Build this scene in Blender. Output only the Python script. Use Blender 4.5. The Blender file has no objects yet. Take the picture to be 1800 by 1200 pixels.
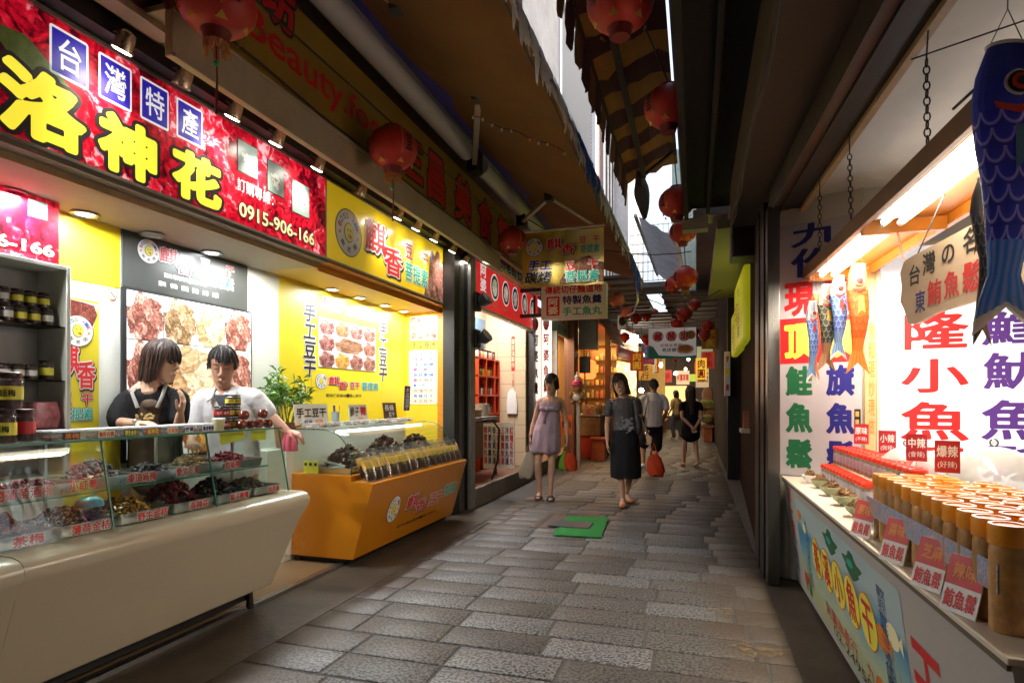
import bpy, math, random
import numpy as np
from mathutils import Vector as V, Matrix
from math import sin, cos, pi, radians as R
random.seed(7)
SC = bpy.context.scene
COL = SC.collection
# ---------------------------------------------------------------- camera, light, exposure
F_PX, VPX, HORIZ, EYE = 1040.0, 1222.0, 703.0, 1.28
TH = math.atan((VPX - 900) / F_PX)
cd = bpy.data.cameras.new('camera'); cam = bpy.data.objects.new('camera', cd); COL.objects.link(cam)
cam.location = (0, 0, EYE); cam.rotation_euler = (pi / 2, 0, TH)
cd.sensor_width = 36; cd.lens = 36 * F_PX / 1800; cd.shift_y = (HORIZ - 600) / 1800
cd.clip_start = 0.05; cd.clip_end = 500
SC.camera = cam
wd = bpy.data.worlds.new('World'); SC.world = wd; wd.use_nodes = True
nt = wd.node_tree; bg = nt.nodes['Background']
sky = nt.nodes.new('ShaderNodeTexSky'); sky.sky_type = 'NISHITA'; sky.sun_disc = False
sky.sun_elevation = R(52); sky.sun_rotation = R(75); sky.dust_density = 6; sky.air_density = 1.2; sky.ozone_density = 0.6
nt.links.new(sky.outputs[0], bg.inputs[0]); bg.inputs[1].default_value = 0.15
sl = bpy.data.lights.new('sun', 'SUN'); sl.energy = 2.2; sl.angle = R(.5); sl.color = (1, .95, .88)
so = bpy.data.objects.new('sun', sl); COL.objects.link(so)
so.rotation_euler = (R(90 - 52), 0, R(180 - 75)); so.location = (0, 0, 30)
SC.view_settings.view_transform = 'Standard'; SC.view_settings.look = 'None'
SC.view_settings.exposure = 1.6; SC.view_settings.gamma = 1
SC.render.engine = 'CYCLES'
cy = SC.cycles
cy.use_denoising = True
try: cy.denoiser = 'OPENIMAGEDENOISE'
except Exception: pass
cy.max_bounces = 8; cy.diffuse_bounces = 4; cy.glossy_bounces = 3; cy.transparent_max_bounces = 24; cy.transmission_bounces = 4
cy.sample_clamp_indirect = 4; cy.use_light_tree = True; cy.caustics_reflective = False; cy.caustics_refractive = False
# ---------------------------------------------------------------- materials
MATS = {}
def mat(name, col, rough=.5, metal=0, var=.12, vs=6, bump=0, bs=40, spec=.5, em=None, es=0, spots=0, sub=0, coat=0, stretch=None, vcol=None, alpha=None, bd=.01):
    if name in MATS: return MATS[name]
    m = bpy.data.materials.new(name); m.use_nodes = True; MATS[name] = m
    n = m.node_tree.nodes; l = m.node_tree.links; p = n['Principled BSDF']
    p.inputs['Roughness'].default_value = rough; p.inputs['Metallic'].default_value = metal
    p.inputs['Specular IOR Level'].default_value = spec
    if coat: p.inputs['Coat Weight'].default_value = coat; p.inputs['Coat Roughness'].default_value = .12
    if sub: p.inputs['Subsurface Weight'].default_value = sub; p.inputs['Subsurface Radius'].default_value = (.02, .008, .004)
    if em: p.inputs['Emission Color'].default_value = (*em, 1); p.inputs['Emission Strength'].default_value = es
    c4 = (*col, 1); p.inputs['Base Color'].default_value = c4
    if alpha is not None: p.inputs['Alpha'].default_value = alpha
    tc = n.new('ShaderNodeTexCoord'); vec = tc.outputs['Object']
    if stretch:
        mp = n.new('ShaderNodeMapping'); mp.inputs['Scale'].default_value = stretch; l.new(vec, mp.inputs[0]); vec = mp.outputs[0]
    if var:
        t = n.new('ShaderNodeTexNoise'); t.inputs['Scale'].default_value = vs; t.inputs['Detail'].default_value = 6; t.inputs['Roughness'].default_value = .65
        l.new(vec, t.inputs['Vector'])
        r = n.new('ShaderNodeValToRGB'); r.color_ramp.elements[0].position = .3; r.color_ramp.elements[1].position = .72
        k = vcol or tuple(c * (1 - var) for c in col)
        r.color_ramp.elements[0].color = (*k, 1)
        r.color_ramp.elements[1].color = (*[min(1, c * (1 + var * .6)) for c in col], 1)
        l.new(t.outputs[0], r.inputs[0]); l.new(r.outputs[0], p.inputs['Base Color'])
        mr = n.new('ShaderNodeMapRange'); mr.inputs[3].default_value = max(0, rough - .1); mr.inputs[4].default_value = min(1, rough + .12)
        l.new(t.outputs[0], mr.inputs[0]); l.new(mr.outputs[0], p.inputs['Roughness'])
    if bump:
        b = n.new('ShaderNodeTexNoise'); b.inputs['Scale'].default_value = bs; b.inputs['Detail'].default_value = 4; l.new(vec, b.inputs['Vector'])
        bp = n.new('ShaderNodeBump'); bp.inputs['Strength'].default_value = bump; bp.inputs['Distance'].default_value = bd
        l.new(b.outputs[0], bp.inputs['Height']); l.new(bp.outputs[0], p.inputs['Normal'])
    return m
def objrand(m, lo, hi):
    """each copy of the object a little lighter or darker"""
    n = m.node_tree.nodes; l = m.node_tree.links; p = n['Principled BSDF']; s = p.inputs['Base Color'].links[0].from_socket; o = n.new('ShaderNodeObjectInfo'); r = n.new('ShaderNodeMapRange'); r.inputs[3].default_value = lo; r.inputs[4].default_value = hi
    l.new(o.outputs['Random'], r.inputs[0]); x = n.new('ShaderNodeMix'); x.data_type = 'RGBA'; x.blend_type = 'MULTIPLY'; x.inputs[0].default_value = 1; l.new(s, x.inputs[6]); l.new(r.outputs[0], x.inputs[7]); l.new(x.outputs[2], p.inputs['Base Color']); return m
def patchy(m, sc, a, b):
    """worn film: noise decides where the stain still covers"""
    n = m.node_tree.nodes; l = m.node_tree.links; tc = n.new('ShaderNodeTexCoord'); z = n.new('ShaderNodeTexNoise'); z.inputs['Scale'].default_value = sc; z.inputs['Detail'].default_value = 6; l.new(tc.outputs['Object'], z.inputs['Vector']); r = n.new('ShaderNodeMapRange'); r.inputs[1].default_value = a; r.inputs[2].default_value = b; r.inputs[4].default_value = .8; l.new(z.outputs[0], r.inputs[0]); l.new(r.outputs[0], n['Principled BSDF'].inputs['Alpha']); return m
def emat(name, col, s):
    if name in MATS: return MATS[name]
    m = bpy.data.materials.new(name); m.use_nodes = True; MATS[name] = m
    p = m.node_tree.nodes['Principled BSDF']; p.inputs['Base Color'].default_value = (*[c * .5 for c in col], 1)
    p.inputs['Emission Color'].default_value = (*col, 1); p.inputs['Emission Strength'].default_value = s
    return m
def glass(name, tint=(.93, .98, .96), gl=.08, film=0, rough=.02):
    """thin pane: transparent with a Fresnel reflection, optional milky film"""
    if name in MATS: return MATS[name]
    m = bpy.data.materials.new(name); m.use_nodes = True; MATS[name] = m
    n = m.node_tree.nodes; l = m.node_tree.links; out = n['Material Output']; n.remove(n['Principled BSDF'])
    t = n.new('ShaderNodeBsdfTransparent'); t.inputs[0].default_value = (*tint, 1)
    g = n.new('ShaderNodeBsdfGlossy'); g.inputs['Roughness'].default_value = rough
    f = n.new('ShaderNodeLayerWeight'); f.inputs['Blend'].default_value = .35
    mr = n.new('ShaderNodeMapRange'); mr.inputs[3].default_value = gl * .5; mr.inputs[4].default_value = min(1, gl * 5)
    l.new(f.outputs['Fresnel'], mr.inputs[0])
    mx = n.new('ShaderNodeMixShader'); l.new(mr.outputs[0], mx.inputs[0]); l.new(t.outputs[0], mx.inputs[1]); l.new(g.outputs[0], mx.inputs[2])
    sh = mx
    if film:
        d = n.new('ShaderNodeBsdfDiffuse'); d.inputs[0].default_value = (.85, .87, .88, 1)
        m2 = n.new('ShaderNodeMixShader'); m2.inputs[0].default_value = film; l.new(mx.outputs[0], m2.inputs[1]); l.new(d.outputs[0], m2.inputs[2]); sh = m2
    l.new(sh.outputs[0], out.inputs[0])
    return m
def food(name, cols, scale=9, bg=None, mask=.46, em=0, uvs=True, soft=.04, rough=.35):
    """printed picture of food: shaded chunks in a ragged mass over a plain ground (UV based)"""
    if name in MATS: return MATS[name]
    m = bpy.data.materials.new(name); m.use_nodes = True; MATS[name] = m
    n = m.node_tree.nodes; l = m.node_tree.links; p = n['Principled BSDF']; p.inputs['Roughness'].default_value = rough
    tc = n.new('ShaderNodeTexCoord'); ge = n.new('ShaderNodeNewGeometry')
    ad = n.new('ShaderNodeVectorMath'); ad.operation = 'MULTIPLY_ADD'
    cx = n.new('ShaderNodeCombineXYZ'); l.new(ge.outputs['Random Per Island'], cx.inputs[0]); l.new(ge.outputs['Random Per Island'], cx.inputs[2])
    ad.inputs[1].default_value = (37, 19, 53); l.new(cx.outputs[0], ad.inputs[0]); l.new(tc.outputs['UV' if uvs else 'Object'], ad.inputs[2])
    nz = n.new('ShaderNodeTexNoise'); nz.inputs['Scale'].default_value = scale * .7; nz.inputs['Detail'].default_value = 5; l.new(ad.outputs[0], nz.inputs['Vector'])
    mixv = n.new('ShaderNodeMix'); mixv.data_type = 'VECTOR'; mixv.inputs['Factor'].default_value = .30
    l.new(ad.outputs[0], mixv.inputs[4]); l.new(nz.outputs['Color'], mixv.inputs[5])
    vo = n.new('ShaderNodeTexVoronoi'); vo.inputs['Scale'].default_value = scale; vo.inputs['Randomness'].default_value = 1; l.new(mixv.outputs[1], vo.inputs['Vector'])
    ve = n.new('ShaderNodeTexVoronoi'); ve.feature = 'DISTANCE_TO_EDGE'; ve.inputs['Scale'].default_value = scale; l.new(mixv.outputs[1], ve.inputs['Vector'])
    sp = n.new('ShaderNodeSeparateColor'); l.new(vo.outputs['Color'], sp.inputs[0])
    n2 = n.new('ShaderNodeTexNoise'); n2.inputs['Scale'].default_value = scale * 3.5; n2.inputs['Detail'].default_value = 6; l.new(mixv.outputs[1], n2.inputs['Vector'])
    s = n.new('ShaderNodeMath'); s.operation = 'MULTIPLY_ADD'; s.inputs[1].default_value = .55; l.new(sp.outputs[0], s.inputs[0])
    s2 = n.new('ShaderNodeMath'); s2.operation = 'MULTIPLY_ADD'; s2.inputs[1].default_value = 1.5; s2.inputs[2].default_value = -.55
    l.new(n2.outputs[0], s2.inputs[0]); l.new(s2.outputs[0], s.inputs[2])
    r = n.new('ShaderNodeValToRGB'); e = r.color_ramp.elements
    while len(e) < len(cols): e.new(.5)
    for i, c in enumerate(cols): e[i].position = .12 + .76 * i / (len(cols) - 1); e[i].color = (*c, 1)
    l.new(s.outputs[0], r.inputs[0])
    ed = n.new('ShaderNodeMapRange'); ed.inputs[2].default_value = .07; ed.inputs[3].default_value = .50; l.new(ve.outputs['Distance'], ed.inputs[0])
    mu = n.new('ShaderNodeMix'); mu.data_type = 'RGBA'; mu.blend_type = 'MULTIPLY'; mu.inputs[0].default_value = 1
    l.new(r.outputs[0], mu.inputs[6]); l.new(ed.outputs[0], mu.inputs[7]); colr = mu.outputs[2]
    if bg:
        d = n.new('ShaderNodeVectorMath'); d.operation = 'DISTANCE'; d.inputs[1].default_value = (.5, .45, 0); l.new(tc.outputs['UV'], d.inputs[0])
        n3 = n.new('ShaderNodeTexNoise'); n3.inputs['Scale'].default_value = 4; n3.inputs['Detail'].default_value = 4; l.new(ad.outputs[0], n3.inputs['Vector'])
        a = n.new('ShaderNodeMath'); a.operation = 'MULTIPLY_ADD'; a.inputs[1].default_value = .55; l.new(n3.outputs[0], a.inputs[0]); l.new(d.outputs['Value'], a.inputs[2])
        k = n.new('ShaderNodeMapRange'); k.inputs[1].default_value = mask + .22; k.inputs[2].default_value = mask + .22 + soft; l.new(a.outputs[0], k.inputs[0])
        mb = n.new('ShaderNodeMix'); mb.data_type = 'RGBA'; l.new(k.outputs[0], mb.inputs[0]); l.new(colr, mb.inputs[6]); mb.inputs[7].default_value = (*bg, 1); colr = mb.outputs[2]
    l.new(colr, p.inputs['Base Color'])
    if em: l.new(colr, p.inputs['Emission Color']); p.inputs['Emission Strength'].default_value = em
    return m
# ---------------------------------------------------------------- mesh building
W = {}
class MB:
    def __init__(s): s.v = []; s.f = []; s.m = []; s.uv = {}; s.mx = None; s.sm = []
    def _add(s, vs, fs, mi=0, smooth=False):
        o = len(s.v)
        for q in vs:
            q = V(q); s.v.append(s.mx @ q if s.mx else q)
        for f in fs: s.f.append([i + o for i in f]); s.m.append(mi); s.sm.append(smooth)
        return s
    def box(s, x0, x1, y0, y1, z0, z1, mi=0):
        return s._add([(x, y, z) for z in (z0, z1) for y in (y0, y1) for x in (x0, x1)],
                      [(0, 2, 3, 1), (4, 5, 7, 6), (0, 1, 5, 4), (2, 6, 7, 3), (0, 4, 6, 2), (1, 3, 7, 5)], mi)
    def quad(s, a, b, c, d, mi=0):
        s.uv[len(s.f)] = [(0, 0), (1, 0), (1, 1), (0, 1)]
        return s._add([a, b, c, d], [(0, 1, 2, 3)], mi)
    def poly(s, pts, mi=0): return s._add(pts, [tuple(range(len(pts)))], mi)
    def slab(s, pts, vec, mi=0, mi2=None):
        """flat outline pts given thickness vec; front face carries a UV box"""
        n = len(pts); vec = V(vec); a = [V(q) for q in pts]
        e1 = (a[1] - a[0]); nn = e1.cross(a[2] - a[1])
        if nn.dot(vec) < 0: a = a[::-1]
        b = [q + vec for q in a]
        return s._add(a + b, [tuple(range(n - 1, -1, -1)), tuple(range(n, 2 * n))] + [(i, (i + 1) % n, n + (i + 1) % n, n + i) for i in range(n)], mi)
    def bar(s, a, b, w, h, up=(0, 0, 1), mi=0):
        a = V(a); b = V(b); t = (b - a).normalized(); u = V(up); r = t.cross(u)
        if r.length < 1e-4: r = t.cross(V((1, 0, 0)))
        r.normalize(); u = r.cross(t); r *= w / 2; u *= h / 2
        vs = [p + i * r + j * u for p in (a, b) for i, j in ((-1, -1), (1, -1), (1, 1), (-1, 1))]
        return s._add(vs, [(0, 1, 2, 3), (7, 6, 5, 4), (0, 4, 5, 1), (1, 5, 6, 2), (2, 6, 7, 3), (3, 7, 4, 0)], mi)
    def loft(s, rings, mi=0, caps=True, closed=True, smooth=True):
        n = len(rings[0]); vs = [p for r in rings for p in r]; fs = []
        for i in range(len(rings) - 1):
            for j in range(n if closed else n - 1):
                k = (j + 1) % n; fs.append((i * n + j, i * n + k, (i + 1) * n + k, (i + 1) * n + j))
        s._add(vs, fs, mi, smooth)
        if caps: 
            s._add(rings[0], [tuple(range(n - 1, -1, -1))], mi); s._add(rings[-1], [tuple(range(n))], mi)
        return s
    def cyl(s, a, b, r0, r1=None, n=16, mi=0, caps=True):
        return s.tube([a, b], [r0, r0 if r1 is None else r1], n, mi, caps)
    def tube(s, pts, r, n=8, mi=0, caps=True, flat=1.0, side=None):
        pts = [V(p) for p in pts]; k = len(pts)
        if not isinstance(r, (list, tuple)): r = [r] * k
        rings = []; prev = None
        for i, p in enumerate(pts):
            t = (pts[min(i + 1, k - 1)] - pts[max(i - 1, 0)])
            t = t.normalized() if t.length > 1e-9 else V((0, 0, 1))
            if side is not None: a = V(side) - t * t.dot(V(side))
            elif prev is None: a = t.orthogonal()
            else: a = prev - t * prev.dot(t)
            if a.length < 1e-6: a = t.orthogonal()
            a.normalize(); prev = a; b = t.cross(a)
            rr = r[i]; rx, ry = (rr if isinstance(rr, (list, tuple)) else (rr, rr * flat))
            rings.append([p + a * (rx * cos(2 * pi * j / n)) + b * (ry * sin(2 * pi * j / n)) for j in range(n)])
        return s.loft(rings, mi, caps)
    def lathe(s, prof, c=(0, 0, 0), n=24, mi=0, axis=None, sx=1, sy=1):
        c = V(c)
        rings = []
        for r, z in prof:
            rings.append([c + V((r * sx * cos(2 * pi * j / n), r * sy * sin(2 * pi * j / n), z)) for j in range(n)])
        return s.loft(rings, mi, True)
    def ell(s, c, rx, ry, rz, n=16, k=10, mi=0):
        return s.lathe([(max(1e-4, sin(pi * i / k)), -rz * cos(pi * i / k)) for i in range(k + 1)], c, n, mi, sx=rx, sy=ry)
    def build(s, name, mats, parent=None, bevel=0, subd=0, seg=2):
        if not isinstance(mats, (list, tuple)): mats = [mats]
        me = bpy.data.meshes.new(name)
        inv = W[parent].inverted() if parent is not None and parent in W else Matrix()
        me.from_pydata([tuple(inv @ q) for q in s.v], [], s.f)
        for m in mats: me.materials.append(m)
        me.polygons.foreach_set('material_index', s.m); me.polygons.foreach_set('use_smooth', s.sm)
        if s.uv:
            ul = me.uv_layers.new(name='UVMap')
            for fi, uvs in s.uv.items():
                for li, q in zip(me.polygons[fi].loop_indices, uvs): ul.data[li].uv = q
        try: me.set_sharp_from_angle(angle=R(42))
        except Exception: pass
        me.update()
        o = bpy.data.objects.new(name, me); COL.objects.link(o)
        if parent is not None: o.parent = parent; W[o] = W[parent]
        else: W[o] = Matrix()
        if bevel:
            b = o.modifiers.new('edge', 'BEVEL'); b.width = bevel; b.segments = seg; b.limit_method = 'ANGLE'; b.angle_limit = R(40)
        if subd:
            b = o.modifiers.new('sub', 'SUBSURF'); b.levels = b.render_levels = subd
        return o
def T(name, label, cat, loc=(0, 0, 0), rz=0, group=None):
    o = bpy.data.objects.new(name, None); COL.objects.link(o); o.location = loc; o.rotation_euler = (0, 0, rz)
    o.empty_display_size = .1
    o['label'] = label; o['category'] = cat
    if group: o['group'] = group
    W[o] = Matrix.Translation(loc) @ Matrix.Rotation(rz, 4, 'Z')
    return o
def solo(name, mb, mats, label, cat, loc=None, group=None, kind=None, **k):
    """a thing that is one mesh; its origin goes to loc (default: bottom centre)"""
    if loc is None:
        xs = [q.x for q in mb.v]; ys = [q.y for q in mb.v]; loc = ((min(xs) + max(xs)) / 2, (min(ys) + max(ys)) / 2, min(q.z for q in mb.v))
    loc = V(loc); mb.v = [q - loc for q in mb.v]
    o = mb.build(name, mats, None, **k); o.location = loc; W[o] = Matrix.Translation(loc)
    o['label'] = label; o['category'] = cat
    if group: o['group'] = group
    if kind: o['kind'] = kind
    return o
def struct(name, mb, mats, **k):
    o = mb.build(name, mats, None, **k); o['kind'] = 'structure'; return o
def dup(o, loc, rz=None, label=None, scale=None, parent=None):
    c = o.copy(); COL.objects.link(c)
    if parent is None:
        c.location = loc
        if rz is not None: c.rotation_euler = (0, 0, rz)
        if label: c['label'] = label
        if scale: c.scale = scale if isinstance(scale, tuple) else (scale,) * 3
    else: c.parent = parent
    for ch in list(o.children): dup(ch, None, parent=c)
    return c
# ---------------------------------------------------------------- lettering
_G = {}
def glyph(s, off=0.0):
    k = (s, round(off, 4))
    if k not in _G:
        c = bpy.data.curves.new('g', 'FONT'); c.body = s; c.resolution_u = 3; c.offset = off if off <= .016 else 0; c.fill_mode = 'FRONT'
        o = bpy.data.objects.new('g', c); COL.objects.link(o)
        dg = bpy.context.evaluated_depsgraph_get()
        me = bpy.data.meshes.new_from_object(o.evaluated_get(dg))
        vs = [(v.co.x, v.co.y) for v in me.vertices]; fs = [tuple(p.vertices) for p in me.polygons]
        _G[k] = grow(vs, fs, off) if off > .016 and vs else (vs, fs)
        bpy.data.objects.remove(o); bpy.data.curves.remove(c); bpy.data.meshes.remove(me)
    return _G[k]
def grow(vs, fs, off):
    """fatten a glyph outline by off em: distance field on a grid, then marching squares (clean at any width)"""
    cnt = {}
    for f in fs:
        for i in range(len(f)):
            e = (f[i], f[(i + 1) % len(f)]); k = (min(e), max(e)); cnt[k] = cnt.get(k, 0) + 1
    A = np.array(vs); E = np.array([k for k, c in cnt.items() if c == 1]); P = A[E[:, 0]]; Q = A[E[:, 1]]; D = Q - P; L = np.maximum((D ** 2).sum(1), 1e-12)
    pad = off + .03; x0, y0 = A.min(0) - pad; x1, y1 = A.max(0) + pad; h = .0175; nx = int((x1 - x0) / h) + 2; ny = int((y1 - y0) / h) + 2
    X, Y = np.meshgrid(x0 + np.arange(nx) * h, y0 + np.arange(ny) * h); G = np.stack([X.ravel(), Y.ravel()], 1); d = np.full(len(G), 9.0); ins = np.zeros(len(G), int)
    for i in range(len(P)):
        w = G - P[i]; t = np.clip((w @ D[i]) / L[i], 0, 1); d = np.minimum(d, ((w - t[:, None] * D[i]) ** 2).sum(1))
        a, b = P[i][1], Q[i][1]
        if a != b: ins += ((G[:, 1] >= min(a, b)) & (G[:, 1] < max(a, b)) & (G[:, 0] < P[i][0] + (G[:, 1] - a) * D[i][0] / (b - a)))
    S = np.where(ins % 2 == 1, -np.sqrt(d), np.sqrt(d)).reshape(ny, nx) - off
    V_ = {}; out = []; F_ = []
    def vid(k, x, y):
        if k not in V_: V_[k] = len(out); out.append((x, y))
        return V_[k]
    N = S < 0
    for j in range(ny - 1):
        i = 0
        while i < nx - 1:
            c = ((j, i), (j, i + 1), (j + 1, i + 1), (j + 1, i)); s = [N[q] for q in c]
            if all(s):
                k = i
                while k < nx - 1 and N[j, k] and N[j, k + 1] and N[j + 1, k] and N[j + 1, k + 1]: k += 1
                F_.append([vid((j, i), x0 + i * h, y0 + j * h), vid((j, k), x0 + k * h, y0 + j * h), vid((j + 1, k), x0 + k * h, y0 + (j + 1) * h), vid((j + 1, i), x0 + i * h, y0 + (j + 1) * h)]); i = k; continue
            if any(s):
                poly = []
                for q in range(4):
                    a, b = c[q], c[(q + 1) % 4]
                    if s[q]: poly.append(vid(a, x0 + a[1] * h, y0 + a[0] * h))
                    if s[q] != s[(q + 1) % 4]:
                        t = S[a] / (S[a] - S[b]); poly.append(vid((min(a, b), max(a, b)), x0 + (a[1] + (b[1] - a[1]) * t) * h, y0 + (a[0] + (b[0] - a[0]) * t) * h))
                if len(poly) > 2: F_.append(poly)
            i += 1
    return out, F_
def cjk(ch): return ord(ch) > 0x2e00
class Face:
    """a sign face: origin o, reading direction r, up u; coordinates in metres along r and u"""
    def __init__(s, o, r, u=(0, 0, 1)):
        s.o = V(o); s.r = V(r).normalized(); s.u = V(u).normalized(); s.n = s.r.cross(s.u).normalized(); s.k = .0012
    def p(s, x, y, d=0): return s.o + s.r * x + s.u * y + s.n * d
    def quad(s, mb, x0, x1, y0, y1, mi=0, lay=1):
        d = s.k * lay; mb.quad(s.p(x0, y0, d), s.p(x1, y0, d), s.p(x1, y1, d), s.p(x0, y1, d), mi)
    def box(s, mb, x0, x1, y0, y1, d0, d1, mi=0):
        a = [s.p(x, y, d) for d in (d0, d1) for y in (y0, y1) for x in (x0, x1)]
        mb._add(a, [(0, 2, 3, 1), (4, 5, 7, 6), (0, 1, 5, 4), (2, 6, 7, 3), (0, 4, 6, 2), (1, 3, 7, 5)], mi)
    def oval(s, mb, x, y, rx, ry, mi=0, lay=1, n=28):
        d = s.k * lay; mb.poly([s.p(x + rx * cos(2 * pi * i / n), y + ry * sin(2 * pi * i / n), d) for i in range(n)], mi)
    def rrect(s, mb, x0, x1, y0, y1, r, mi=0, lay=1):
        d = s.k * lay; pts = []
        for cx, cy_, a0 in ((x1 - r, y0 + r, -90), (x1 - r, y1 - r, 0), (x0 + r, y1 - r, 90), (x0 + r, y0 + r, 180)):
            for i in range(5): a = R(a0 + 22.5 * i); pts.append(s.p(cx + r * cos(a), cy_ + r * sin(a), d))
        mb.poly(pts, mi)
    def pts(s, mb, pts, mi=0, lay=1): mb.poly([s.p(x, y, s.k * lay) for x, y in pts], mi)
    def put(s, mb, t, x, y, w, h, mi=0, lay=2, off=0.012, slant=0, rot=0):
        if t in ' 　': return
        vs, fs = glyph(t, off)
        if len(t) == 1 and cjk(t): sx, sy, cx, cy_ = w / .96, h / .96, .5, .375
        else:
            b, _ = glyph(t, 0.0); xs = [q[0] for q in b]; ys = [q[1] for q in b]
            sx = w / max(1e-3, max(xs) - min(xs)); sy = h / max(1e-3, max(ys) - min(ys)); cx = (max(xs) + min(xs)) / 2; cy_ = (max(ys) + min(ys)) / 2
        cr, sr = cos(rot), sin(rot); o = []
        for a, b in vs:
            a = (a - cx) * sx; b = (b - cy_) * sy; a += slant * b
            o.append(s.p(x + a * cr - b * sr, y + a * sr + b * cr, s.k * lay))
        mb._add(o, fs, mi)
    def row(s, mb, t, x, y, w, h, mi=0, lay=2, off=.012, fill=.94, **k):
        c = w / len(t)
        for i, ch in enumerate(t): s.put(mb, ch, x - w / 2 + c * (i + .5), y, c * fill, h, mi, lay, off, **k)
    def col(s, mb, t, x, y, w, h, mi=0, lay=2, off=.012, fill=.92, **k):
        c = h / len(t)
        for i, ch in enumerate(t): s.put(mb, ch, x, y + h / 2 - c * (i + .5), w, c * fill, mi, lay, off, **k)
    def out(s, mb, fn, t, x, y, w, h, mi, mo, lay=2, o1=.02, o2=.06, **k):
        """outlined lettering: dark edge below, colour above"""
        f = getattr(s, fn); f(mb, t, x, y, w, h, mo, lay, o2, **k); f(mb, t, x, y, w, h, mi, lay + 1, o1, **k)
def light(kind, loc, energy, col=(1, 1, 1), size=.1, aim=None, spot=None, blend=.5, parent=None, sy=None, name='lamp_light'):
    d = bpy.data.lights.new(name, kind); d.energy = energy; d.color = col
    if kind == 'AREA':
        d.size = size
        if sy: d.shape = 'RECTANGLE'; d.size_y = sy
        else: d.shape = 'DISK'
    elif kind in ('SPOT', 'POINT'): d.shadow_soft_size = size
    if kind == 'SPOT': d.spot_size = R(spot); d.spot_blend = blend
    o = bpy.data.objects.new(name, d); COL.objects.link(o)
    m = Matrix.Translation(loc)
    if aim is not None:
        q = (V(aim) - V(loc)).to_track_quat('-Z', 'Y').to_matrix().to_4x4(); m = m @ q
    if parent is not None: o.parent = parent; m = W[parent].inverted() @ m
    o.matrix_local = m
    return o
# shared materials
white = mat('white_print', (.8, .8, .8), .45, var=.03)
black = mat('black_print', (.015, .015, .018), .5, var=0)
red = mat('red_print', (.6, .015, .02), .45, var=.05)
navy = mat('navy_print', (.012, .012, .17), .45, var=0)
yel = mat('yellow_print', (.85, .78, .08), .45, var=.03)
teal = mat('teal_print', (.02, .38, .30), .45, var=0)
steel = mat('brushed_steel', (.55, .55, .56), .3, 1, var=.15, vs=14, stretch=(1, 12, 1))
dsteel = mat('dark_steel', (.07, .07, .075), .4, .8, var=.3, vs=9)
blackm = mat('black_paint', (.012, .012, .013), .5, var=.2)
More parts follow.
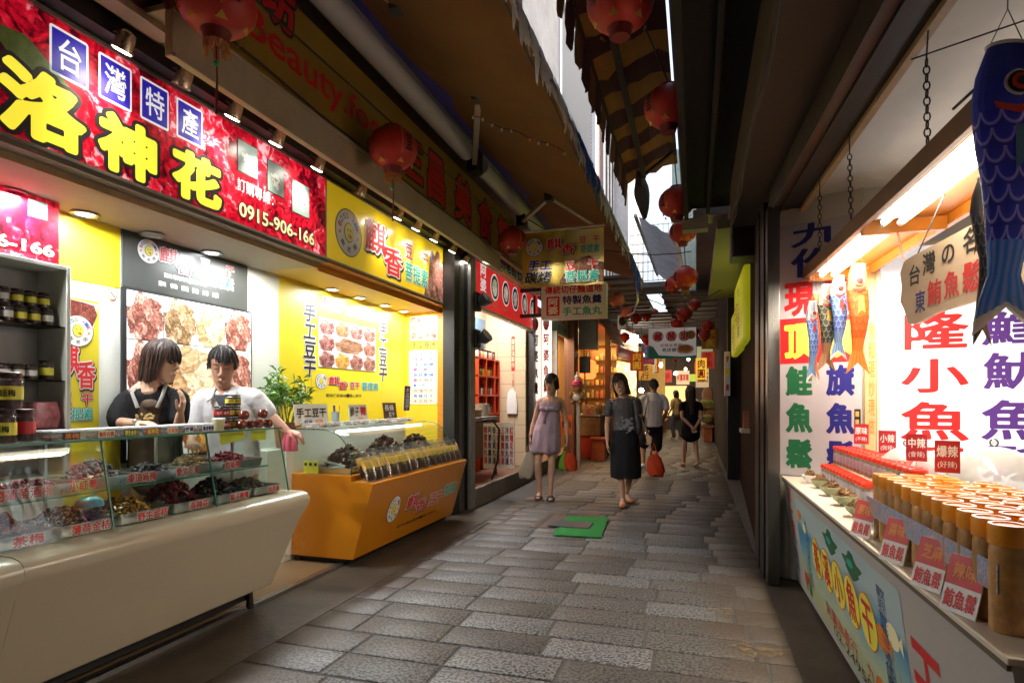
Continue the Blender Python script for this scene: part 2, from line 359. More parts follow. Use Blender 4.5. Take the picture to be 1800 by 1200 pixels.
# ================================================================ ground
g = MB(); g.box(-40, 40, -30, 90, -.3, -.006)
struct('ground', g, mat('mortar', (.07, .068, .066), .85, var=.35, vs=18, bump=.3, bs=60))
def stone_mat():
    m = bpy.data.materials.new('granite_paver'); m.use_nodes = True
    n = m.node_tree.nodes; l = m.node_tree.links; p = n['Principled BSDF']
    tc = n.new('ShaderNodeTexCoord'); ge = n.new('ShaderNodeNewGeometry')
    r = n.new('ShaderNodeValToRGB'); e = r.color_ramp.elements; r.color_ramp.interpolation = 'LINEAR'
    cols = [(0, (.064, .061, .060)), (.35, (.088, .085, .084)), (.72, (.085, .085, .087)), (.78, (.112, .117, .127)), (1, (.135, .142, .155))]
    while len(e) < len(cols): e.new(.5)
    for i, (a, c) in enumerate(cols): e[i].position = a; e[i].color = (*c, 1)
    l.new(ge.outputs['Random Per Island'], r.inputs[0])
    a = n.new('ShaderNodeTexNoise'); a.inputs['Scale'].default_value = 62; a.inputs['Detail'].default_value = 2.5; a.inputs['Roughness'].default_value = .6; l.new(tc.outputs['Object'], a.inputs['Vector'])
    k = n.new('ShaderNodeValToRGB'); k.color_ramp.elements[0].position = .42; k.color_ramp.elements[0].color = (.15, .15, .15, 1); k.color_ramp.elements[1].position = .56; k.color_ramp.elements[1].color = (1.45, 1.43, 1.42, 1)
    l.new(a.outputs[0], k.inputs[0])
    mu = n.new('ShaderNodeMix'); mu.data_type = 'RGBA'; mu.blend_type = 'MULTIPLY'; mu.inputs[0].default_value = 1; l.new(r.outputs[0], mu.inputs[6]); l.new(k.outputs[0], mu.inputs[7])
    # grime: brown dirt along both edges of the lane, and scattered worn patches
    sx = n.new('ShaderNodeSeparateXYZ'); l.new(tc.outputs['Object'], sx.inputs[0])
    b = n.new('ShaderNodeTexNoise'); b.inputs['Scale'].default_value = 2.2; b.inputs['Detail'].default_value = 6; l.new(tc.outputs['Object'], b.inputs['Vector'])
    ab = n.new('ShaderNodeMath'); ab.operation = 'ADD'; ab.inputs[1].default_value = 0.85; l.new(sx.outputs[0], ab.inputs[0])
    ab2 = n.new('ShaderNodeMath'); ab2.operation = 'ABSOLUTE'; l.new(ab.outputs[0], ab2.inputs[0])
    ma = n.new('ShaderNodeMath'); ma.operation = 'MULTIPLY_ADD'; ma.inputs[1].default_value = .95; l.new(b.outputs[0], ma.inputs[0]); l.new(ab2.outputs[0], ma.inputs[2])
    mr = n.new('ShaderNodeMapRange'); mr.inputs[1].default_value = 1.32; mr.inputs[2].default_value = 1.72; mr.inputs[4].default_value = .85; l.new(ma.outputs[0], mr.inputs[0])
    dm = n.new('ShaderNodeMix'); dm.data_type = 'RGBA'; l.new(mr.outputs[0], dm.inputs[0]); l.new(mu.outputs[2], dm.inputs[6]); dm.inputs[7].default_value = (.062, .042, .027, 1)
    l.new(dm.outputs[2], p.inputs['Base Color'])
    rr = n.new('ShaderNodeMapRange'); rr.inputs[3].default_value = .42; rr.inputs[4].default_value = .65; l.new(b.outputs[0], rr.inputs[0]); l.new(rr.outputs[0], p.inputs['Roughness'])
    bp = n.new('ShaderNodeBump'); bp.inputs['Strength'].default_value = .22; bp.inputs['Distance'].default_value = .003; l.new(a.outputs[0], bp.inputs['Height']); l.new(bp.outputs[0], p.inputs['Normal'])
    return m
g = MB(); y = .9; rn = random.Random(3)
while y < 30:
    off = rn.uniform(0, .55)
    for k in range(2):
        d = .24
        x = -2.16 - off
        while x < .46:
            w = .53 + rn.uniform(-.02, .03); x0 = max(x + .009, -2.13); x1 = min(x + w - .009, .47)
            if x1 - x0 > .06:
                j = [rn.uniform(-.0008, .0006) for _ in range(4)]; e = .005; y0 = y + .005; y1 = y + d - .005
                q = [(x0, y0), (x1, y0), (x1, y1), (x0, y1)]; c = [(x0 + e, y0 + e), (x1 - e, y0 + e), (x1 - e, y1 - e), (x0 + e, y1 - e)]
                g._add([(*a, -.02) for a in q] + [(*a, j[i] - .003) for i, a in enumerate(q)] + [(*a, j[i]) for i, a in enumerate(c)],
                       [(i, (i + 1) % 4, 4 + (i + 1) % 4, 4 + i) for i in range(4)] + [(4 + i, 4 + (i + 1) % 4, 8 + (i + 1) % 4, 8 + i) for i in range(4)] + [(8, 9, 10, 11)])
            x += w
        y += d + (.004 if k == 0 else .012)
struct('paving', g, stone_mat())
g = MB(); g.box(-2.6, -2.135, -1, 6.6, -.05, -.002); g.box(.475, .80, -1, 4.6, -.05, -.004)
struct('gutter_strip', g, mat('dirty_concrete', (.075, .055, .04), .6, var=.55, vs=3.5, bump=.4, bs=25))
# dried spill stains on the right of the lane
def splat(cx, cy, rx, ry, seed, lobes=9):
    q = random.Random(seed); n = 44; ph = [q.uniform(0, 6.3) for _ in range(6)]
    return [(cx + rx * cos(a) * k, cy + ry * sin(a) * k, .0045) for a in [2 * pi * i / n for i in range(n)]
            for k in [1 + .22 * sin(3 * a + ph[0]) + .13 * sin(5 * a + ph[1]) + .09 * sin(9 * a + ph[2]) + .05 * sin(14 * a + ph[3])]]
g = MB(); g.poly(splat(.30, 3.26, .13, .085, 1)); g.poly(splat(.17, 3.80, .07, .06, 5)); g.poly(splat(-.12, 2.72, .05, .03, 9))
struct('dried_spill', g, patchy(mat('mud_stain', (.20, .14, .075), .8, var=.35, vs=14), 26, .42, .62))
# shop floor and its steel threshold
g = MB(); g.box(-3.4, -2.632, .2, 6.38, -.02, .012)
struct('shop_floor', g, mat('shop_floor', (.23, .15, .08), .35, var=.3, vs=5, stretch=(1, .2, 1)))
g = MB(); g.box(-2.63, -2.60, .2, 6.1, -.02, .022); g.box(-2.66, -2.645, .2, 6.1, .010, .018)
struct('threshold_strip', g, steel)
# ================================================================ left shop shell
MW = mat('panel_white', (.74, .77, .70), .4, var=.04, vs=2); MY = mat('panel_yellow', (.86, .68, .02), .4, var=.05, vs=2)
MC = mat('ceiling_beige', (.36, .31, .24), .6, var=.1); MO = mat('orange_wood', (.62, .24, .02), .4, var=.2, vs=10, stretch=(1, .3, 3))
MWood = mat('tan_wood', (.45, .30, .15), .5, var=.2, vs=12)
sh = T('snack_shop', 'open fronted snack shop with white and yellow panelled walls behind the display counters', 'shop', (-3.0, 3.6, 0))
g = MB(); g.box(-3.42, -3.312, .1, 6.6, 0, 3.6); g.build('rear_wall', mat('dark_wall', (.2, .2, .19), .6), sh)
for y0, y1, z0, z1 in ((2.25, 2.318, 0, 2.31), (2.322, 2.70, 1.118, 1.945), (2.704, 4.12, 0, 2.6), (2.322, 2.60, 0, .6)): g = MB(); g.box(-3.312, -3.3, y0, y1, z0, z1); g.build('white_panel', MW, sh, bevel=.002)
g = MB(); 
for y0, y1, z0, z1 in ((2.322, 2.70, 1.95, 2.6), (4.123, 4.55, 0, 2.6), (4.553, 5.80, 0, 2.6), (5.803, 6.40, 0, 2.6), (2.322, 2.70, .604, 1.114)): g = MB(); g.box(-3.312, -3.3, y0, y1, z0, z1); g.build('yellow_panel', MY, sh, bevel=.002)
g = MB(); g.box(-3.298, -2.76, 6.36, 6.45, 0, 2.6); g.build('end_wall', mat('panel_amber', (.80, .53, .03), .4, var=.08, vs=2), sh)
g = MB(); g.box(-3.298, -2.79, .1, 3.93, 2.31, 2.34); g.build('ceiling', MC, sh)
g = MB(); g.box(-3.298, -2.79, 3.932, 6.358, 2.31, 2.34); g.build('ceiling', mat('ceiling_amber', (.50, .33, .10), .5, var=.1), sh)
g = MB(); g.box(-2.788, -2.70, .1, 3.93, 2.335, 2.36); g.box(-2.80, -2.788, .1, 3.93, 2.30, 2.345, 1); g.build('lintel', [mat('lintel_brown', (.22, .18, .13), .5), MWood], sh)
g = MB(); g.box(-2.788, -2.70, 3.932, 6.30, 2.335, 2.36); g.box(-2.80, -2.788, 3.932, 6.30, 2.28, 2.345, 1); g.build('lintel', [MO, MO], sh)
g = MB(); g.box(-2.84, -2.70, 6.26, 6.358, 0, 2.98); g.build('jamb', MO, sh, bevel=.004)
g = MB(); g.box(-3.298, -3.05, .1, .2, 0, 2.31); g.build('side_wall', MW, sh)
# upper storey mass behind the signs
ub = MB(); ub.box(-3.6, -2.74, -7, 6.55, 2.38, 9.0)
solo('upper_facade', ub, mat('dark_facade', (.06, .05, .04), .8, var=.3), 'dark upper front of the snack shop behind its signs and awning', 'building')
# downlights -------------------------------------------------------
def downlight(y, lit, label, e=1):
    t = T('downlight', label, 'ceiling light', (-3.215, y, 2.31), group='recessed ceiling lights over the snack counters')
    g = MB(); g.lathe([(.052, 0), (.066, -.002), (.072, -.010), (.060, -.014), (.052, -.006)], (-3.215, y, 2.3095), 28); g.build('rim', steel, t)
    g = MB(); g.lathe([(.0, -.004), (.03, -.011 if lit else -.002), (.051, -.004)], (-3.215, y, 2.3095), 24)
    g.build('lens', emat('lamp_white', (.95, .97, 1), 9) if lit else mat('lamp_off', (.10, .09, .07), .2, .6), t)
    if lit: light('AREA', (-3.09, y, 2.285), 6.0 * e, (.94, .98, 1), .10, aim=(-2.98, y, 0), parent=t)
for y, lit, lb in ((2.05, 1, 'lit round downlight above the dark jar shelves'), (2.42, 1, 'lit round downlight above the plain yellow wall panel'), (2.84, 0, 'unlit downlight with bare metal rim above the round emblem on the dark board'),
                   (3.315, 1, 'lit downlight overlapping the lettering of the dark board'), (4.75, 1, 'lit downlight nearest the dark board over the yellow wall'), (5.22, 1, 'second lit downlight over the yellow wall'),
                   (5.72, 1, 'lit downlight above the large vertical characters at the far right of the yellow wall'), (6.16, 1, 'lit downlight in the corner above the flavour list')):
    downlight(y, lit, lb, .8 if y > 4 else .7 if y > 3 else 1)
for yy in (1.2, 3.72): light('AREA', (-3.0, yy, 2.29), 4, (1, .97, .9), .12, aim=(-3.0, yy, 0), parent=sh)
# ================================================================ lettering palette and emblem
BLU = mat('blue_print', (.03, .16, .62), .45, var=0); ORA = mat('orange_print', (.75, .22, .02), .45, var=0); GRN = mat('green_print', (.012, .12, .05), .45, var=0)
PUR = mat('purple_print', (.10, .035, .29), .45, var=0); MAG = mat('magenta_print', (.70, .05, .30), .45, var=0); LBL = mat('pale_yellow_print', (.95, .93, .55), .45, var=0)
PAL = [white, black, red, navy, yel, teal, BLU, ORA, GRN, PUR, MAG, LBL, mat('glow_yellow', (.85, .74, .05), .45, var=0, em=(.9, .76, .04), es=.30), mat('glow_white', (.8, .8, .8), .45, var=0, em=(1, 1, 1), es=.16), mat('glow_navy', (.03, .02, .30), .45, var=0, em=(.02, .01, .5), es=.14)]
WH, BK, RD, NV, YL, TL, BL, OR, GN, PU, MG, LY = range(12)
GY, GW, GNV = 12, 13, 14
def emblem(f, t, x, y, rx, ry, lay=2, ring=True):
    """round shop emblem: white disc, letters round the rim, yellow egg face"""
    mb = MB()
    if ring: f.oval(mb, x, y, rx * 1.05, ry * 1.04, BK, lay)
    f.oval(mb, x, y, rx, ry, WH, lay + 1)
    for i, (ch, c) in enumerate(zip('BOSS XIE', (RD, BL, TL, OR, RD, RD, BL, RD))):
        a = R(160 - i * 20); f.put(mb, ch, x + rx * .74 * cos(a), y + ry * .74 * sin(a), rx * .2, ry * .24, c, lay + 2, .02, rot=a - pi / 2)
    for ch, a in zip('謝老闆', (225, 270, 315)): a = R(a); f.put(mb, ch, x + rx * .68 * cos(a), y + ry * .72 * sin(a), rx * .3, ry * .26, BK, lay + 2, .01, rot=a + pi / 2)
    for a in (188, -8): f.oval(mb, x + rx * .72 * cos(R(a)), y + ry * .72 * sin(R(a)), rx * .09, ry * .08, OR, lay + 2, 12)
    f.oval(mb, x, y + ry * .02, rx * .37, ry * .43, BK, lay + 2); f.oval(mb, x, y + ry * .02, rx * .34, ry * .40, YL, lay + 3)
    for s in (-1, 1): f.oval(mb, x + s * rx * .11, y + ry * .12, rx * .035, ry * .055, BK, lay + 4, 10)
    f.pts(mb, [(x - rx * .13, y - ry * .06), (x, y - ry * .16), (x + rx * .15, y - ry * .05), (x, y - ry * .11)], BK, lay + 4)
    f.oval(mb, x + rx * .11, y - ry * .17, rx * .07, ry * .08, RD, lay + 4, 10)
    mb.build('emblem', PAL, t)
def qixiang(f, mb, x, y, w, h, lay=2):
    """the two big stepped red characters: white edge, black drop outline"""
    for ch, dx, dy, c, sc in (('麒', -.24, .17, RD, 1), ('香', .24, -.17, RD, .95)):
        a = (ch, x + dx * w, y + dy * h, w * .54 * sc, h * .66 * sc)
        f.put(mb, ch, a[1] + .02 * w, a[2] - .025 * h, a[3], a[4], BK, lay, .10); f.put(mb, *a, WH, lay + 1, .065); f.put(mb, *a, c, lay + 2, .022)
def edged(f, mb, fn, t, x, y, w, h, c, lay=2, o1=.018, o2=.06): f.out(mb, fn, t, x, y, w, h, c, WH, lay, o1, o2)
UZ = (0, 0, 1)
# ================================================================ red sign with blossoms
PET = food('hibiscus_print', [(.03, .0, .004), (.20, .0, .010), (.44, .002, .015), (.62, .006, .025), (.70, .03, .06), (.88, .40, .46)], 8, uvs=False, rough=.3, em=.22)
GREENLEAF = mat('leaf_print', (.22, .33, .08), .4, var=.3, vs=20)
alu = mat('aluminium_trim', (.42, .38, .30), .35, .7, var=.15)
s1 = T('shop_sign', 'long red flower sign with big yellow characters above the pale counter', 'sign', (-2.73, 2.2, 2.36))
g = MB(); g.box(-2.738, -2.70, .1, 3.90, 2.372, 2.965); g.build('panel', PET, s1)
g = MB(); g.box(-2.74, -2.688, .1, 6.30, 2.356, 2.371); g.box(-2.74, -2.688, .1, 6.30, 2.966, 2.985); g.box(-2.738, -2.695, 3.901, 3.909, 2.372, 2.965); g.build('frame', alu, s1)
f = Face((-2.70, 0, 0), (0, 1, 0)); g = MB()
for ch, y0, y1 in (('台', 1.882, 2.04), ('灣', 2.105, 2.262), ('特', 2.325, 2.48), ('產', 2.546, 2.709)):
    z = 2.825; f.rrect(g, y0 - .008, y1 + .008, z - .108, z + .108, .012, GW, 1); f.rrect(g, y0 + .002, y1 - .002, z - .096, z + .096, .004, GNV, 2)
    f.put(g, ch, (y0 + y1) / 2, z, .115, .15, GW, 3, .012)
for ch, y, z, w, h in (('洛', 1.85, 2.545, .34, .29), ('神', 2.26, 2.53, .31, .27), ('花', 2.68, 2.53, .33, .26)):
    f.out(g, 'put', ch, y, z, w, h, GY, BK, 3, .052, .115)
f.out(g, 'row', '訂購專線：', 3.17, 2.615, .38, .085, GW, BK, 2, .006, .03)
f.put(g, '0915-906-166', 3.375, 2.465, .75, .085, BK, 4, .075); f.put(g, '0915-906-166', 3.375, 2.465, .75, .085, LY, 5, .028)
g.build('lettering', PAL, s1)
g = MB(); f.pts(g, [(1.62, 2.80), (1.78, 2.82), (1.95, 2.70), (2.0, 2.66), (1.85, 2.66), (1.72, 2.70)], 0, 1); g.build('printed_leaf', GREENLEAF, s1)
PH1 = food('drink_print', [(.25, .4, .3), (.6, .75, .7), (.75, .85, .8), (.8, .1, .12), (.6, .02, .04)], 4, bg=(.22, .30, .28), mask=.3)
for a, b, c, d in ((3.25, 3.42, 2.66, 2.875), (2.985, 3.165, 2.695, 2.90), (3.50, 3.70, 2.60, 2.835)): g = MB(); f.box(g, a, b, c, d, 0, .002); f.quad(g, a + .005, b - .005, c + .005, d - .005, 1, 3); g.build('printed_photo', [black, PH1], s1)
# ================================================================ yellow sign
s2 = T('shop_sign', 'yellow shop sign with a round emblem and red characters above the orange counter', 'sign', (-2.73, 5.0, 2.36))
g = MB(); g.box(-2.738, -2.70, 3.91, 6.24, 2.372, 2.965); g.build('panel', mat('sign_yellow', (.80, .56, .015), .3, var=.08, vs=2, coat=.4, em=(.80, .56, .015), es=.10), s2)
g = MB(); emblem(f, s2, 4.215, 2.64, .185, .185); qixiang(f, g, 4.80, 2.64, .66, .42)
edged(f, g, 'put', '豆', 5.27, 2.745, .17, .16, RD); edged(f, g, 'put', '干', 5.63, 2.745, .17, .16, RD)
edged(f, g, 'row', '菩提素', 5.45, 2.545, .53, .19, TL)
g.build('lettering', PAL, s2)
BEAN = food('bean_curd_print', [(.05, .015, .012), (.18, .06, .045), (.32, .14, .11), (.45, .25, .2)], 3.4, rough=.4)
g = MB(); f.pts(g, [(5.62, 2.375), (5.66, 2.48), (5.71, 2.50), (5.74, 2.66), (5.78, 2.86), (5.83, 2.89), (5.87, 2.83), (5.94, 2.915), (6.0, 2.90), (6.03, 2.80), (6.12, 2.83), (6.2, 2.78), (6.23, 2.70), (6.23, 2.375)], 0, 1)
o = g.build('printed_photo', food('bean_strip_print', [(.08, .025, .02), (.25, .10, .08), (.42, .2, .16), (.6, .36, .3)], 9, uvs=False), s2)
# ================================================================ clip-on spotlights along the signs
SPOTL = ['spotlight over the left edge of the red flower sign', 'spotlight over the blue square tiles of the red sign', 'spotlight above the right blue tile of the red sign', 'spotlight above the phone number on the red sign', 'spotlight over the joint of the red and yellow signs',
         'spotlight above the red characters of the yellow sign', 'spotlight above the small green characters of the yellow sign', 'spotlight above the bean picture on the yellow sign', 'spotlight over the right corner of the yellow sign', 'spotlight on the steel pillar at the end of the signs', 'dark spotlight turned away, above the emblem on the yellow sign']
brass = mat('lamp_housing', (.62, .55, .42), .25, .9, var=.2)
for i, y in enumerate((2.09, 2.42, 2.775, 3.143, 3.57, 4.743, 5.117, 5.518, 5.99, 6.36, 4.12)):
    z = 2.93 if i != 9 else 2.90
    lit = i not in (1, 10)
    t = T('spotlight', SPOTL[i], 'spotlight', (-2.53, y, z), group='spotlights along the top of the shop signs')
    ax = V((-.45, 0, -.89)).normalized(); c = V((-2.53, y, z))
    g = MB(); g.tube([c - ax * -.0 + ax * -.062, c - ax * .05, c - ax * .02, c + ax * .022], [.014, .036, .040, .043], 20); g.tube([c + ax * .0225, c + ax * .032], [.046, .046], 20); g.build('housing', brass, t)
    g = MB(); g.tube([c + ax * .0325, c + ax * .036], [.040, .034], 20); g.build('bulb', emat('spot_glow', (1, .93, .8), 14) if lit else mat('lamp_off', (.10, .09, .07), .2, .6), t)
    g = MB(); g.tube([c - ax * .05, c + V((-.02, .03, .05)), c + V((-.05, .0, .075)), c + V((-.09, 0, .08))], .008, 8); g.build('arm', blackm, t)
    if lit: light('SPOT', c + ax * .05, 8 if i != 9 else 130, (1, .90, .74), .03, aim=(-2.72, y + .02, 2.62) if i != 9 else (-1.45, 6.9, 3.0), spot=84 if i != 9 else 38, blend=.9, parent=t)  # the pillar spot's strong sideways beam is added to brighten the hanging banner
g = MB(); g.box(-2.70, -2.60, -.5, 6.5, 2.99, 3.08)
solo('lamp_track', g, blackm, 'black track carrying the spotlights above the red and yellow signs', 'light track')
# ================================================================ pale display counter
CREAM = mat('cream_laminate', (.52, .455, .345), .27, var=0, vs=1.5, coat=.2)
GL = glass('case_glass', gl=.025); GEDGE = mat('glass_edge', (.05, .22, .17), .2, var=0, coat=.5)
CLEAR = glass('clear_plastic', (.93, .94, .94), .10, .22, .15)
def profile(mb, prof, y0, y1, mi=0, taper=0):
    zt = max(q[1] for q in prof); zb = min(q[1] for q in prof)
    e = lambda y, s: [V((x, y - s * taper * (zt - z) / (zt - zb), z)) for x, z in prof]
    mb.loft([e(y0, 0), e(y1, 1)], mi, True, True, False)
PROF = [(-2.95, .13), (-2.53, .13), (-2.46, .33), (-2.385, .54), (-2.345, .61), (-2.332, .645), (-2.338, .672), (-2.36, .692), (-2.40, .703), (-2.95, .705)]
c1 = T('display_counter', 'long pale cream counter with a slanting front under the glass case of dried fruit', 'counter', (-2.65, 2.4, .012))
g = MB(); profile(g, PROF, 1.535, 3.215, taper=.13); g.build('body', CREAM, c1, bevel=.012, seg=3)
g = MB(); g.box(-2.93, -2.62, 1.6, 3.0, .06, .128); g.build('plinth', blackm, c1)
for y in (1.75, 2.98): g = MB(); g.tube([(-2.60, y, .128), (-2.60, y, .085), (-2.60, y, .012)], [.016, .018, .024], 12); g.build('foot', blackm, c1)
c0 = T('display_counter', 'nearest pale counter end, cut off by the left edge of the photo', 'counter', (-2.65, 1.0, .012))
g = MB(); profile(g, [(x + .012, z) for x, z in PROF], .3, 1.525); g.build('body', CREAM, c0, bevel=.014, seg=3)
g = MB(); g.box(-2.93, -2.62, .35, 1.5, .012, .128); g.build('plinth', blackm, c0)
# ---- glass case
k1 = T('display_case', 'angled glass case of two tiers holding trays of dried fruit on the pale counter', 'display case', (-2.68, 2.3, .706))
def pane(a, b, c, d, th, name, m=GL, par=k1):
    g = MB(); g.slab([a, b, c, d], th); return g.build(name, m, par)
for y0, y1 in ((1.30, 1.975), (1.983, 2.565), (2.573, 3.145)):
    pane((-2.455, y0, .712), (-2.455, y1, .712), (-2.53, y1, 1.098), (-2.53, y0, 1.098), (-.005, 0, -.001), 'front_pane')
pane((-2.515, 1.30, 1.101), (-2.515, 3.16, 1.101), (-2.87, 3.16, 1.101), (-2.87, 1.30, 1.101), (0, 0, .007), 'top_shelf')
pane((-2.60, 1.30, .862), (-2.60, 3.14, .862), (-2.90, 3.14, .862), (-2.90, 1.30, .862), (0, 0, .006), 'middle_shelf')
for y in (1.979, 2.569, 3.152):
    pane((-2.462, y - .002, .712), (-2.88, y - .002, .712), (-2.88, y - .002, 1.099), (-2.536, y - .002, 1.099), (0, .004, 0), 'divider')
g = MB()
for y in (1.979, 2.569, 3.155): g.bar((-2.456, y, .708), (-2.531, y, 1.10), .008, .006)
g.bar((-2.512, 1.3, 1.1045), (-2.512, 3.163, 1.1045), .005, .009); g.bar((-2.597, 1.3, .865), (-2.597, 3.14, .865), .004, .007); g.build('glass_edge', GEDGE, k1)
g = MB()
for y in (1.98, 2.57, 3.14): g.box(-2.885, -2.873, y - .006, y + .006, .707, 1.10)
g.box(-2.886, -2.874, 1.3, 3.14, 1.083, 1.10); g.build('rear_frame', steel, k1)
f = Face((-2.545, 0, 0), (0, 1, 0), (-.05, 0, 1)); g = MB()
def tag_text(fc, mb, t, y, z, w, h): fc.row(mb, t, y, z, w, h, WH, 0, .085); fc.row(mb, t, y, z, w, h, RD, 1, .028)
for t, y, w in (('翅葡萄酒梅', 1.70, .23), ('小紅莓', 1.945, .13), ('凍頂烏梅', 2.235, .165), ('愛文芒果', 2.51, .15), ('甜菊梅', 2.83, .12)): 
    q = Face((-2.592, 0, 0), (0, 1, 0)); tag_text(q, g, t, y, .903, w, .046)
for t, y, w in (('茶梅', 1.635, .12), ('薄荷金桔', 1.885, .17), ('野生金桔', 2.185, .165), ('洛神花', 2.46, .13), ('無子橄欖', 2.745, .14), ('林邑梅', 3.03, .10)):
    q = Face((-2.466, 0, 0), (0, 1, 0)); tag_text(q, g, t, y, .738, w, .042)
g.build('name_lettering', PAL, k1)
# ---- trays and their dried fruit
def rect(x0, x1, y0, y1, z, r=.012):
    o = []
    for cx, cy_, a0 in ((x1 - r, y0 + r, -90), (x1 - r, y1 - r, 0), (x0 + r, y1 - r, 90), (x0 + r, y0 + r, 180)):
        for i in range(4): a = R(a0 + 30 * i); o.append(V((cx + r * cos(a), cy_ + r * sin(a), z)))
    return o
def tray(x0, x1, y0, y1, z, h, label):
    g = MB(); e = .012
    g.loft([rect(x0 + e, x1 - e, y0 + e, y1 - e, z), rect(x0 + .003, x1 - .003, y0 + .003, y1 - .003, z + h - .004), rect(x0, x1, y0, y1, z + h - .003), rect(x0, x1, y0, y1, z + h),
            rect(x0 + .006, x1 - .006, y0 + .006, y1 - .006, z + h), rect(x0 + e + .003, x1 - e - .003, y0 + e + .003, y1 - e - .003, z + .004)])
    return solo('metal_tray', g, steel, label, 'tray', group='metal trays in the glass fruit case')
def lump_mat(name, cols, rough=.45):
    m = bpy.data.materials.new(name); m.use_nodes = True; n = m.node_tree.nodes; l = m.node_tree.links; p = n['Principled BSDF']; p.inputs['Roughness'].default_value = rough; p.inputs['Specular IOR Level'].default_value = .25
    ge = n.new('ShaderNodeNewGeometry'); r = n.new('ShaderNodeValToRGB'); e = r.color_ramp.elements
    while len(e) < len(cols): e.new(.5)
    for i, c in enumerate(cols): e[i].position = i / (len(cols) - 1); e[i].color = (*c, 1)
    l.new(ge.outputs['Random Per Island'], r.inputs[0]); l.new(r.outputs[0], p.inputs['Base Color'])
    tc = n.new('ShaderNodeTexCoord'); b = n.new('ShaderNodeTexNoise'); b.inputs['Scale'].default_value = 150; l.new(tc.outputs['Object'], b.inputs['Vector'])
    bp = n.new('ShaderNodeBump'); bp.inputs['Strength'].default_value = .5; bp.inputs['Distance'].default_value = .004; l.new(b.outputs[0], bp.inputs['Height']); l.new(bp.outputs[0], p.inputs['Normal'])
    return m
def heap(name, x0, x1, y0, y1, z, h, n, s, m, label, cat='dried fruit', shape=(1, 1, .75), peak=(0, 0), seed=0):
    q = random.Random(seed + n); g = MB(); cx, cy_ = (x0 + x1) / 2, (y0 + y1) / 2; rx, ry = (x1 - x0) / 2 - s * .7, (y1 - y0) / 2 - s * .7
    # a mound underneath, then pieces over it
    for i in range(n):
        a, b = q.uniform(-1, 1), q.uniform(-1, 1); d = min(1, math.hypot(a - peak[0], b - peak[1]) / 1.25)
        zz = z + h * (1 - d * d) * q.uniform(.82, 1.0) if i % 3 else z + h * (1 - d * d) * .6
        rot = Matrix.Rotation(q.uniform(0, 6.3), 4, V((q.gauss(0, 1), q.gauss(0, 1), q.gauss(0, 1)))) if shape[0] != shape[2] else Matrix()
        g.mx = Matrix.Translation((cx + a * rx, cy_ + b * ry, zz + s * .4)) @ rot; k = s * q.uniform(.75, 1.2) / 2
        g.ell((0, 0, 0), k * shape[0], k * shape[1], k * shape[2], 7, 5)
    g.mx = None
    return solo(name, g, m, label, cat, kind='stuff')
DR = lump_mat('dark_red_fruit', [(.09, .008, .012), (.22, .02, .03), (.13, .015, .02)]); BKF = lump_mat('black_fruit', [(.012, .009, .010), (.035, .026, .026), (.02, .015, .02)], .28)
GR = lump_mat('dusty_plum', [(.06, .052, .055), (.11, .095, .095), (.045, .04, .042)], .7); GO = lump_mat('golden_fruit', [(.32, .13, .015), (.5, .24, .03), (.24, .09, .012)])
BR = lump_mat('brown_sticks', [(.16, .07, .025), (.3, .16, .06), (.09, .04, .02)]); SEED = lump_mat('grey_seed', [(.13, .10, .08), (.22, .18, .15), (.08, .06, .05)], .6)
UP = [(1.40, 1.665), (1.675, 1.965), (1.975, 2.26), (2.272, 2.54), (2.552, 2.79), (2.80, 3.11)]
ul = ['shallow tray of orange peel at the left edge of the upper tier', 'upper tray holding a small dark red heap behind the name of cranberry', 'upper tray heaped with grey plums left of the glass seam', 'upper tray of black dates in the middle of the case', 'upper tray of brown strips at the right of the middle pane', 'upper tray of dark red slices in the last pane']
UC = [('dried_peel', GO, .03, 120, .022), ('dried_cranberries', DR, .035, 200, .017), ('dusty_plums', GR, .085, 300, .024), ('black_dates', BKF, .04, 150, .026), ('brown_strips', BR, .05, 150, .04), ('red_slices', DR, .05, 150, .035)]
ucl = ['heap of orange dried peel in the leftmost upper tray', 'loose dark red cranberries in a half empty upper tray', 'tall heap of dusty grey black plums in the upper tray', 'shiny black dates in the upper tray before the woman', 'heap of pale brown strips in the upper tray before the man', 'dark red sliced fruit heaped under the yellow card']
for i, ((y0, y1), lb, (nm, m_, h, n_, s_), cl) in enumerate(zip(UP, ul, UC, ucl)):
    dx = -.03 if i in (2,) else 0
    tray(-2.875 + dx, -2.605 + dx, y0, y1, .869, .05, lb); heap(nm, -2.86 + dx, -2.64 + dx, y0 + .02, y1 - .02, .878, h + .02, n_, s_, m_, cl, shape=(1, 1, .75) if i < 4 else (1.5, .4, .35), seed=i, peak=(-.2, .2) if i == 2 else (0, 0))
LO = [(1.49, 1.755), (1.768, 2.022), (2.034, 2.315), (2.33, 2.60), (2.615, 2.885), (2.90, 3.13)]
ll = ['lower tray of purple plums at the left edge of the photo', 'lower tray of red and black cherries under the blue scoop', 'lower tray of golden kumquats right of the glass seam', 'lower tray heaped with red blossom strips', 'lower tray of shiny black olives', 'lower tray of grey brown seeds at the right end of the case']
LC = [('purple_plums', DR, .09, 170, .03), ('red_cherries', DR, .07, 220, .022), ('golden_kumquats', GO, .075, 330, .017), ('blossom_strips', DR, .13, 240, .034), ('black_olives', BKF, .09, 190, .028), ('grey_seeds', SEED, .06, 260, .022)]
lcl = ['purple red plums heaped at the far left of the lower tier', 'dark red cherries heaped beside the blue scoop', 'golden kumquats in the lower tier right of the seam', 'tall heap of dark red dried blossoms in the lower tier', 'shiny black olives heaped in the lower tier', 'grey brown seeds heaped at the right end of the lower tier']
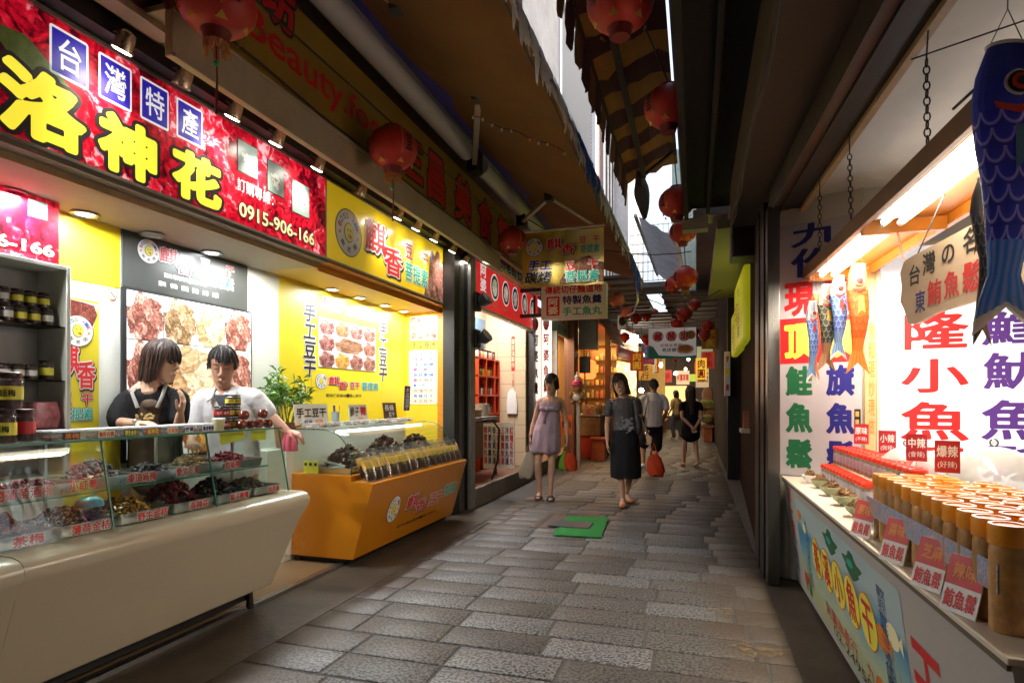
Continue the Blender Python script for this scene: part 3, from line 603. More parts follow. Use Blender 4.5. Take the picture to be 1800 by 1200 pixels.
for i, ((y0, y1), lb, (nm, m_, h, n_, s_), cl) in enumerate(zip(LO, ll, LC, lcl)):
    tray(-2.80, -2.492, y0, y1, .708, .05, lb); heap(nm, -2.79, -2.53, y0 + .02, y1 - .02, .715, h + .02, n_, s_, m_, cl, shape=(1, 1, .75) if i != 3 else (1.4, .6, .3), seed=20 + i)
g = MB(); g.lathe([(.0, .045), (.03, .042), (.05, .028), (.058, .0), (.054, .0), (.045, .024), (.0, .038)], (-2.63, 2.0, .80), 20); g.bar((-2.63, 2.0, .842), (-2.67, 2.07, .85), .012, .006)
solo('plastic_scoop', g, mat('blue_plastic', (.03, .35, .5), .3), 'translucent blue scoop lying upside down on the red cherries', 'scoop')
# ---- plastic boxes on the case
def box_of(y0, y1, t, c, label):
    b = T('plastic_box', label, 'plastic box', (-2.60, (y0 + y1) / 2, 1.1085), group='clear sample boxes along the top of the fruit case')
    g = MB(); g.loft([rect(-2.66, -2.545, y0 + .004, y1 - .004, 1.109, .008), rect(-2.664, -2.54, y0, y1, 1.145, .008)]); g.build('box', CLEAR, b)
    g = MB(); g.loft([rect(-2.666, -2.538, y0 - .002, y1 + .002, 1.1455, .008), rect(-2.666, -2.538, y0 - .002, y1 + .002, 1.152, .008)]); g.build('lid', glass('frosted_lid', (.9, .92, .93), .08, .5, .2), b)
    g = MB(); fc = Face((-2.538, 0, 0), (0, 1, 0)); w = (y1 - y0) * .6; ym = (y0 + y1) / 2 + (y1 - y0) * .15; fc.rrect(g, ym - w / 2, ym + w / 2, 1.112, 1.142, .003, c[0], 1); fc.row(g, t, ym, 1.127, w * .92, .024, c[1], 2, .03); g.build('label', PAL, b)
    g = MB(); q = random.Random(int(y0 * 99))
    for i in range(16): g.ell((q.uniform(-2.645, -2.56), q.uniform(y0 + .012, y1 - .012), 1.118), .011, .011, .009, 6, 4)
    g.build('contents', lump_mat('candy_pale', [(.5, .38, .3), (.4, .2, .12), (.6, .5, .4)]), b)
for y0, y1, t, c, lb in ((1.775, 1.895, '茶梅', (BK, OR), 'clear box labelled in orange on black, left of the gap'), (1.925, 2.055, '無籽白桃', (LY, RD), 'clear box with red characters, first right of the gap'), (2.06, 2.165, '野生金桔', (BK, YL), 'clear box with yellow characters on black'),
                         (2.17, 2.29, '洛神花', (RD, YL), 'clear box with a red label and yellow characters'), (2.295, 2.40, '甜菊梅', (WH, OR), 'clear box with orange characters on white'), (2.405, 2.50, '芒果', (WH, NV), 'clear box with two dark blue characters'), (2.505, 2.64, '養身蜜棗', (WH, NV), 'clear box with four dark blue characters near the cup')):
    box_of(y0, y1, t, c, lb)
# ---- jars
LIDB = mat('dark_lid', (.06, .025, .02), .35, .3); JG = glass('jar_glass', (.9, .9, .88), .1, .05)
def jar(x, y, z, r, h, fill, lab, txt, label, group, parent_loc=None):
    t = T('jar', label, 'jar', (x, y, z), group=group)
    g = MB(); g.lathe([(r * .9, .001), (r, .008), (r, h * .78), (r * .86, h * .84), (r * .84, h * .88)], (x, y, z), 20); g.build('glass', JG, t)
    g = MB(); g.lathe([(r * .86, .004), (r * .94, .012), (r * .94, h * .74), (r * .7, h * .77)], (x, y, z), 16); g.build('contents', fill, t)
    g = MB(); g.lathe([(r * .93, h * .86), (r * .95, h * .875), (r * .95, h * .985), (r * .88, h)], (x, y, z), 20); g.build('lid', LIDB, t)
    g = MB(); n = 14; a0, a1 = R(-95), R(95)
    P = lambda i, zz, k: V((x + (r + .0012 * k) * cos(a0 + (a1 - a0) * i / n - R(35)), y + (r + .0012 * k) * sin(a0 + (a1 - a0) * i / n - R(35)), z + zz))
    for i in range(n): g.quad(P(i, h * .25, 1), P(i + 1, h * .25, 1), P(i + 1, h * .62, 1), P(i, h * .62, 1), lab)
    if txt:
        d = V((cos(R(-35)), sin(R(-35)), 0)); fc = Face(V((x, y, z)) + d * (r + .002), (-d.y, d.x, 0)); fc.row(g, txt, 0, h * .43, r * 1.1, h * .2, BK if lab == YL else WH, 1, .02)
    g.build('label', PAL, t); return t
PLUM = mat('plum_fill', (.10, .015, .015), .3, var=.5, vs=40); DARKF = mat('sauce_fill', (.06, .022, .012), .3, var=.6, vs=50)
GJ = 'tall plum jars stacked at the left end of the fruit case'
jar(-2.60, 1.627, 1.109, .045, .135, PLUM, YL, '話梅', 'lower left plum jar with yellow label at the photo edge', GJ)
jar(-2.64, 1.727, 1.109, .042, .135, PLUM, RD, '', 'lower right plum jar with dark red label', GJ)
jar(-2.61, 1.655, 1.2455, .047, .145, PLUM, YL, '話梅', 'plum jar with yellow label standing on the other two', GJ)
GP = 'small jars stacked before the man on the fruit case'
for (x, y, z, lb) in ((-2.62, 2.752, 1.109, 'bottom left dark jar of the stack'), (-2.615, 2.80, 1.1085, 'bottom second dark jar of the stack'), (-2.62, 2.752, 1.177, 'upper left dark jar of the low stack'), (-2.615, 2.80, 1.177, 'upper second dark jar beside the yellow labels'),
                      (-2.64, 2.86, 1.109, 'bottom yellow labelled jar of the tall stack'), (-2.64, 2.86, 1.177, 'middle left yellow labelled jar of the tall stack'), (-2.635, 2.908, 1.177, 'middle right yellow labelled jar of the tall stack'), (-2.64, 2.86, 1.245, 'top left yellow labelled jar of the tall stack'), (-2.635, 2.908, 1.245, 'top right yellow labelled jar of the tall stack'), (-2.635, 2.908, 1.109, 'bottom right yellow labelled jar of the tall stack')):
    jar(x, y, z, .0245, .0675, DARKF, YL if y > 2.85 else RD, '豆干', lb, GP)
# red candied apples in film
APL = mat('candied_apple', (.20, .035, .02), .18, var=.4, vs=30, coat=.8)
for i, (y, z, lb) in enumerate(((2.865, 1.136, 'red brown candied fruit at the left of the pile'), (2.94, 1.134, 'smaller candied fruit, second of the bottom row'), (3.01, 1.137, 'candied fruit, third of the bottom row'), (3.09, 1.136, 'candied fruit at the right end of the pile'), (2.885, 1.192, 'candied fruit on top at the left of the pile'), (3.045, 1.197, 'topmost candied fruit at the right of the pile'))):
    g = MB(); r = .032 if i != 1 else .028; g.lathe([(.001, -r * .8), (r * .5, -r * .86), (r * .9, -r * .5), (r, 0), (r * .88, r * .5), (r * .5, r * .84), (.002, r * .72)], (-2.56, y, z), 18)
    solo('candied_fruit', g, APL, lb, 'candied fruit', group='candied fruits piled on the glass case')
t = T('plastic_cup', 'pale yellow tub with a white lid between boxes and jars', 'plastic tub', (-2.56, 2.69, 1.1085))
g = MB(); g.lathe([(.026, 0), (.033, .06)], (-2.56, 2.69, 1.1085), 20); g.build('tub', mat('pale_tub', (.7, .66, .35), .35), t)
g = MB(); g.lathe([(.035, .0605), (.035, .068), (.030, .070)], (-2.56, 2.69, 1.1085), 20); g.build('lid', white, t)
g = MB(); g.slab([(-2.60, 2.74, 1.02), (-2.60, 2.94, 1.05), (-2.60, 2.94, 1.098), (-2.60, 2.74, 1.098)], (.001, 0, 0), 0); g.slab([(-2.60, 2.99, 1.03), (-2.60, 3.12, 1.03), (-2.60, 3.12, 1.098), (-2.60, 2.99, 1.098)], (.001, 0, 0), 0)
solo('price_card', g, yel, 'yellow paper cards hanging under the glass top before the man', 'paper card')
# ================================================================ shelves with jars, left back
cab = T('wall_cabinet', 'white cabinet with dark open shelves of jars below the red poster', 'cabinet', (-3.2, 1.8, 0))
g = MB(); g.box(-3.298, -3.08, 2.225, 2.245, .9, 1.965); g.box(-3.298, -3.08, 1.3, 2.224, 1.945, 1.965); g.box(-3.298, -3.1, 1.3, 2.224, .5, .90); g.build('frame', MW, cab, bevel=.002)
g = MB(); g.box(-3.298, -3.285, 1.3, 2.224, .902, 1.944); g.build('back_board', mat('grey_board', (.38, .39, .39), .5), cab)
for z in (1.655, 1.38, 1.14): g = MB(); g.box(-3.284, -3.09, 1.3, 2.223, z - .006, z); g.build('shelf', glass('shelf_glass', (.25, .3, .3), .12), cab)
GS = 'small jars on the shelves at the left'
for i in range(5):
    jar(-3.15, 2.175 - i * .062, 1.656, .026, .085, DARKF, YL if i % 3 else WH, '', ('jar at the right end of the top shelf, lower row', 'second jar from the right, lower row of the top shelf', 'third jar from the right, lower row of the top shelf', 'white labelled jar of the lower row on the top shelf', 'last seen jar of the lower row on the top shelf')[i], GS)
    jar(-3.16, 2.165 - i * .062, 1.7425, .025, .08, DARKF, YL if i != 3 else WH, '', ('jar at the right end of the upper row on the top shelf', 'second jar of the upper row on the top shelf', 'third jar of the upper row on the top shelf', 'white labelled jar of the upper row on the top shelf', 'last seen jar of the upper row on the top shelf')[i], GS)
jar(-3.14, 2.165, 1.3805, .03, .10, DARKF, YL, '', 'single jar standing apart on the middle shelf', GS)
for i in range(3): jar(-3.13, 2.085 - i * .06, 1.3805, .026, .075, DARKF, WH, '', ('low jar left of the single jar on the middle shelf', 'second low jar on the middle shelf', 'third low jar on the middle shelf at the photo edge')[i], GS)
g = MB(); g.box(-3.298, -3.17, 1.3, 2.25, 1.975, 2.305); 
rp = T('poster_board', 'red flower poster above the jar shelves, cut by the photo edge', 'poster', (-3.2, 1.9, 1.975))
g.build('panel', PET, rp); g = MB(); f = Face((-3.17, 0, 0), (0, 1, 0)); f.put(g, '906-166', 2.03, 2.045, .38, .055, BK, 2, .07); f.put(g, '906-166', 2.03, 2.045, .38, .055, LY, 3, .03)
f.quad(g, 2.10, 2.19, 2.20, 2.285, WH, 1); g.build('lettering', PAL, rp)
g = MB(); f.quad(g, 2.105, 2.185, 2.205, 2.28, 0, 2); g.build('printed_photo', PH1, rp)
g = MB(); q = random.Random(4)
g.loft([rect(-3.2, -3.10, 2.08, 2.2, 1.141, .01), rect(-3.21, -3.09, 2.07, 2.21, 1.2, .02), rect(-3.2, -3.1, 2.08, 2.2, 1.27, .02)]); solo('candy_bag', g, mat('pink_pack', (.6, .2, .25), .25, var=.6, vs=18), 'pink and white packet of sweets on the lowest shelf behind the plum jars', 'packet')
# ================================================================ posters on the rear wall
f = Face((-3.298, 0, 0), (0, 1, 0))
p1 = T('wall_poster', 'tall narrow yellow poster with emblem and red characters left of the woman', 'poster', (-3.298, 2.43, 1.12))
g = MB(); f.box(g, 2.295, 2.56, 1.12, 1.847, 0, .006); g.build('sheet', mat('poster_yellow', (.62, .52, .02), .45, var=.05), p1)
f2 = Face((-3.292, 0, 0), (0, 1, 0))
g = MB(); f2.pts(g, [(2.30, 1.77), (2.33, 1.84), (2.555, 1.83), (2.52, 1.66), (2.46, 1.62), (2.34, 1.68)], WH, 1)
emblem(f2, p1, 2.435, 1.665, .085, .085, 4); qixiang(f2, g, 2.435, 1.465, .20, .25, 2)
for t, y, z, c in (('豆', 2.37, 1.285, RD), ('干', 2.49, 1.285, RD)): f2.put(g, t, y, z, .066, .07, BK, 1, .10); f2.put(g, t, y, z, .066, .07, WH, 2, .06); f2.put(g, t, y, z, .066, .07, c, 3, .02)
for o_, c, ly in ((.10, BK, 1), (.06, WH, 2), (.02, TL, 3)): f2.row(g, '菩提素', 2.43, 1.20, .19, .07, c, ly, o_)
g.build('lettering', PAL, p1)
g = MB(); f2.pts(g, [(2.315, 1.76), (2.34, 1.815), (2.40, 1.835), (2.47, 1.83), (2.53, 1.82), (2.55, 1.77), (2.52, 1.70), (2.46, 1.69), (2.38, 1.70), (2.34, 1.72)], 0, 3); g.build('printed_photo', food('jerky_print', [(.05, .008, .008), (.16, .03, .025), (.28, .08, .05), (.4, .16, .1)], 28, uvs=False), p1)
ns = MB(); f.oval(ns, 2.645, 1.905, .03, .035, OR, 2); f.oval(ns, 2.645, 1.905, .024, .028, WH, 3); f.pts(ns, [(2.627, 1.92), (2.633, 1.925), (2.663, 1.89), (2.657, 1.885)], BK, 4)
solo('round_sticker', ns, PAL, 'small round warning sticker on the white panel left of the dark board', 'sticker', loc=(-3.298, 2.645, 1.87))
p2 = T('menu_board', 'dark grey board with emblem and white slogan above the food pictures', 'sign board', (-3.298, 3.2, 1.97))
g = MB(); f.box(g, 2.702, 3.742, 1.965, 2.308, 0, .012); g.build('panel', mat('slate_panel', (.06, .065, .06), .35, var=.1), p2)
f3 = Face((-3.286, 0, 0), (0, 1, 0)); g = MB(); emblem(f3, p2, 2.878, 2.215, .078, .075); qixiang(f3, g, 3.09, 2.195, .26, .15)
edged(f3, g, 'put', '豆', 3.33, 2.235, .085, .075, RD); edged(f3, g, 'put', '干', 3.56, 2.235, .085, .075, RD); edged(f3, g, 'row', '菩提素', 3.44, 2.135, .32, .09, TL)
f3.row(g, '堅持傳統美味‧精心製作', 3.17, 2.09, .36, .03, WH, 2, .02); f3.row(g, '回味　香勁　解饞　素食　分享　好腸', 3.20, 2.03, .50, .034, WH, 2, .02); g.build('lettering', PAL, p2)
p3 = T('light_box', 'bright backlit board of jerky and bean curd photographs behind the woman and man', 'light box', (-3.298, 3.2, .95))
g = MB(); f.box(g, 2.70, 3.785, .90, 1.962, 0, .014); g.build('frame', black, p3)
f3 = Face((-3.284, 0, 0), (0, 1, 0))
FC = {'meat': [(.10, .03, .02), (.36, .11, .08), (.62, .32, .24), (.88, .70, .6)], 'gold': [(.12, .06, .02), (.36, .21, .10), (.6, .42, .24), (.85, .72, .55)], 'curd': [(.35, .17, .06), (.62, .38, .18), (.78, .58, .34), (.9, .78, .58)], 'fry': [(.25, .05, .01), (.65, .22, .03), (.85, .45, .08), (.95, .75, .35)]}
for i, (nm, y0, y1, z0, z1) in enumerate((('meat', 2.728, 2.985, 1.655, 1.95), ('gold', 2.99, 3.245, 1.655, 1.95), ('curd', 3.25, 3.505, 1.655, 1.95), ('meat', 3.51, 3.772, 1.655, 1.95), ('meat', 2.728, 2.985, 1.28, 1.65), ('curd', 2.99, 3.505, 1.28, 1.65), ('meat', 3.51, 3.772, 1.28, 1.65), ('gold', 2.728, 3.12, .92, 1.275), ('fry', 3.125, 3.505, .92, 1.275), ('curd', 3.51, 3.772, .92, 1.275))):
    g = MB(); f3.quad(g, y0, y1, z0, z1, 0, 1); g.build('printed_photo', food('backlit_' + nm, FC[nm], 7 if nm != 'curd' else 4.5, bg=(.95, .95, .93), mask=.56, em=.14), p3)
# yellow wall lettering
wl = T('wall_lettering', 'black brush characters with photo grid on the yellow wall', 'wall sign', (-3.298, 5.2, 1.3))
g = MB()
f = Face((-3.2995, 0, 0), (0, 1, 0))
for y in (4.53, 5.83):
    for i, ch in enumerate('手工豆干'): f.out(g, 'put', ch, y, 2.06 - i * .165, .17, .16, BK, WH, 1, .028, .075, slant=.12)
for y, z, k, em_ in ((5.03, 2.185, .9, 0), (5.12, 1.445, 1.05, 1)):
    if em_: emblem(f, wl, 4.70, z + .01, .085, .07, 1)
    qixiang(f, g, y - .16 if not em_ else 4.97, z, .30, .12, 1); edged(f, g, 'row', '豆干', y + .15 if not em_ else 5.26, z - .02, .19, .075, RD, 1); edged(f, g, 'row', '菩提素', y + .46 if not em_ else 5.56, z - .02, .34, .085, TL, 1)
f.row(g, '堅持傳統美味‧精心製作', 5.08, 1.325, .62, .033, BK, 1, .01)
g.build('lettering', PAL, wl)
g = MB(); f.box(g, 4.655, 5.67, 1.585, 2.045, 0, .003); g.build('grid_backing', white, wl)
f4 = Face((-3.2965, 0, 0), (0, 1, 0))
for i, (a, b, r_) in enumerate(((0, 1, 2), (1, 2, 2), (2, 3, 2), (3, 4, 2), (0, 1, 1), (1, 3, 1), (3, 4, 1), (0, 1, 0), (1, 2, 0), (2, 3, 0), (3, 4, 0))):
    nm = ('jm', 'jg', 'jm', 'jm', 'jm', 'jc', 'jm', 'jm', 'jf', 'jm', 'jm')[i]
    cl = {'jm': [(.05, .012, .012), (.2, .05, .045), (.4, .17, .14), (.6, .4, .35)], 'jg': [(.12, .05, .02), (.3, .14, .06), (.5, .3, .16)], 'jc': [(.12, .05, .025), (.32, .16, .09), (.5, .3, .2)], 'jf': [(.3, .1, .02), (.6, .3, .05), (.8, .55, .2)]}[nm]
    g = MB(); f4.quad(g, 4.66 + a * .2525, 4.655 + b * .2525, 1.59 + r_ * .1525, 1.737 + r_ * .1525, 0, 1); g.build('printed_photo', food('wall_' + nm, cl, 5.5 if nm != 'jc' else 3, bg=(.78, .76, .74), mask=.56), wl)
# flavour list on the end wall
fl = T('flavour_list', 'flavour list with photo grid on the amber end wall beside the jamb', 'wall sign', (-3.06, 6.36, 1.2))
f = Face((0, 6.3595, 0), (1, 0, 0)); g = MB()
f.row(g, '手工豆干', -3.06, 1.935, .33, .09, BK, 1, .03); f.rrect(g, -3.255, -2.88, 1.225, 1.875, .03, OR, 1); f.rrect(g, -3.25, -2.885, 1.23, 1.87, .03, LY, 2)
for i, t in enumerate(('原味沙茶', '辣味沙茶', '辣子椒鹽', '素小脆干', '香菇素腸', '素牛肉干', '素　肉　干', '泡塊方干', '長條豆干', '木瓜豆干')): f.row(g, t, -3.065, 1.825 - i * .062, .27, .042, BL if i % 2 == 0 else MG, 3, .02)
g.build('lettering', PAL, fl); g = MB(); f.quad(g, -3.235, -2.885, 1.99, 2.27, 0, 1); g.build('grid_backing', white, fl); g = MB()
for i in range(4):
    for j in range(3): f.quad(g, -3.23 + i * .086, -3.15 + i * .086, 2.0 + j * .09, 2.084 + j * .09, 0, 2)
g.build('printed_photo', food('wall_jm2', [(.06, .01, .01), (.3, .08, .06), (.5, .2, .12), (.7, .5, .3)], 3, bg=(.7, .68, .66), mask=.58), fl)
# ================================================================ orange counter
ORC = mat('orange_laminate', (.60, .21, .006), .3, var=.08, vs=2, coat=.3)
c2 = T('display_counter', 'orange counter with a slanting front and emblem under the curved glass case', 'counter', (-2.7, 4.9, .012))
g = MB(); profile(g, [(-3.05, .06), (-2.50, .06), (-2.342, .60), (-2.330, .632), (-2.335, .645), (-2.36, .652), (-2.515, .655), (-2.517, .70), (-3.05, .70)], 3.96, 5.89); g.build('body', ORC, c2, bevel=.004)
g = MB(); g.box(-3.0, -2.56, 4.0, 5.85, .012, .06); g.build('plinth', blackm, c2)
g = MB(); g.box(-3.07, -3.055, 3.90, 5.89, .06, 1.045); g.build('rear_panel', MW, c2)
f = Face((-2.50, 0, .06), (0, 1, 0), (.158, 0, .54)); g = MB()
emblem(f, c2, 4.43, .325, .10, .115); qixiang(f, g, 4.88, .30, .42, .20)
for o_, c, ly in ((.07, WH, 2), (.02, RD, 3)): f.row(g, '豆干', 5.29, .285, .30, .13, c, ly, o_)
for o_, c, ly in ((.07, WH, 2), (.02, TL, 3)): f.row(g, '菩提素', 5.62, .325, .30, .12, c, ly, o_)
f.row(g, '堅持傳統美味‧精心製作', 4.98, .13, .8, .03, BK, 2, .0); g.build('lettering', PAL, c2)
k2 = T('display_case', 'rounded glass case of bean curd on the orange counter', 'display case', (-2.75, 4.9, .70))
arc = [(-2.522, .702)] + [(-2.522 - .26 * (1 - cos(a)), .80 + .25 * sin(a)) for a in [R(i * 15) for i in range(7)]] + [(-2.86, 1.052)]
g = MB(); g.loft([[V((x, y, z)) for x, z in arc] + [V((x - .004, y, z - .004)) for x, z in reversed(arc)] for y in (3.975, 5.87)], 0, True, True, True); g.build('curved_pane', GL, k2)
for y in (3.972, 5.872): g = MB(); g.slab([V((x, y, z)) for x, z in arc] + [V((-3.04, y, 1.052)), V((-3.04, y, .702))], (0, .003, 0)); g.build('end_pane', GL, k2)
g = MB(); g.tube([V((x, 3.973, z)) for x, z in arc] + [V((-3.04, 3.973, 1.054))], .0045, 6); g.tube([V((x, 5.874, z)) for x, z in arc], .004, 6); g.build('glass_edge', mat('dark_edge', (.02, .06, .05), .3), k2)
g = MB(); g.box(-3.05, -2.79, 3.86, 5.87, 1.053, 1.060); g.build('top_shelf', GL, k2)
g = MB(); g.tube([(-2.80, 4.2, 1.02), (-2.80, 5.75, 1.02)], .012, 10); g.build('tube_lamp', emat('case_tube', (.9, .95, 1), 2.2), k2)
BCURD = lump_mat('bean_curd', [(.045, .018, .012), (.11, .045, .03), (.07, .028, .02)], .3)
for y0, y1, lb, cl, h in ((4.02, 4.55, 'wide tray of bean curd at the near end of the rounded case', 'dark bean curd slices heaped at the near end of the rounded case', .17), (4.62, 5.2, 'middle tray of the rounded case', 'bean curd slices heaped in the middle of the rounded case', .22), (5.25, 5.82, 'far tray of the rounded case', 'bean curd pieces heaped at the far end of the rounded case', .20)):
    tray(-3.0, -2.56, y0, y1, .702, .045, lb); heap('bean_curd', -2.97, -2.60, y0 + .12, y1 - .02, .71, h, 230, .045, BCURD, cl, 'bean curd', (1.3, .9, .28), seed=int(y0 * 10))
# yellow sachets at the near end
for i in range(3):
    g = MB(); g.box(-2.96 + i * .045, -2.92 + i * .045, 3.985, 3.995, .703, .80); g.ell((-2.94 + i * .045, 3.983, .775), .013, .003, .013, 10, 6, 1); 
    solo('sachet', g, [yel, black], 'small yellow sachet with a dark round mark at the near end of the rounded case', 'sachet', group='yellow sachets behind the glass')
g = MB(); g.bar((-2.62, 4.03, .76), (-2.88, 4.10, .79), .016, .004); g.bar((-2.62, 4.045, .765), (-2.88, 4.10, .80), .016, .004); solo('tongs', g, steel, 'steel tongs resting in the tray of bean curd', 'tongs')
# ---- packets leaning on the ledge
FILM = glass('packet_film', (.96, .96, .95), .05, .035, .16)
def packet(label):
    t = T('snack_packet', label, 'packet', (0, 0, 0), group='cellophane packets leaning along the orange ledge')
    # stands in local XZ, leaning backwards (towards -x)
    def pil(w, h, th, z0, name, m, k=6):
        g = MB(); rings = []
        for i in range(k + 1):
            u = i / k; zz = z0 + h * u; tt = th * max(.06, sin(pi * min(1, max(0, .06 + u * .9))) ** .6); ww = w * (1 - .05 * sin(pi * u))
            rings.append([V((tt * sin(a) * (1 if abs(sin(a)) > .01 else 0) - .38 * zz, ww / 2 * cos(a), zz)) for a in [2 * pi * j / 14 for j in range(14)]])
        g.loft(rings); g.build(name, m, t)
    pil(.115, .125, .017, .004, 'contents', food('packet_fill', [(.02, .009, .007), (.07, .028, .02), (.13, .055, .04)], 45, uvs=False, rough=.25))
    pil(.118, .068, .0175, .066, 'label', food('packet_label', [(.7, .30, .02), (.78, .5, .04), (.8, .62, .12), (.55, .2, .03)], 30, uvs=False, rough=.3))
    pil(.13, .185, .022, .0, 'film', FILM, 8)
    return t
pk = packet('cellophane packet of dark bean curd with a yellow label on the orange ledge'); pk.location = (-2.375, 4.03, .656); pk.scale = (1.15, 1.15, 1.15)
for i in range(1, 15): q = random.Random(i); dup(pk, (-2.375 - q.uniform(0, .012), 4.03 + i * .126, .656), q.uniform(-.35, .15))
for i in range(14): q = random.Random(i + 50); dup(pk, (-2.462 - q.uniform(0, .01), 4.10 + i * .126, .668 + q.uniform(0, .006)), q.uniform(-.4, .3))
# ---- cards and boxes on top
def card(y, w, h, z, m, build, label, x=-2.90, rz=0, tilt=.12):
    t = T('price_card', label, 'price card', (x, y, z)); r = V((sin(rz), cos(rz), 0)); u = V((-tilt, 0, 1)); fc = Face((x, y, z), r, u)
    g = MB(); fc.box(g, -w / 2, w / 2, 0, h, -.004, 0); g.build('card', m, t); g = MB(); build(fc, g, w, h); g.build('lettering', PAL, t); return t
CARD = mat('cream_card', (.78, .74, .65), .5, var=.04)
def b1(fc, g, w, h): fc.row(g, '手工豆干', 0, h * .58, w * .9, h * .46, BK, 1, .03, slant=.1); fc.row(g, '絞麻', -w * .12, h * .16, w * .24, h * .18, NV, 1, .02); fc.row(g, '招牌', w * .2, h * .16, w * .24, h * .18, OR, 1, .02)
def b2(fc, g, w, h): fc.row(g, '脆子', -w * .2, h * .6, w * .5, h * .55, BK, 1, .015, slant=.1); fc.put(g, '辣', w * .28, h * .62, w * .32, h * .55, RD, 1, .04); fc.row(g, '招牌', w * .1, h * .2, w * .3, h * .16, OR, 1, .01)
def b3(fc, g, w, h): fc.row(g, '長條', -w * .05, h * .68, w * .75, h * .4, WH, 1, .02); fc.row(g, '豆干', w * .1, h * .25, w * .5, h * .3, WH, 1, .02)
def b4(fc, g, w, h): fc.col(g, '木瓜豆干', 0, h * .5, w * .7, h * .9, WH, 1, .03)
card(4.02, .37, .165, 1.085, CARD, b1, 'wide cream card with black brush characters beside the potted bamboo', rz=.12)
card(4.70, .30, .155, 1.085, CARD, b2, 'cream card with black and red characters in the middle of the glass top')
card(5.28, .26, .155, 1.10, mat('brown_card', (.10, .04, .025), .5), b3, 'dark brown card with white characters on the glass top')
card(5.62, .13, .26, 1.17, mat('blue_card', (.05, .06, .2), .5), b4, 'narrow blue card with white characters tilted on the glass top', tilt=-.05)
for i in range(12):
    q = random.Random(i + 9); y = 3.93 + i * .145; b = T('plastic_box', 'clear lidded box of dark sweets in the row on the rounded case', 'plastic box', (-2.86, y, 1.0605), group='clear boxes in a row on the rounded case')
    w = .055; g = MB(); g.loft([rect(-2.90, -2.81, y - w, y + w, 1.061, .008), rect(-2.903, -2.806, y - w - .003, y + w + .003, 1.10, .008)]); g.build('box', CLEAR, b)
    g = MB()
    for j in range(12): g.ell((q.uniform(-2.885, -2.825), y + q.uniform(-.04, .04), 1.072), .012, .012, .01, 6, 4)
    g.build('contents', DR if i % 3 else lump_mat('candy_pale2', [(.5, .45, .4), (.65, .6, .55)]), b)
# pen pot
t = T('pen_pot', 'small pot of pens between the two cream cards', 'pen pot', (-2.92, 4.36, 1.0605)); g = MB(); g.lathe([(.03, 0), (.034, .12), (.031, .12), (.028, .01)], (-2.92, 4.36, 1.0605), 16); g.build('pot', mat('grey_blue_pot', (.3, .36, .4), .4), t)
for i, (dx, dy, c) in enumerate(((-.012, .01, NV), (.01, .012, OR), (0, -.012, PU))): g = MB(); g.tube([(-2.92 + dx, 4.36 + dy, 1.08), (-2.92 + dx * 2.2, 4.36 + dy * 2.5, 1.235)], .005, 8); g.build('pen', PAL[c], t)
# ================================================================ potted bamboo
pt = T('potted_bamboo', 'bushy green bamboo plant between the white and yellow walls', 'plant', (-3.16, 4.02, .9))
g = MB(); g.lathe([(.07, 0), (.09, .2), (.08, .2), (.07, .17)], (-3.16, 4.02, .9), 20); g.build('pot', mat('clay_pot', (.25, .10, .05), .6), pt)
q = random.Random(11); gs = MB(); gl = MB()
for i in range(26):
    a = q.uniform(0, 6.3); rr = q.uniform(.1, 1) ** .6; tip = V((-3.16 + .10 * rr * cos(a), 4.02 + .34 * rr * sin(a), 1.22 + .30 * (1 - rr * rr * .75) * q.uniform(.75, 1.05))); base = V((-3.16, 4.02, 1.08)) + V((cos(a), sin(a), 0)) * .05
    mid = base.lerp(tip, .55) + V((0, 0, .05)); gs.tube([base, mid, tip], [.004, .003, .0015], 5)
    for j in range(15):
        u = q.uniform(.35, 1.05); p = base.lerp(mid, u * 2) if u < .5 else mid.lerp(tip, u * 2 - 1)
        d = V((q.gauss(0, .5) + .15, q.gauss(0, 1), q.uniform(-.35, .75))).normalized(); L_ = q.uniform(.07, .13); s_ = d.cross(V((q.gauss(0, .4) + 1, 0, q.gauss(0, .5)))).normalized() * L_ * .085
        b = p + d * L_ * .5 + V((0, 0, .006)); gl._add([p, b + s_, p + d * L_ - V((0, 0, .02)), b - s_], [(0, 1, 2, 3)], 0)
gs.build('stems', mat('bamboo_stem', (.10, .16, .03), .5), pt)
def leafmat(name, cols):
    m = lump_mat(name, cols, .4); p = m.node_tree.nodes['Principled BSDF']; p.inputs['Subsurface Weight'].default_value = 0; return m
gl.build('leaves', leafmat('bamboo_leaf', [(.035, .11, .012), (.07, .20, .02), (.14, .28, .04), (.05, .15, .02)]), pt)
g = MB(); g.box(-3.28, -3.075, 3.70, 4.35, .012, .899); solo('side_cabinet', g, MW, 'white cabinet carrying the potted bamboo behind the orange counter', 'cabinet', bevel=.003)
for i, (dy, c, z) in enumerate(((0, 0, 1.09), (.06, 1, 1.085), (.10, 0, 1.09), (.035, 1, 1.13))):
    g = MB(); g.ell((-3.0, 3.97 + dy, z), .03, .03, .026, 12, 8); solo('fruit', g, [mat('red_apple', (.45, .03, .025), .3), white][c], ('red fruit at the left of the plate by the bamboo', 'white fruit on the plate by the bamboo', 'red fruit at the right of the plate by the bamboo', 'white fruit on top of the plate by the bamboo')[i], 'fruit')
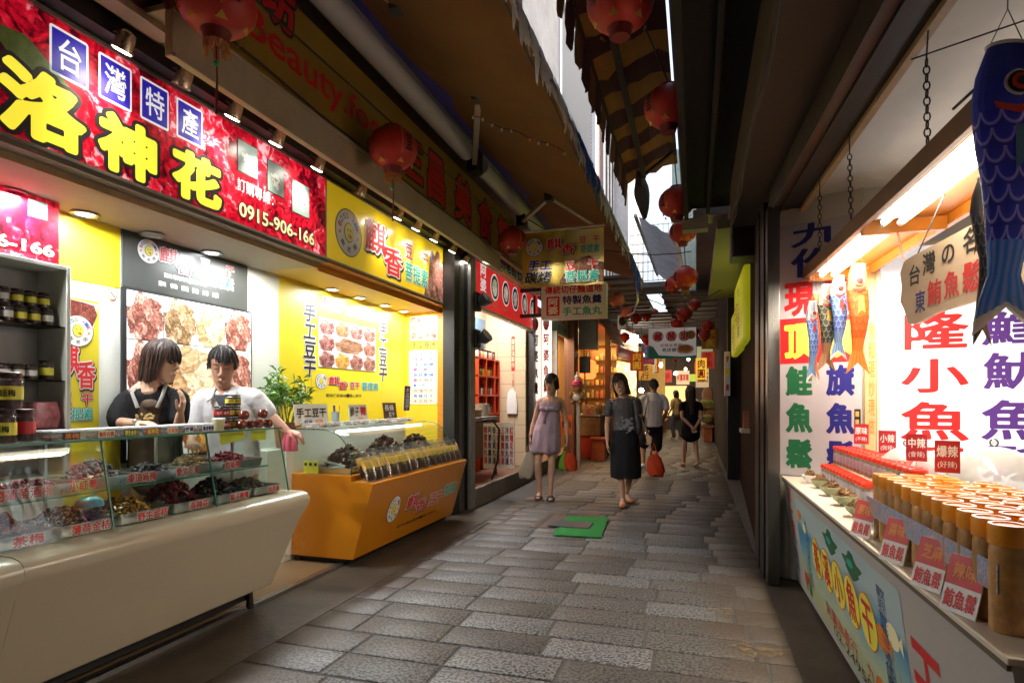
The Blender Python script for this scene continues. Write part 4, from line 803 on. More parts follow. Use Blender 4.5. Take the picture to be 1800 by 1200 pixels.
# ================================================================ pillar at the end of the shop
pl = T('steel_pillar', 'tall black and steel shutter post between the yellow shop and the red sign shop', 'pillar', (-2.62, 6.45, 0))
g = MB(); g.box(-2.70, -2.56, 6.10, 6.25, 0, 3.0); g.build('post', blackm, pl, bevel=.004); g = MB(); g.box(-2.695, -2.565, 6.27, 6.42, 0, 3.2); g.build('channel', mat('grime_steel', (.16, .16, .155), .4, .7, var=.4, vs=7), pl, bevel=.006)
g = MB(); g.box(-2.72, -2.54, 6.44, 6.60, 0, 3.3); g.build('channel', blackm, pl, bevel=.004)
g = MB(); g.box(-2.54, -2.50, 6.45, 6.60, 0, 3.0); g.build('plate', mat('grey_plate', (.33, .34, .34), .45, .5, var=.3, vs=8), pl, bevel=.003)
# ================================================================ fascia beam, old banner, awning
BEIGE = mat('fascia_beige', (.46, .40, .27), .55, var=.18, vs=3)
g = MB(); g.box(-2.345, -2.30, 2.14, 6.95, 2.87, 3.085); g.box(-2.70, -2.346, 2.14, 6.95, 3.09, 3.12); g.box(-2.299, -2.285, 2.14, 6.95, 2.86, 2.88); g.box(-2.299, -2.285, 2.14, 6.95, 3.07, 3.09)
solo('fascia_beam', g, BEIGE, 'long beige sheet metal beam under the old yellow food sign', 'beam', bevel=.004)
b1_ = T('shop_sign', 'faded yellow sign with red English lettering above the beige beam', 'sign', (-2.34, 4.5, 3.09))
g = MB(); g.box(-2.38, -2.325, 2.16, 9.0, 3.092, 3.68); g.build('panel', mat('old_yellow', (.30, .20, .03), .5, var=.2, vs=2), b1_)
f = Face((-2.325, 0, 0), (0, 1, 0)); g = MB(); f.put(g, 'Beauty.food', 3.44, 3.335, 1.62, .24, RD, 2, .015)
for ch, y, z, s_ in (('菓', 2.55, 3.60, .26), ('坊', 2.90, 3.60, .28), ('三', 4.62, 3.36, .40), ('昌', 5.10, 3.36, .44), ('美', 5.78, 3.36, .44), ('食', 6.45, 3.36, .44), ('館', 7.15, 3.36, .44)): f.out(g, 'put', ch, y, z, s_, s_, RD, BK, 2, .035, .09)
g.build('lettering', PAL, b1_)
bs = T('shop_sign', 'worn pink and violet sign board left of the yellow food sign', 'sign', (-2.5, 1.6, 3.1))
g = MB(); g.box(-2.55, -2.50, .2, 2.30, 3.10, 3.6); g.build('panel', mat('old_pink', (.40, .16, .18), .5, var=.6, vs=3, vcol=(.16, .13, .3)), bs)
f = Face((-2.5, 0, 0), (0, 1, 0)); g = MB()
for ch, y in (('台', 1.7), ('灣', 2.0)): f.put(g, ch, y, 3.3, .28, .3, PU, 1, .03)
g.build('lettering', PAL, bs); g = MB(); g.box(-2.56, -2.46, .2, 2.30, 3.06, 3.098); g.build('rail', BEIGE, bs)
for i, (y0, y1, lb) in enumerate(((.8, 5.55, 'near white awning roller tube under the brown canopy'), (5.95, 10.4, 'far white awning roller tube beyond the bracket'))):
    g = MB(); g.tube([(-2.19, y0, 3.775), (-2.19, y1, 3.775)], .085, 24); g.box(-2.20, -2.05, y0, y1, 3.865, 3.90)
    solo('awning_roller', g, mat('roller_white', (.62, .64, .70), .35, var=.06), lb, 'awning roller')
def fabric(name, col, tr=.45):
    m = mat(name, col, .8, var=.25, vs=3, bump=.2, bs=9); n = m.node_tree.nodes; l = m.node_tree.links
    p = n['Principled BSDF']; src = p.inputs['Base Color'].links[0].from_socket
    t = n.new('ShaderNodeBsdfTranslucent'); l.new(src, t.inputs[0]); mx = n.new('ShaderNodeMixShader'); mx.inputs[0].default_value = tr
    l.new(p.outputs[0], mx.inputs[1]); l.new(t.outputs[0], mx.inputs[2]); l.new(mx.outputs[0], n['Material Output'].inputs[0]); return m
aw = T('awning', 'wide brown fabric awning with a torn pale fringe over the left side of the lane', 'awning', (-1.5, 5.5, 3.3))
def sag(y): return .025 * sin(y * 3.1) + .018 * sin(y * 7.3 + 1)
g = MB(); rings = []
ys = [-5 + i * .2 for i in range(78)]
for y in ys: rings.append([V((-2.12 + 1.245 * k / 6, y, 3.86 - .555 * k / 6 - .05 * sin(pi * k / 6) + sag(y) * sin(pi * k / 6 * .9) * .8)) for k in range(7)])
g.loft(rings, 0, False, False); o = g.build('fabric', fabric('awning_brown', (.15, .062, .009), .05), aw)
g = MB(); g.loft([[V((-2.10, y, 3.835)), V((-2.02, y, 3.80)), V((-1.90, y, 3.748))] for y in (-5, 10.4)], 0, False, False, False); g.build('edge_band', mat('blue_band', (.06, .05, .30), .6), aw)
def torn(mb, x, z, y0, y1, step, lo, hi, seed, mi=0, drift=0):
    q = random.Random(seed); y = y0
    while y < y1:
        w = step * q.uniform(.6, 1.6); h = q.uniform(lo, hi); dx = q.uniform(-.02, .05); xx = x + drift * (y - y0)
        n = 3; c = [V((xx + dx * k / n + q.uniform(-.006, .006), y + q.uniform(-.012, .012) * k, z - h * k / n)) for k in range(n + 1)]
        ww = [w, w * .95, w * .7, w * q.uniform(.05, .5)]
        for k in range(n): mb._add([c[k] + V((0, -ww[k] / 2, 0)), c[k] + V((0, ww[k] / 2, 0)), c[k + 1] + V((0, ww[k + 1] / 2, 0)), c[k + 1] + V((0, -ww[k + 1] / 2, 0))], [(0, 1, 2, 3)], mi)
        y += w * .55
g = MB(); g.box(-2.735, -2.06, -5, 10.4, 3.93, 3.97); g.build('sun_block', mat('block_grey', (.2, .19, .18), .6), aw)  # cover added above the roller to keep sunlight off the wall
g = MB(); torn(g, -.872, 3.315, .8, 10.4, .09, .08, .2, 2); torn(g, -.855, 3.32, .8, 10.4, .13, .05, .14, 8)
g.build('fringe', fabric('torn_plastic', (.62, .68, .76), .45), aw)
for a in ((4.4, 5.5, .16, .12, .30, 4), (8.4, 9.6, .2, .15, .4, 5)): g = MB(); torn(g, -.845, 3.31, *a); g.build('blue_rag', fabric('blue_plastic_rag', (.02, .10, .45), .4), aw)
g = MB(); g.tube([(-.88, .6, 3.31), (-.88, 10.4, 3.31)], .022, 10); g.build('front_bar', mat('bar_grey', (.25, .24, .22), .5, .4), aw)
ARM = mat('arm_grey', (.42, .38, .31), .45, .5, var=.2)
for A, E_, P, lb in (((-2.19, 5.75, 3.70), (-1.607, 4.31, 3.64), (-.95, 5.05, 3.36), 'awning arm'), ((-2.19, 7.5, 3.62), (-1.565, 6.46, 3.55), (-.95, 7.65, 3.34), 'awning arm'), ((-2.19, 2.0, 3.72), (-1.70, 3.19, 3.65), (-1.0, 2.1, 3.38), 'awning arm')):
    g = MB(); g.bar(A, E_, .05, .035); g.bar(V(E_) + V((0, 0, .012)), P, .045, .032); g.bar(V(E_) + V((.05, .02, -.01)), V(P) + V((.03, -.02, -.02)), .018, .018); g.build('folding_arm', ARM, aw, bevel=.004)
    g = MB(); g.box(E_[0] - .045, E_[0] + .045, E_[1] - .05, E_[1] + .05, E_[2] - .045, E_[2] + .055); g.build('joint', blackm, aw, bevel=.008); g = MB(); g.box(A[0] - .05, A[0] + .06, A[1] - .09, A[1] + .09, A[2] - .07, A[2] + .17); g.build('bracket', blackm, aw, bevel=.008)
# string of small broken lights
g = MB(); 
pts = [V((-1.63 + .06 * i, 4.25 + .055 * i, 3.46 - .012 * i + .012 * sin(i * 1.7))) for i in range(11)]; g.tube(pts, .0035, 6)
q = random.Random(2)
for p in pts: g.ell(p - V((0, 0, .012)), .010, .010, .014, 8, 5, q.choice([1, 1, 2]))
solo('light_string', g, [blackm, mat('bulb_clear', (.7, .65, .6), .15), mat('bulb_orange', (.7, .15, .02), .2)], 'short string of tiny bulbs under the brown awning', 'light string')
# ================================================================ striped awning on the right
sa = T('awning', 'old striped orange and maroon awning with scalloped edge over the lane centre', 'awning', (-.5, 4.5, 3.9))
g = MB(); y = -3.2; i = 0; q = random.Random(5); prev = [q.uniform(-.04, .04) for _ in range(8)]
while y < 7.0:
    nx = [q.uniform(-.05, .05) + .05 * sin(k * 1.1) for k in range(8)]; st = .30
    for k in range(7):
        x0 = -.78 + .58 * k / 7; x1 = -.78 + .58 * (k + 1) / 7; zz = lambda a: 3.93 + .17 * (a + .78) / .58 + .02 * sin(a * 17)
        g._add([(x0, y + prev[k], zz(x0)), (x1, y + prev[k + 1], zz(x1)), (x1, y + st + nx[k + 1], zz(x1)), (x0, y + st + nx[k], zz(x0))], [(0, 1, 2, 3)], i % 2)
    y += st; i += 1; prev = nx
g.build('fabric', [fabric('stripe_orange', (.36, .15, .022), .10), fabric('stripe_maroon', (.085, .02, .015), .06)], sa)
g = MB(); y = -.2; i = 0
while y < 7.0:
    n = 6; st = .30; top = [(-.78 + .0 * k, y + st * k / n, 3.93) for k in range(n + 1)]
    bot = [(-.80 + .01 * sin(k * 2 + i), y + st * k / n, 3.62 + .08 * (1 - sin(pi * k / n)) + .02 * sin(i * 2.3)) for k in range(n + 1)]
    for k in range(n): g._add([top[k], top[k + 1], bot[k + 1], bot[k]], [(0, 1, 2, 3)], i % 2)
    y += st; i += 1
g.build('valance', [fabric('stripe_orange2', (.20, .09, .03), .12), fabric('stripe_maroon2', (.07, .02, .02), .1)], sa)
g = MB(); g.bar((-.56, 1.6, 3.88), (-.57, 7.05, 3.88), .05, .035); g.bar((-.78, 1.6, 3.925), (-.78, 7.0, 3.925), .03, .03); g.bar((-.57, 7.0, 3.88), (-.22, 6.7, 4.0), .03, .03); g.build('frame', mat('awning_bar', (.10, .085, .07), .5, .4), sa)
g = MB(); q = random.Random(6)
for k, (x, y) in enumerate(((-.70, 7.0), (-.62, 7.08), (-.54, 7.15))):
    pass
rings = []
for j in range(7):
    z = 3.95 - .085 * j; w = (.05, .12, .17, .18, .16, .12, .05)[j]
    rings.append([V((-.63 + .01 * j + w * cos(a) * .5, 7.05 + .05 * j * .4 + .05 * sin(a * 2 + j), z + .02 * sin(a * 3 + j))) for a in [2 * pi * k / 14 for k in range(14)]])
g.loft(rings); solo('hanging_cloth', g, fabric('grey_cloth', (.42, .42, .44), .3), 'bundled grey cloth hanging from the end of the striped awning', 'cloth')
# ================================================================ dark canopy and brown slab on the right
blackest = mat('canopy_black', (.004, .004, .004), .9, var=0)  # even, nearly black base colour of the canopy
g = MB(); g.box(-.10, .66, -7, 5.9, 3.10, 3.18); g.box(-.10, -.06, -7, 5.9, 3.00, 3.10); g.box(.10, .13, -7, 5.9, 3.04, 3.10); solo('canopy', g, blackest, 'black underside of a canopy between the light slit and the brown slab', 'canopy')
g = MB()
for z in (3.6, 4.05): g.tube([(-.13, 1.0, z), (-.13, 7.0, z)], .018, 8)
solo('pipe', g, blackm, 'dark pipes crossing the bright slit beside the striped awning', 'pipe')
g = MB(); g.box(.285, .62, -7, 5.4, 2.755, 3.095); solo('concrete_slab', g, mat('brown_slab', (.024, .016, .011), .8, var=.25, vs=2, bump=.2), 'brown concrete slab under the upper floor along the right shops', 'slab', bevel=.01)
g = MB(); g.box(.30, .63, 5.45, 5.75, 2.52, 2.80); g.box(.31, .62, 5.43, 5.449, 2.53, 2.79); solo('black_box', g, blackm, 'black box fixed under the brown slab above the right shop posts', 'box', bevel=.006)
g = MB(); g.box(.30, 4, -7, 5.9, 3.19, 8.5); g.box(.02, 4, 5.9, 27, 4.05, 8.5); solo('upper_building', g, mat('right_upper', (.16, .14, .12), .85, var=.3), 'dark upper storeys of the right hand shops above the canopy', 'building')
g = MB(); g.box(-3.6, -2.72, -7, .08, 0, 2.37); solo('next_shop', g, mat('next_shop', (.20, .16, .12), .7, var=.3), 'neighbouring shop front left of the photo edge', 'building')
g = MB(); g.box(.9, 3.6, -7, .19, 0, 2.7); solo('next_shop', g, mat('next_shop', (.20, .16, .12)), 'neighbouring shop front behind the right stall', 'building')
g = MB(); g.box(-4, 4, -7.6, -7.1, 0, 8.5); solo('lane_closure', g, mat('right_upper', (.16, .14, .12)), 'added unseen building closing the lane behind the camera', 'building')  # added out of view to shut off light from behind
# ================================================================ upper facades in daylight
fa = T('brick_building', 'red brick building with a white roller shutter above the left awning', 'building', (-2.9, 14, 3.6))
def brick(name, sc=1.0, a=(.22, .075, .05), b=(.16, .055, .04), mo=(.22, .19, .17)):
    m = mat(name, a, .85, var=0); n = m.node_tree.nodes; l = m.node_tree.links; p = n['Principled BSDF']
    tc = n.new('ShaderNodeTexCoord'); mp = n.new('ShaderNodeMapping'); mp.inputs['Rotation'].default_value = (0, R(90), R(90)); mp.inputs['Rotation'].default_value = (R(90), 0, R(90))
    br = n.new('ShaderNodeTexBrick'); br.inputs['Scale'].default_value = 1; br.inputs['Brick Width'].default_value = .24 * sc; br.inputs['Row Height'].default_value = .085 * sc; br.inputs['Mortar Size'].default_value = .012
    br.inputs['Color1'].default_value = (*a, 1); br.inputs['Color2'].default_value = (*b, 1); br.inputs['Mortar'].default_value = (*mo, 1)
    sx = n.new('ShaderNodeSeparateXYZ'); cx = n.new('ShaderNodeCombineXYZ'); l.new(tc.outputs['Object'], sx.inputs[0]); ad = n.new('ShaderNodeMath'); ad.operation = 'ADD'
    l.new(sx.outputs[0], ad.inputs[0]); l.new(sx.outputs[1], ad.inputs[1]); l.new(ad.outputs[0], cx.inputs[0]); l.new(sx.outputs[2], cx.inputs[1]); l.new(cx.outputs[0], br.inputs[0]); l.new(br.outputs[0], p.inputs['Base Color'])
    return m
BRK = brick('red_brick')
g = MB(); g.box(-3.6, -2.76, 6.56, 12.05, 3.7, 16); g.box(-3.6, -2.76, 12.05, 16.6, 3.7, 5.6); g.box(-3.6, -2.76, 12.05, 16.6, 9.95, 16); g.box(-3.6, -2.76, 16.6, 20.5, 3.7, 16); g.build('wall', BRK, fa)
conc = mat('bare_concrete', (.15, .15, .155), .85, var=.35, vs=2.5, bump=.3, bs=15)
g = MB(); g.box(-2.76, -2.70, 9.3, 12.0, 3.7, 16); g.build('render_strip', conc, fa)
g = MB(); 
for i in range(40): z = 5.62 + i * .108; g._add([(-2.80, 12.12, z), (-2.80, 16.5, z), (-2.77, 16.5, z + .06), (-2.77, 12.12, z + .06), (-2.80, 16.5, z + .107), (-2.80, 12.12, z + .107)], [(0, 1, 2, 3), (3, 2, 4, 5)])
g.build('roller_shutter', mat('shutter_white', (.24, .245, .265), .4, var=.05), fa)
g = MB(); g.box(-2.80, -2.66, 12.0, 12.12, 5.6, 10.0); g.box(-2.80, -2.66, 16.5, 16.95, 5.6, 10.0); g.box(-2.80, -2.70, 12.12, 16.5, 9.93, 10.05); g.build('window_frame', white, fa)
g = MB(); g.box(-2.76, -2.60, 12.0, 16.9, 10.06, 10.14); g.build('lintel_line', blackm, fa)
g = MB(); g.box(-2.85, -2.66, 18.0, 20.4, 3.7, 16); g.build('white_bay', mat('bay_render', (.36, .36, .37), .7, var=.1), fa)
g = MB()
for y in (18.4, 19.1, 19.8): g.box(-2.665, -2.60, y, y + .12, 4.5, 12)
g.build('window_frame', conc, fa)
fb = T('grille_balcony', 'white lattice balcony cage above the far end of the lane', 'balcony', (-1.6, 22, 6))
g = MB(); g.box(-3.2, -2.2, 20.6, 27, 4.2, 14); g.build('wall', mat('pale_render', (.6, .6, .6), .8, var=.2), fb)
g = MB()
for i in range(12): x = -2.6 + i * .17; g.box(x, x + .03, 21.0, 21.03, 5.4, 7.4)
for i in range(7): z = 5.4 + i * .32; g.box(-2.6, -.7, 20.985, 20.998, z, z + .035)
g.build('grille', white, fb); g = MB(); g.box(-2.6, -.7, 21.05, 22.5, 5.2, 5.38); g.build('floor_slab', [conc, mat('pale_blue_grey', (.35, .40, .45), .6, var=.3)], fb)
g = MB(); g.box(-1.0, 4, 27.5, 28.5, 3.5, 12.5); solo('green_building', g, mat('teal_render', (.22, .29, .28), .8, var=.25), 'pale green building closing the sky gap at the far end', 'building')
# loose cables overhead
q = random.Random(31)
for i, (a, b, s_, lb) in enumerate((((-2.28, 2.2, 3.15), (-2.28, 9.5, 3.2), .10, 'thin black cable sagging along the old yellow sign'), ((-.9, 2.0, 3.26), (-.86, 10.2, 3.28), .08, 'cable running along the lower edge of the brown awning'), ((-2.2, 7.4, 3.7), (-.05, 8.2, 3.25), .22, 'cable slung across the lane beyond the hanging banner'), ((-1.0, 10.6, 3.2), (.35, 9.2, 2.9), .25, 'cable slung from the far canopy to the lit box signs'), ((.30, 1.5, 2.735), (.30, 5.5, 2.73), .02, 'cable clipped under the edge of the brown slab'), ((-2.05, 8.8, 3.4), (-1.0, 10.4, 3.3), .18, 'looping cable between the box sign and the loudspeaker'), ((-.7, 12, 3.4), (.5, 13.5, 3.1), .3, 'far cable drooping under the far canopy'))):
    g = MB(); a, b = V(a), V(b); g.tube([a.lerp(b, u / 14) - V((0, 0, s_ * 4 * (u / 14) * (1 - u / 14))) + V((q.uniform(-.012, .012), 0, q.uniform(-.008, .008))) for u in range(15)], .007, 6); solo('cable', g, blackm, lb, 'cable')
# translucent roof sheets and far dark canopies
t = T('roof_sheet', 'translucent bluish plastic roof sheet sloping over the far lane', 'roof sheet', (-.5, 12, 3.9))
g = MB(); g.loft([[V((-.95 + .1 * k, y, 4.0 + .03 * (k % 2) - .02 * (y - 10.5) + .5 * (1 - k / 7))) for k in range(8)] for y in (10.6, 15)], 0, False, False, False); g.build('sheet', fabric('plastic_sheet', (.5, .54, .58), .6), t)
g = MB(); g.bar((-.30, 10.5, 4.02), (-.2, 15.2, 3.85), .06, .06); g.bar((-1.0, 10.5, 4.5), (-.9, 15.2, 4.4), .05, .05); g.build('rail', steel, t)
dk = mat('far_canopy', (.10, .085, .065), .7, var=.3)
for i, (x0, x1, y0, y1, z, lb) in enumerate(((-2.5, -1.0, 10.6, 15.5, 3.45, 'dark slatted canopy on the left after the brown awning'), (-2.5, -.6, 15.7, 22.0, 3.5, 'far dark canopy over the left lit shops'), (-.75, .7, 14.2, 22, 3.75, 'far canopy over the middle and right of the lane'))):
    t = T('canopy', lb, 'canopy', ((x0 + x1) / 2, y0, z)); g = MB(); g.slab([(x0, y0, z), (x0, y1, z + .1), (x1, y1, z + .1), (x1, y0, z)], (0, 0, .05)); g.build('roof', dk, t)
    for k in range(9): y = y0 + (y1 - y0) * (k + .2) / 9; g = MB(); g.bar((x0, y, z - .05), (x1, y, z - .05), .10, .05); g.build('slat', mat('slat_grey', (.20, .185, .165), .7, var=.25), t)
g = MB(); pts = [(-1.02, 10.45, 3.3), (-1.0, 10.5, 2.95), (-1.02, 10.7, 2.85), (-1.2, 10.9, 2.84)]; g.tube([(-.95, 10.2, 3.3), (-.93, 10.25, 2.98), (-1.0, 10.3, 2.78), (-1.12, 10.35, 2.74)], .02, 8); solo('bent_pipe', g, steel, 'bent steel pipe beside the loudspeaker', 'pipe')
t = T('loudspeaker', 'small white horn loudspeaker under the far canopy', 'loudspeaker', (-1.28, 11.0, 2.6)); g = MB(); g.box(-1.37, -1.19, 11.0, 11.1, 2.58, 2.86); g.build('box', white, t, bevel=.03); g = MB(); g.ell((-1.28, 10.995, 2.73), .065, .02, .085, 16, 8); g.build('horn', black, t)
# ================================================================ lanterns
LR = mat('lantern_red', (.48, .026, .014), .5, var=.25, vs=5, bump=0); LGOLD = mat('lantern_gold', (.6, .38, .06), .35, .4); LP = mat('lantern_pink', (.72, .17, .12), .5, var=.15); LPR = mat('paper_red', (.16, .012, .01), .6)
def lantern(x, y, z, d, label, m=LR, tassel=True, rz=0):
    r = d / 2; t = T('paper_lantern', label, 'lantern', (x, y, z - r), rz, group='round red lanterns strung along the lane')
    g = MB(); n = 32; prof = []
    for i in range(25):
        a = pi * (.12 + .76 * i / 24); prof.append((r * sin(a) * (1.0 + .012 * (i % 2)), -r * .86 * cos(a)))
    g.lathe(prof, (x, y, z), n); g.build('shade', m, t)
    g = MB(); g.lathe([(r * .36, -.05 * r), (r * .38, 0), (r * .36, .09 * r)], (x, y, z + r * .80), 20); g.build('top_ring', LPR, t)
    g = MB(); g.lathe([(r * .30, -.28 * r), (r * .36, -.06 * r), (r * .40, .0)], (x, y, z - r * .80), 20); g.build('bottom_ring', LPR, t)
    g = MB()
    for k in range(6):
        a = 2 * pi * k / 6 + .4
        for (u0, w) in ((-.80, .16), (-.74, .10)):
            p = V((x + r * .74 * cos(a), y + r * .74 * sin(a), z + r * u0)); e1 = V((-sin(a), cos(a), 0)) * r * w; e2 = V((.45 * cos(a), .45 * sin(a), .5)) * r * .20; g._add([p - e1, p + e1, p + e2 + V((0, 0, .004))], [(0, 1, 2)])
    for k in range(4):
        a0 = 2 * pi * k / 4 + .9
        for j in range(14): 
            b = -.55 + 1.1 * j / 13; rr = r * cos(b) * 1.018; g.ell((x + rr * cos(a0), y + rr * sin(a0), z + r * .86 * sin(b)), .0035, .0035, .0045, 5, 4)
    g.build('gilding', LGOLD, t)
    for k, a in enumerate((R(-20), R(100), R(220))):
        g = MB()
        for j in range(5):
            b = .32 - .16 * j; rr = r * cos(b) * 1.02; p = V((x + rr * cos(a), y + rr * sin(a), z + r * .86 * sin(b))); e1 = V((-sin(a), cos(a), 0)) * r * (.13 if j % 2 else .18); e2 = V((0, 0, r * .05)); g._add([p - e1 - e2, p + e1 - e2, p + e1 * .6 + e2, p - e1 * .8 + e2], [(0, 1, 2, 3)])
        g.build('ink_marks', black, t)
    if tassel:
        g = MB(); zb = z - r * 1.08; q = random.Random(int(x * 100 + y * 10))
        for k in range(26): a = 2 * pi * k / 26; p = V((x + r * .31 * cos(a), y + r * .31 * sin(a), zb)); g.tube([p, p + V((q.uniform(-.01, .01), q.uniform(-.01, .01), -r * q.uniform(.2, .36)))], .003, 4)
        g.build('fringe', mat('fringe_gold', (.5, .22, .05), .6), t)
        g = MB(); g.tube([(x, y, zb), (x + .005, y, zb - r * .9), (x, y, zb - r * 1.9)], [.003, .004, .007], 6); g.ell((x, y, zb - r * .55), .014, .014, .016, 8, 6, 1); g.build('tassel', [LPR, mat('jade_bead', (.02, .45, .12), .3)], t)
    return t
lantern(-2.05, 2.14, 3.06, .335, 'large lantern at the top left before the old yellow sign')
lantern(-2.05, 3.76, 3.065, .345, 'red lantern hanging before the English lettering of the yellow sign')
lantern(-2.02, 6.55, 3.14, .32, 'dark lantern beside the left edge of the hanging banner', tassel=False)
lantern(-.37, 3.08, 3.33, .34, 'large dark lantern at the top edge under the striped awning', tassel=False)
lantern(-.18, 4.32, 3.35, .34, 'dark lantern against the black canopy right of the striped awning', tassel=False)
lantern(-.17, 5.9, 3.18, .34, 'dark lantern below the end of the striped awning', tassel=False)
lantern(-.14, 7.35, 3.29, .32, 'lantern half hidden under the one below the striped awning', tassel=False)
lantern(-.13, 8.5, 2.97, .34, 'bright red lantern alone in the lane centre above the white banner')
lantern(-.36, 10.6, 3.28, .30, 'lantern peeping out left behind the bright red one', tassel=False)
lantern(-.22, 13.0, 3.10, .33, 'small lantern hanging above the white food banner')
lantern(-.42, 15.0, 3.15, .33, 'far lantern left below, above the white food banner', tassel=False)
for i, (u, v, dm, m, lb) in enumerate(((1064, 500, 23, LP, 'pink lantern right beside the hanging banner'), (1085, 527, 27, LP, 'pink lantern lower right of the hanging banner'), (1101, 548, 23, LP, 'pink lantern with tassel by the loudspeaker'), (1118, 559, 19, LR, 'first small red lantern right of the loudspeaker'), (1136, 556, 17, LR, 'second small red lantern right of the loudspeaker'),
                                      (1150, 549, 15, LR, 'third small red lantern right of the loudspeaker'), (1150, 588, 18, LR, 'far lantern of the pair above the blue sign'), (1156, 601, 17, LR, 'lower far lantern of the pair above the blue sign'), (1223, 585, 17, LR, 'far dark lantern behind the white food banner'))):
    D_ = .24; tt = D_ * F_PX / dm; a = (u - 900) / F_PX; S_, C_ = sin(TH), cos(TH)
    lantern((-S_ + a * C_) * tt, (C_ + a * S_) * tt, EYE + (HORIZ - v) / F_PX * tt, D_, lb, m, tassel=(i == 2))
# hanging wires
g = MB(); g.tube([(-2.05, .9, 3.32), (-2.05, 2.14, 3.23), (-2.05, 3.76, 3.24), (-2.03, 5.2, 3.22), (-2.02, 6.55, 3.30)], .006, 6); solo('wire', g, blackm, 'black wire carrying the left lanterns before the yellow sign', 'wire')
g = MB(); g.tube([(-.37, 1.5, 3.62), (-.37, 3.08, 3.50), (-.18, 4.32, 3.52), (-.17, 5.9, 3.36), (-.14, 7.35, 3.45), (-.13, 8.5, 3.14), (-.3, 13, 3.25)], .006, 6); solo('wire', g, blackm, 'black wire carrying the lanterns along the lane centre', 'wire')
# ================================================================ left middle: the red sign shop
TILE = mat('cream_tile', (.60, .52, .38), .3, var=.05)
def tile(name, col, w, h, gap=(.35, .3, .24), rough=.35):
    m = brick(name, 1, col, tuple(c * .93 for c in col), gap); b = [n for n in m.node_tree.nodes if n.type == 'TEX_BRICK'][0]
    b.offset = 0; b.inputs['Brick Width'].default_value = w; b.inputs['Row Height'].default_value = h; b.inputs['Mortar Size'].default_value = .006; m.node_tree.nodes['Principled BSDF'].inputs['Roughness'].default_value = rough; return m
TL1 = tile('square_tile', (.62, .50, .33), .30, .22); RTL = tile('red_tile', (.22, .075, .05), .10, .05, (.2, .15, .12))
s3 = T('fish_ball_shop', 'open fish ball shop with tiled walls under the long red sign', 'shop', (-3.0, 8.2, 0))
g = MB(); g.box(-3.42, -3.3, 6.62, 12.5, 0, 3.7); g.build('rear_wall', TL1, s3)
g = MB(); g.box(-3.298, -2.62, 9.2, 9.30, .22, 2.95); g.build('side_wall', TL1, s3)
g = MB(); g.box(-3.298, -2.505, 6.62, 9.3, 2.96, 3.0); g.build('ceiling', white, s3)
g = MB(); g.box(-2.64, -2.51, 9.302, 9.42, .22, 3.0); g.build('door_post', dsteel, s3)
g = MB(); g.box(-3.298, -2.53, 6.62, 13.0, -.01, .215); g.build('raised_floor', mat('brown_tile_floor', (.20, .095, .06), .45, var=.3, vs=8), s3)
g = MB(); 
for i in range(11): g.box(-2.555, -2.50, 6.64 + i * .56, 6.64 + i * .56 + .55, -.01, .222)
sk = solo('stone_step', g, mat('step_stone', (.20, .175, .15), .7, var=.3, vs=30, bump=.3), 'long stone step along the foot of the left middle shops', 'step', bevel=.008)
light("AREA", (-3.02, 7.9, 2.93), 30, (1, .96, .90), .40, aim=(-3.02, 7.9, 0), parent=s3, sy=1.6)  # lamp without a fixture, added to brighten the shop and the walkers
light('AREA', (-2.9, 11.2, 2.6), 16, (1, .8, .5), .7, aim=(-2.9, 11.2, 0), parent=s3, sy=1.4)
rs = T('shop_sign', 'red sign with five round food pictures beyond the steel pillar', 'sign', (-2.52, 8.1, 2.43))
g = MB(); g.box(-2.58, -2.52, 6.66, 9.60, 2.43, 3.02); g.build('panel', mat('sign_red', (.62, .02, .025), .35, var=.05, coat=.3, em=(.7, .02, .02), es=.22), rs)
g = MB(); g.box(-2.585, -2.51, 6.66, 9.60, 2.395, 2.429); g.box(-2.585, -2.51, 6.66, 9.60, 3.021, 3.05); g.box(-2.585, -2.51, 6.63, 6.659, 2.395, 3.05); g.build('frame', white, rs)
f = Face((-2.52, 0, 0), (0, 1, 0)); g = MB(); f.col(g, '阿婆', 6.93, 2.80, .22, .36, GW, 1, .02); f.row(g, '魚羹', 7.0, 2.53, .2, .10, WH, 1, .02)
ov = MB()
for i, y in enumerate((7.37, 7.85, 8.30, 8.80, 9.27)):
    f.oval(g, y, 2.76, .165, .175, GW, 1); f.row(g, ('阿婆魚丸', '魚羹', '米粉', '香菇丸', '三鮮丸湯')[i], y, 2.53, .26, .05, WH, 1, .01)
    f.oval(g, y, 2.76, .145, .155, (TL, BK, BL, GN, GN)[i], 2)
    f.oval(ov, y, 2.755, .10, .11, 0, 3)
g.build('lettering', PAL, rs); ov.build('printed_photo', food('soup_print', [(.1, .08, .05), (.4, .35, .25), (.65, .6, .5), (.3, .12, .06)], 12, uvs=False, em=.25), rs)
ws = T('shop_sign', 'white strip sign with dark blue characters above the red sign', 'sign', (-2.53, 8.8, 3.06)); g = MB(); g.box(-2.58, -2.53, 7.2, 9.8, 3.06, 3.45); g.build('panel', white, ws)
f = Face((-2.53, 0, 0), (0, 1, 0)); g = MB(); f.row(g, '九份老街七○年代', 8.4, 3.16, 2.1, .16, NV, 1, .03); f.row(g, '傳統切', 8.7, 3.36, 1.4, .17, RD, 1, .03); g.build('lettering', PAL, ws)
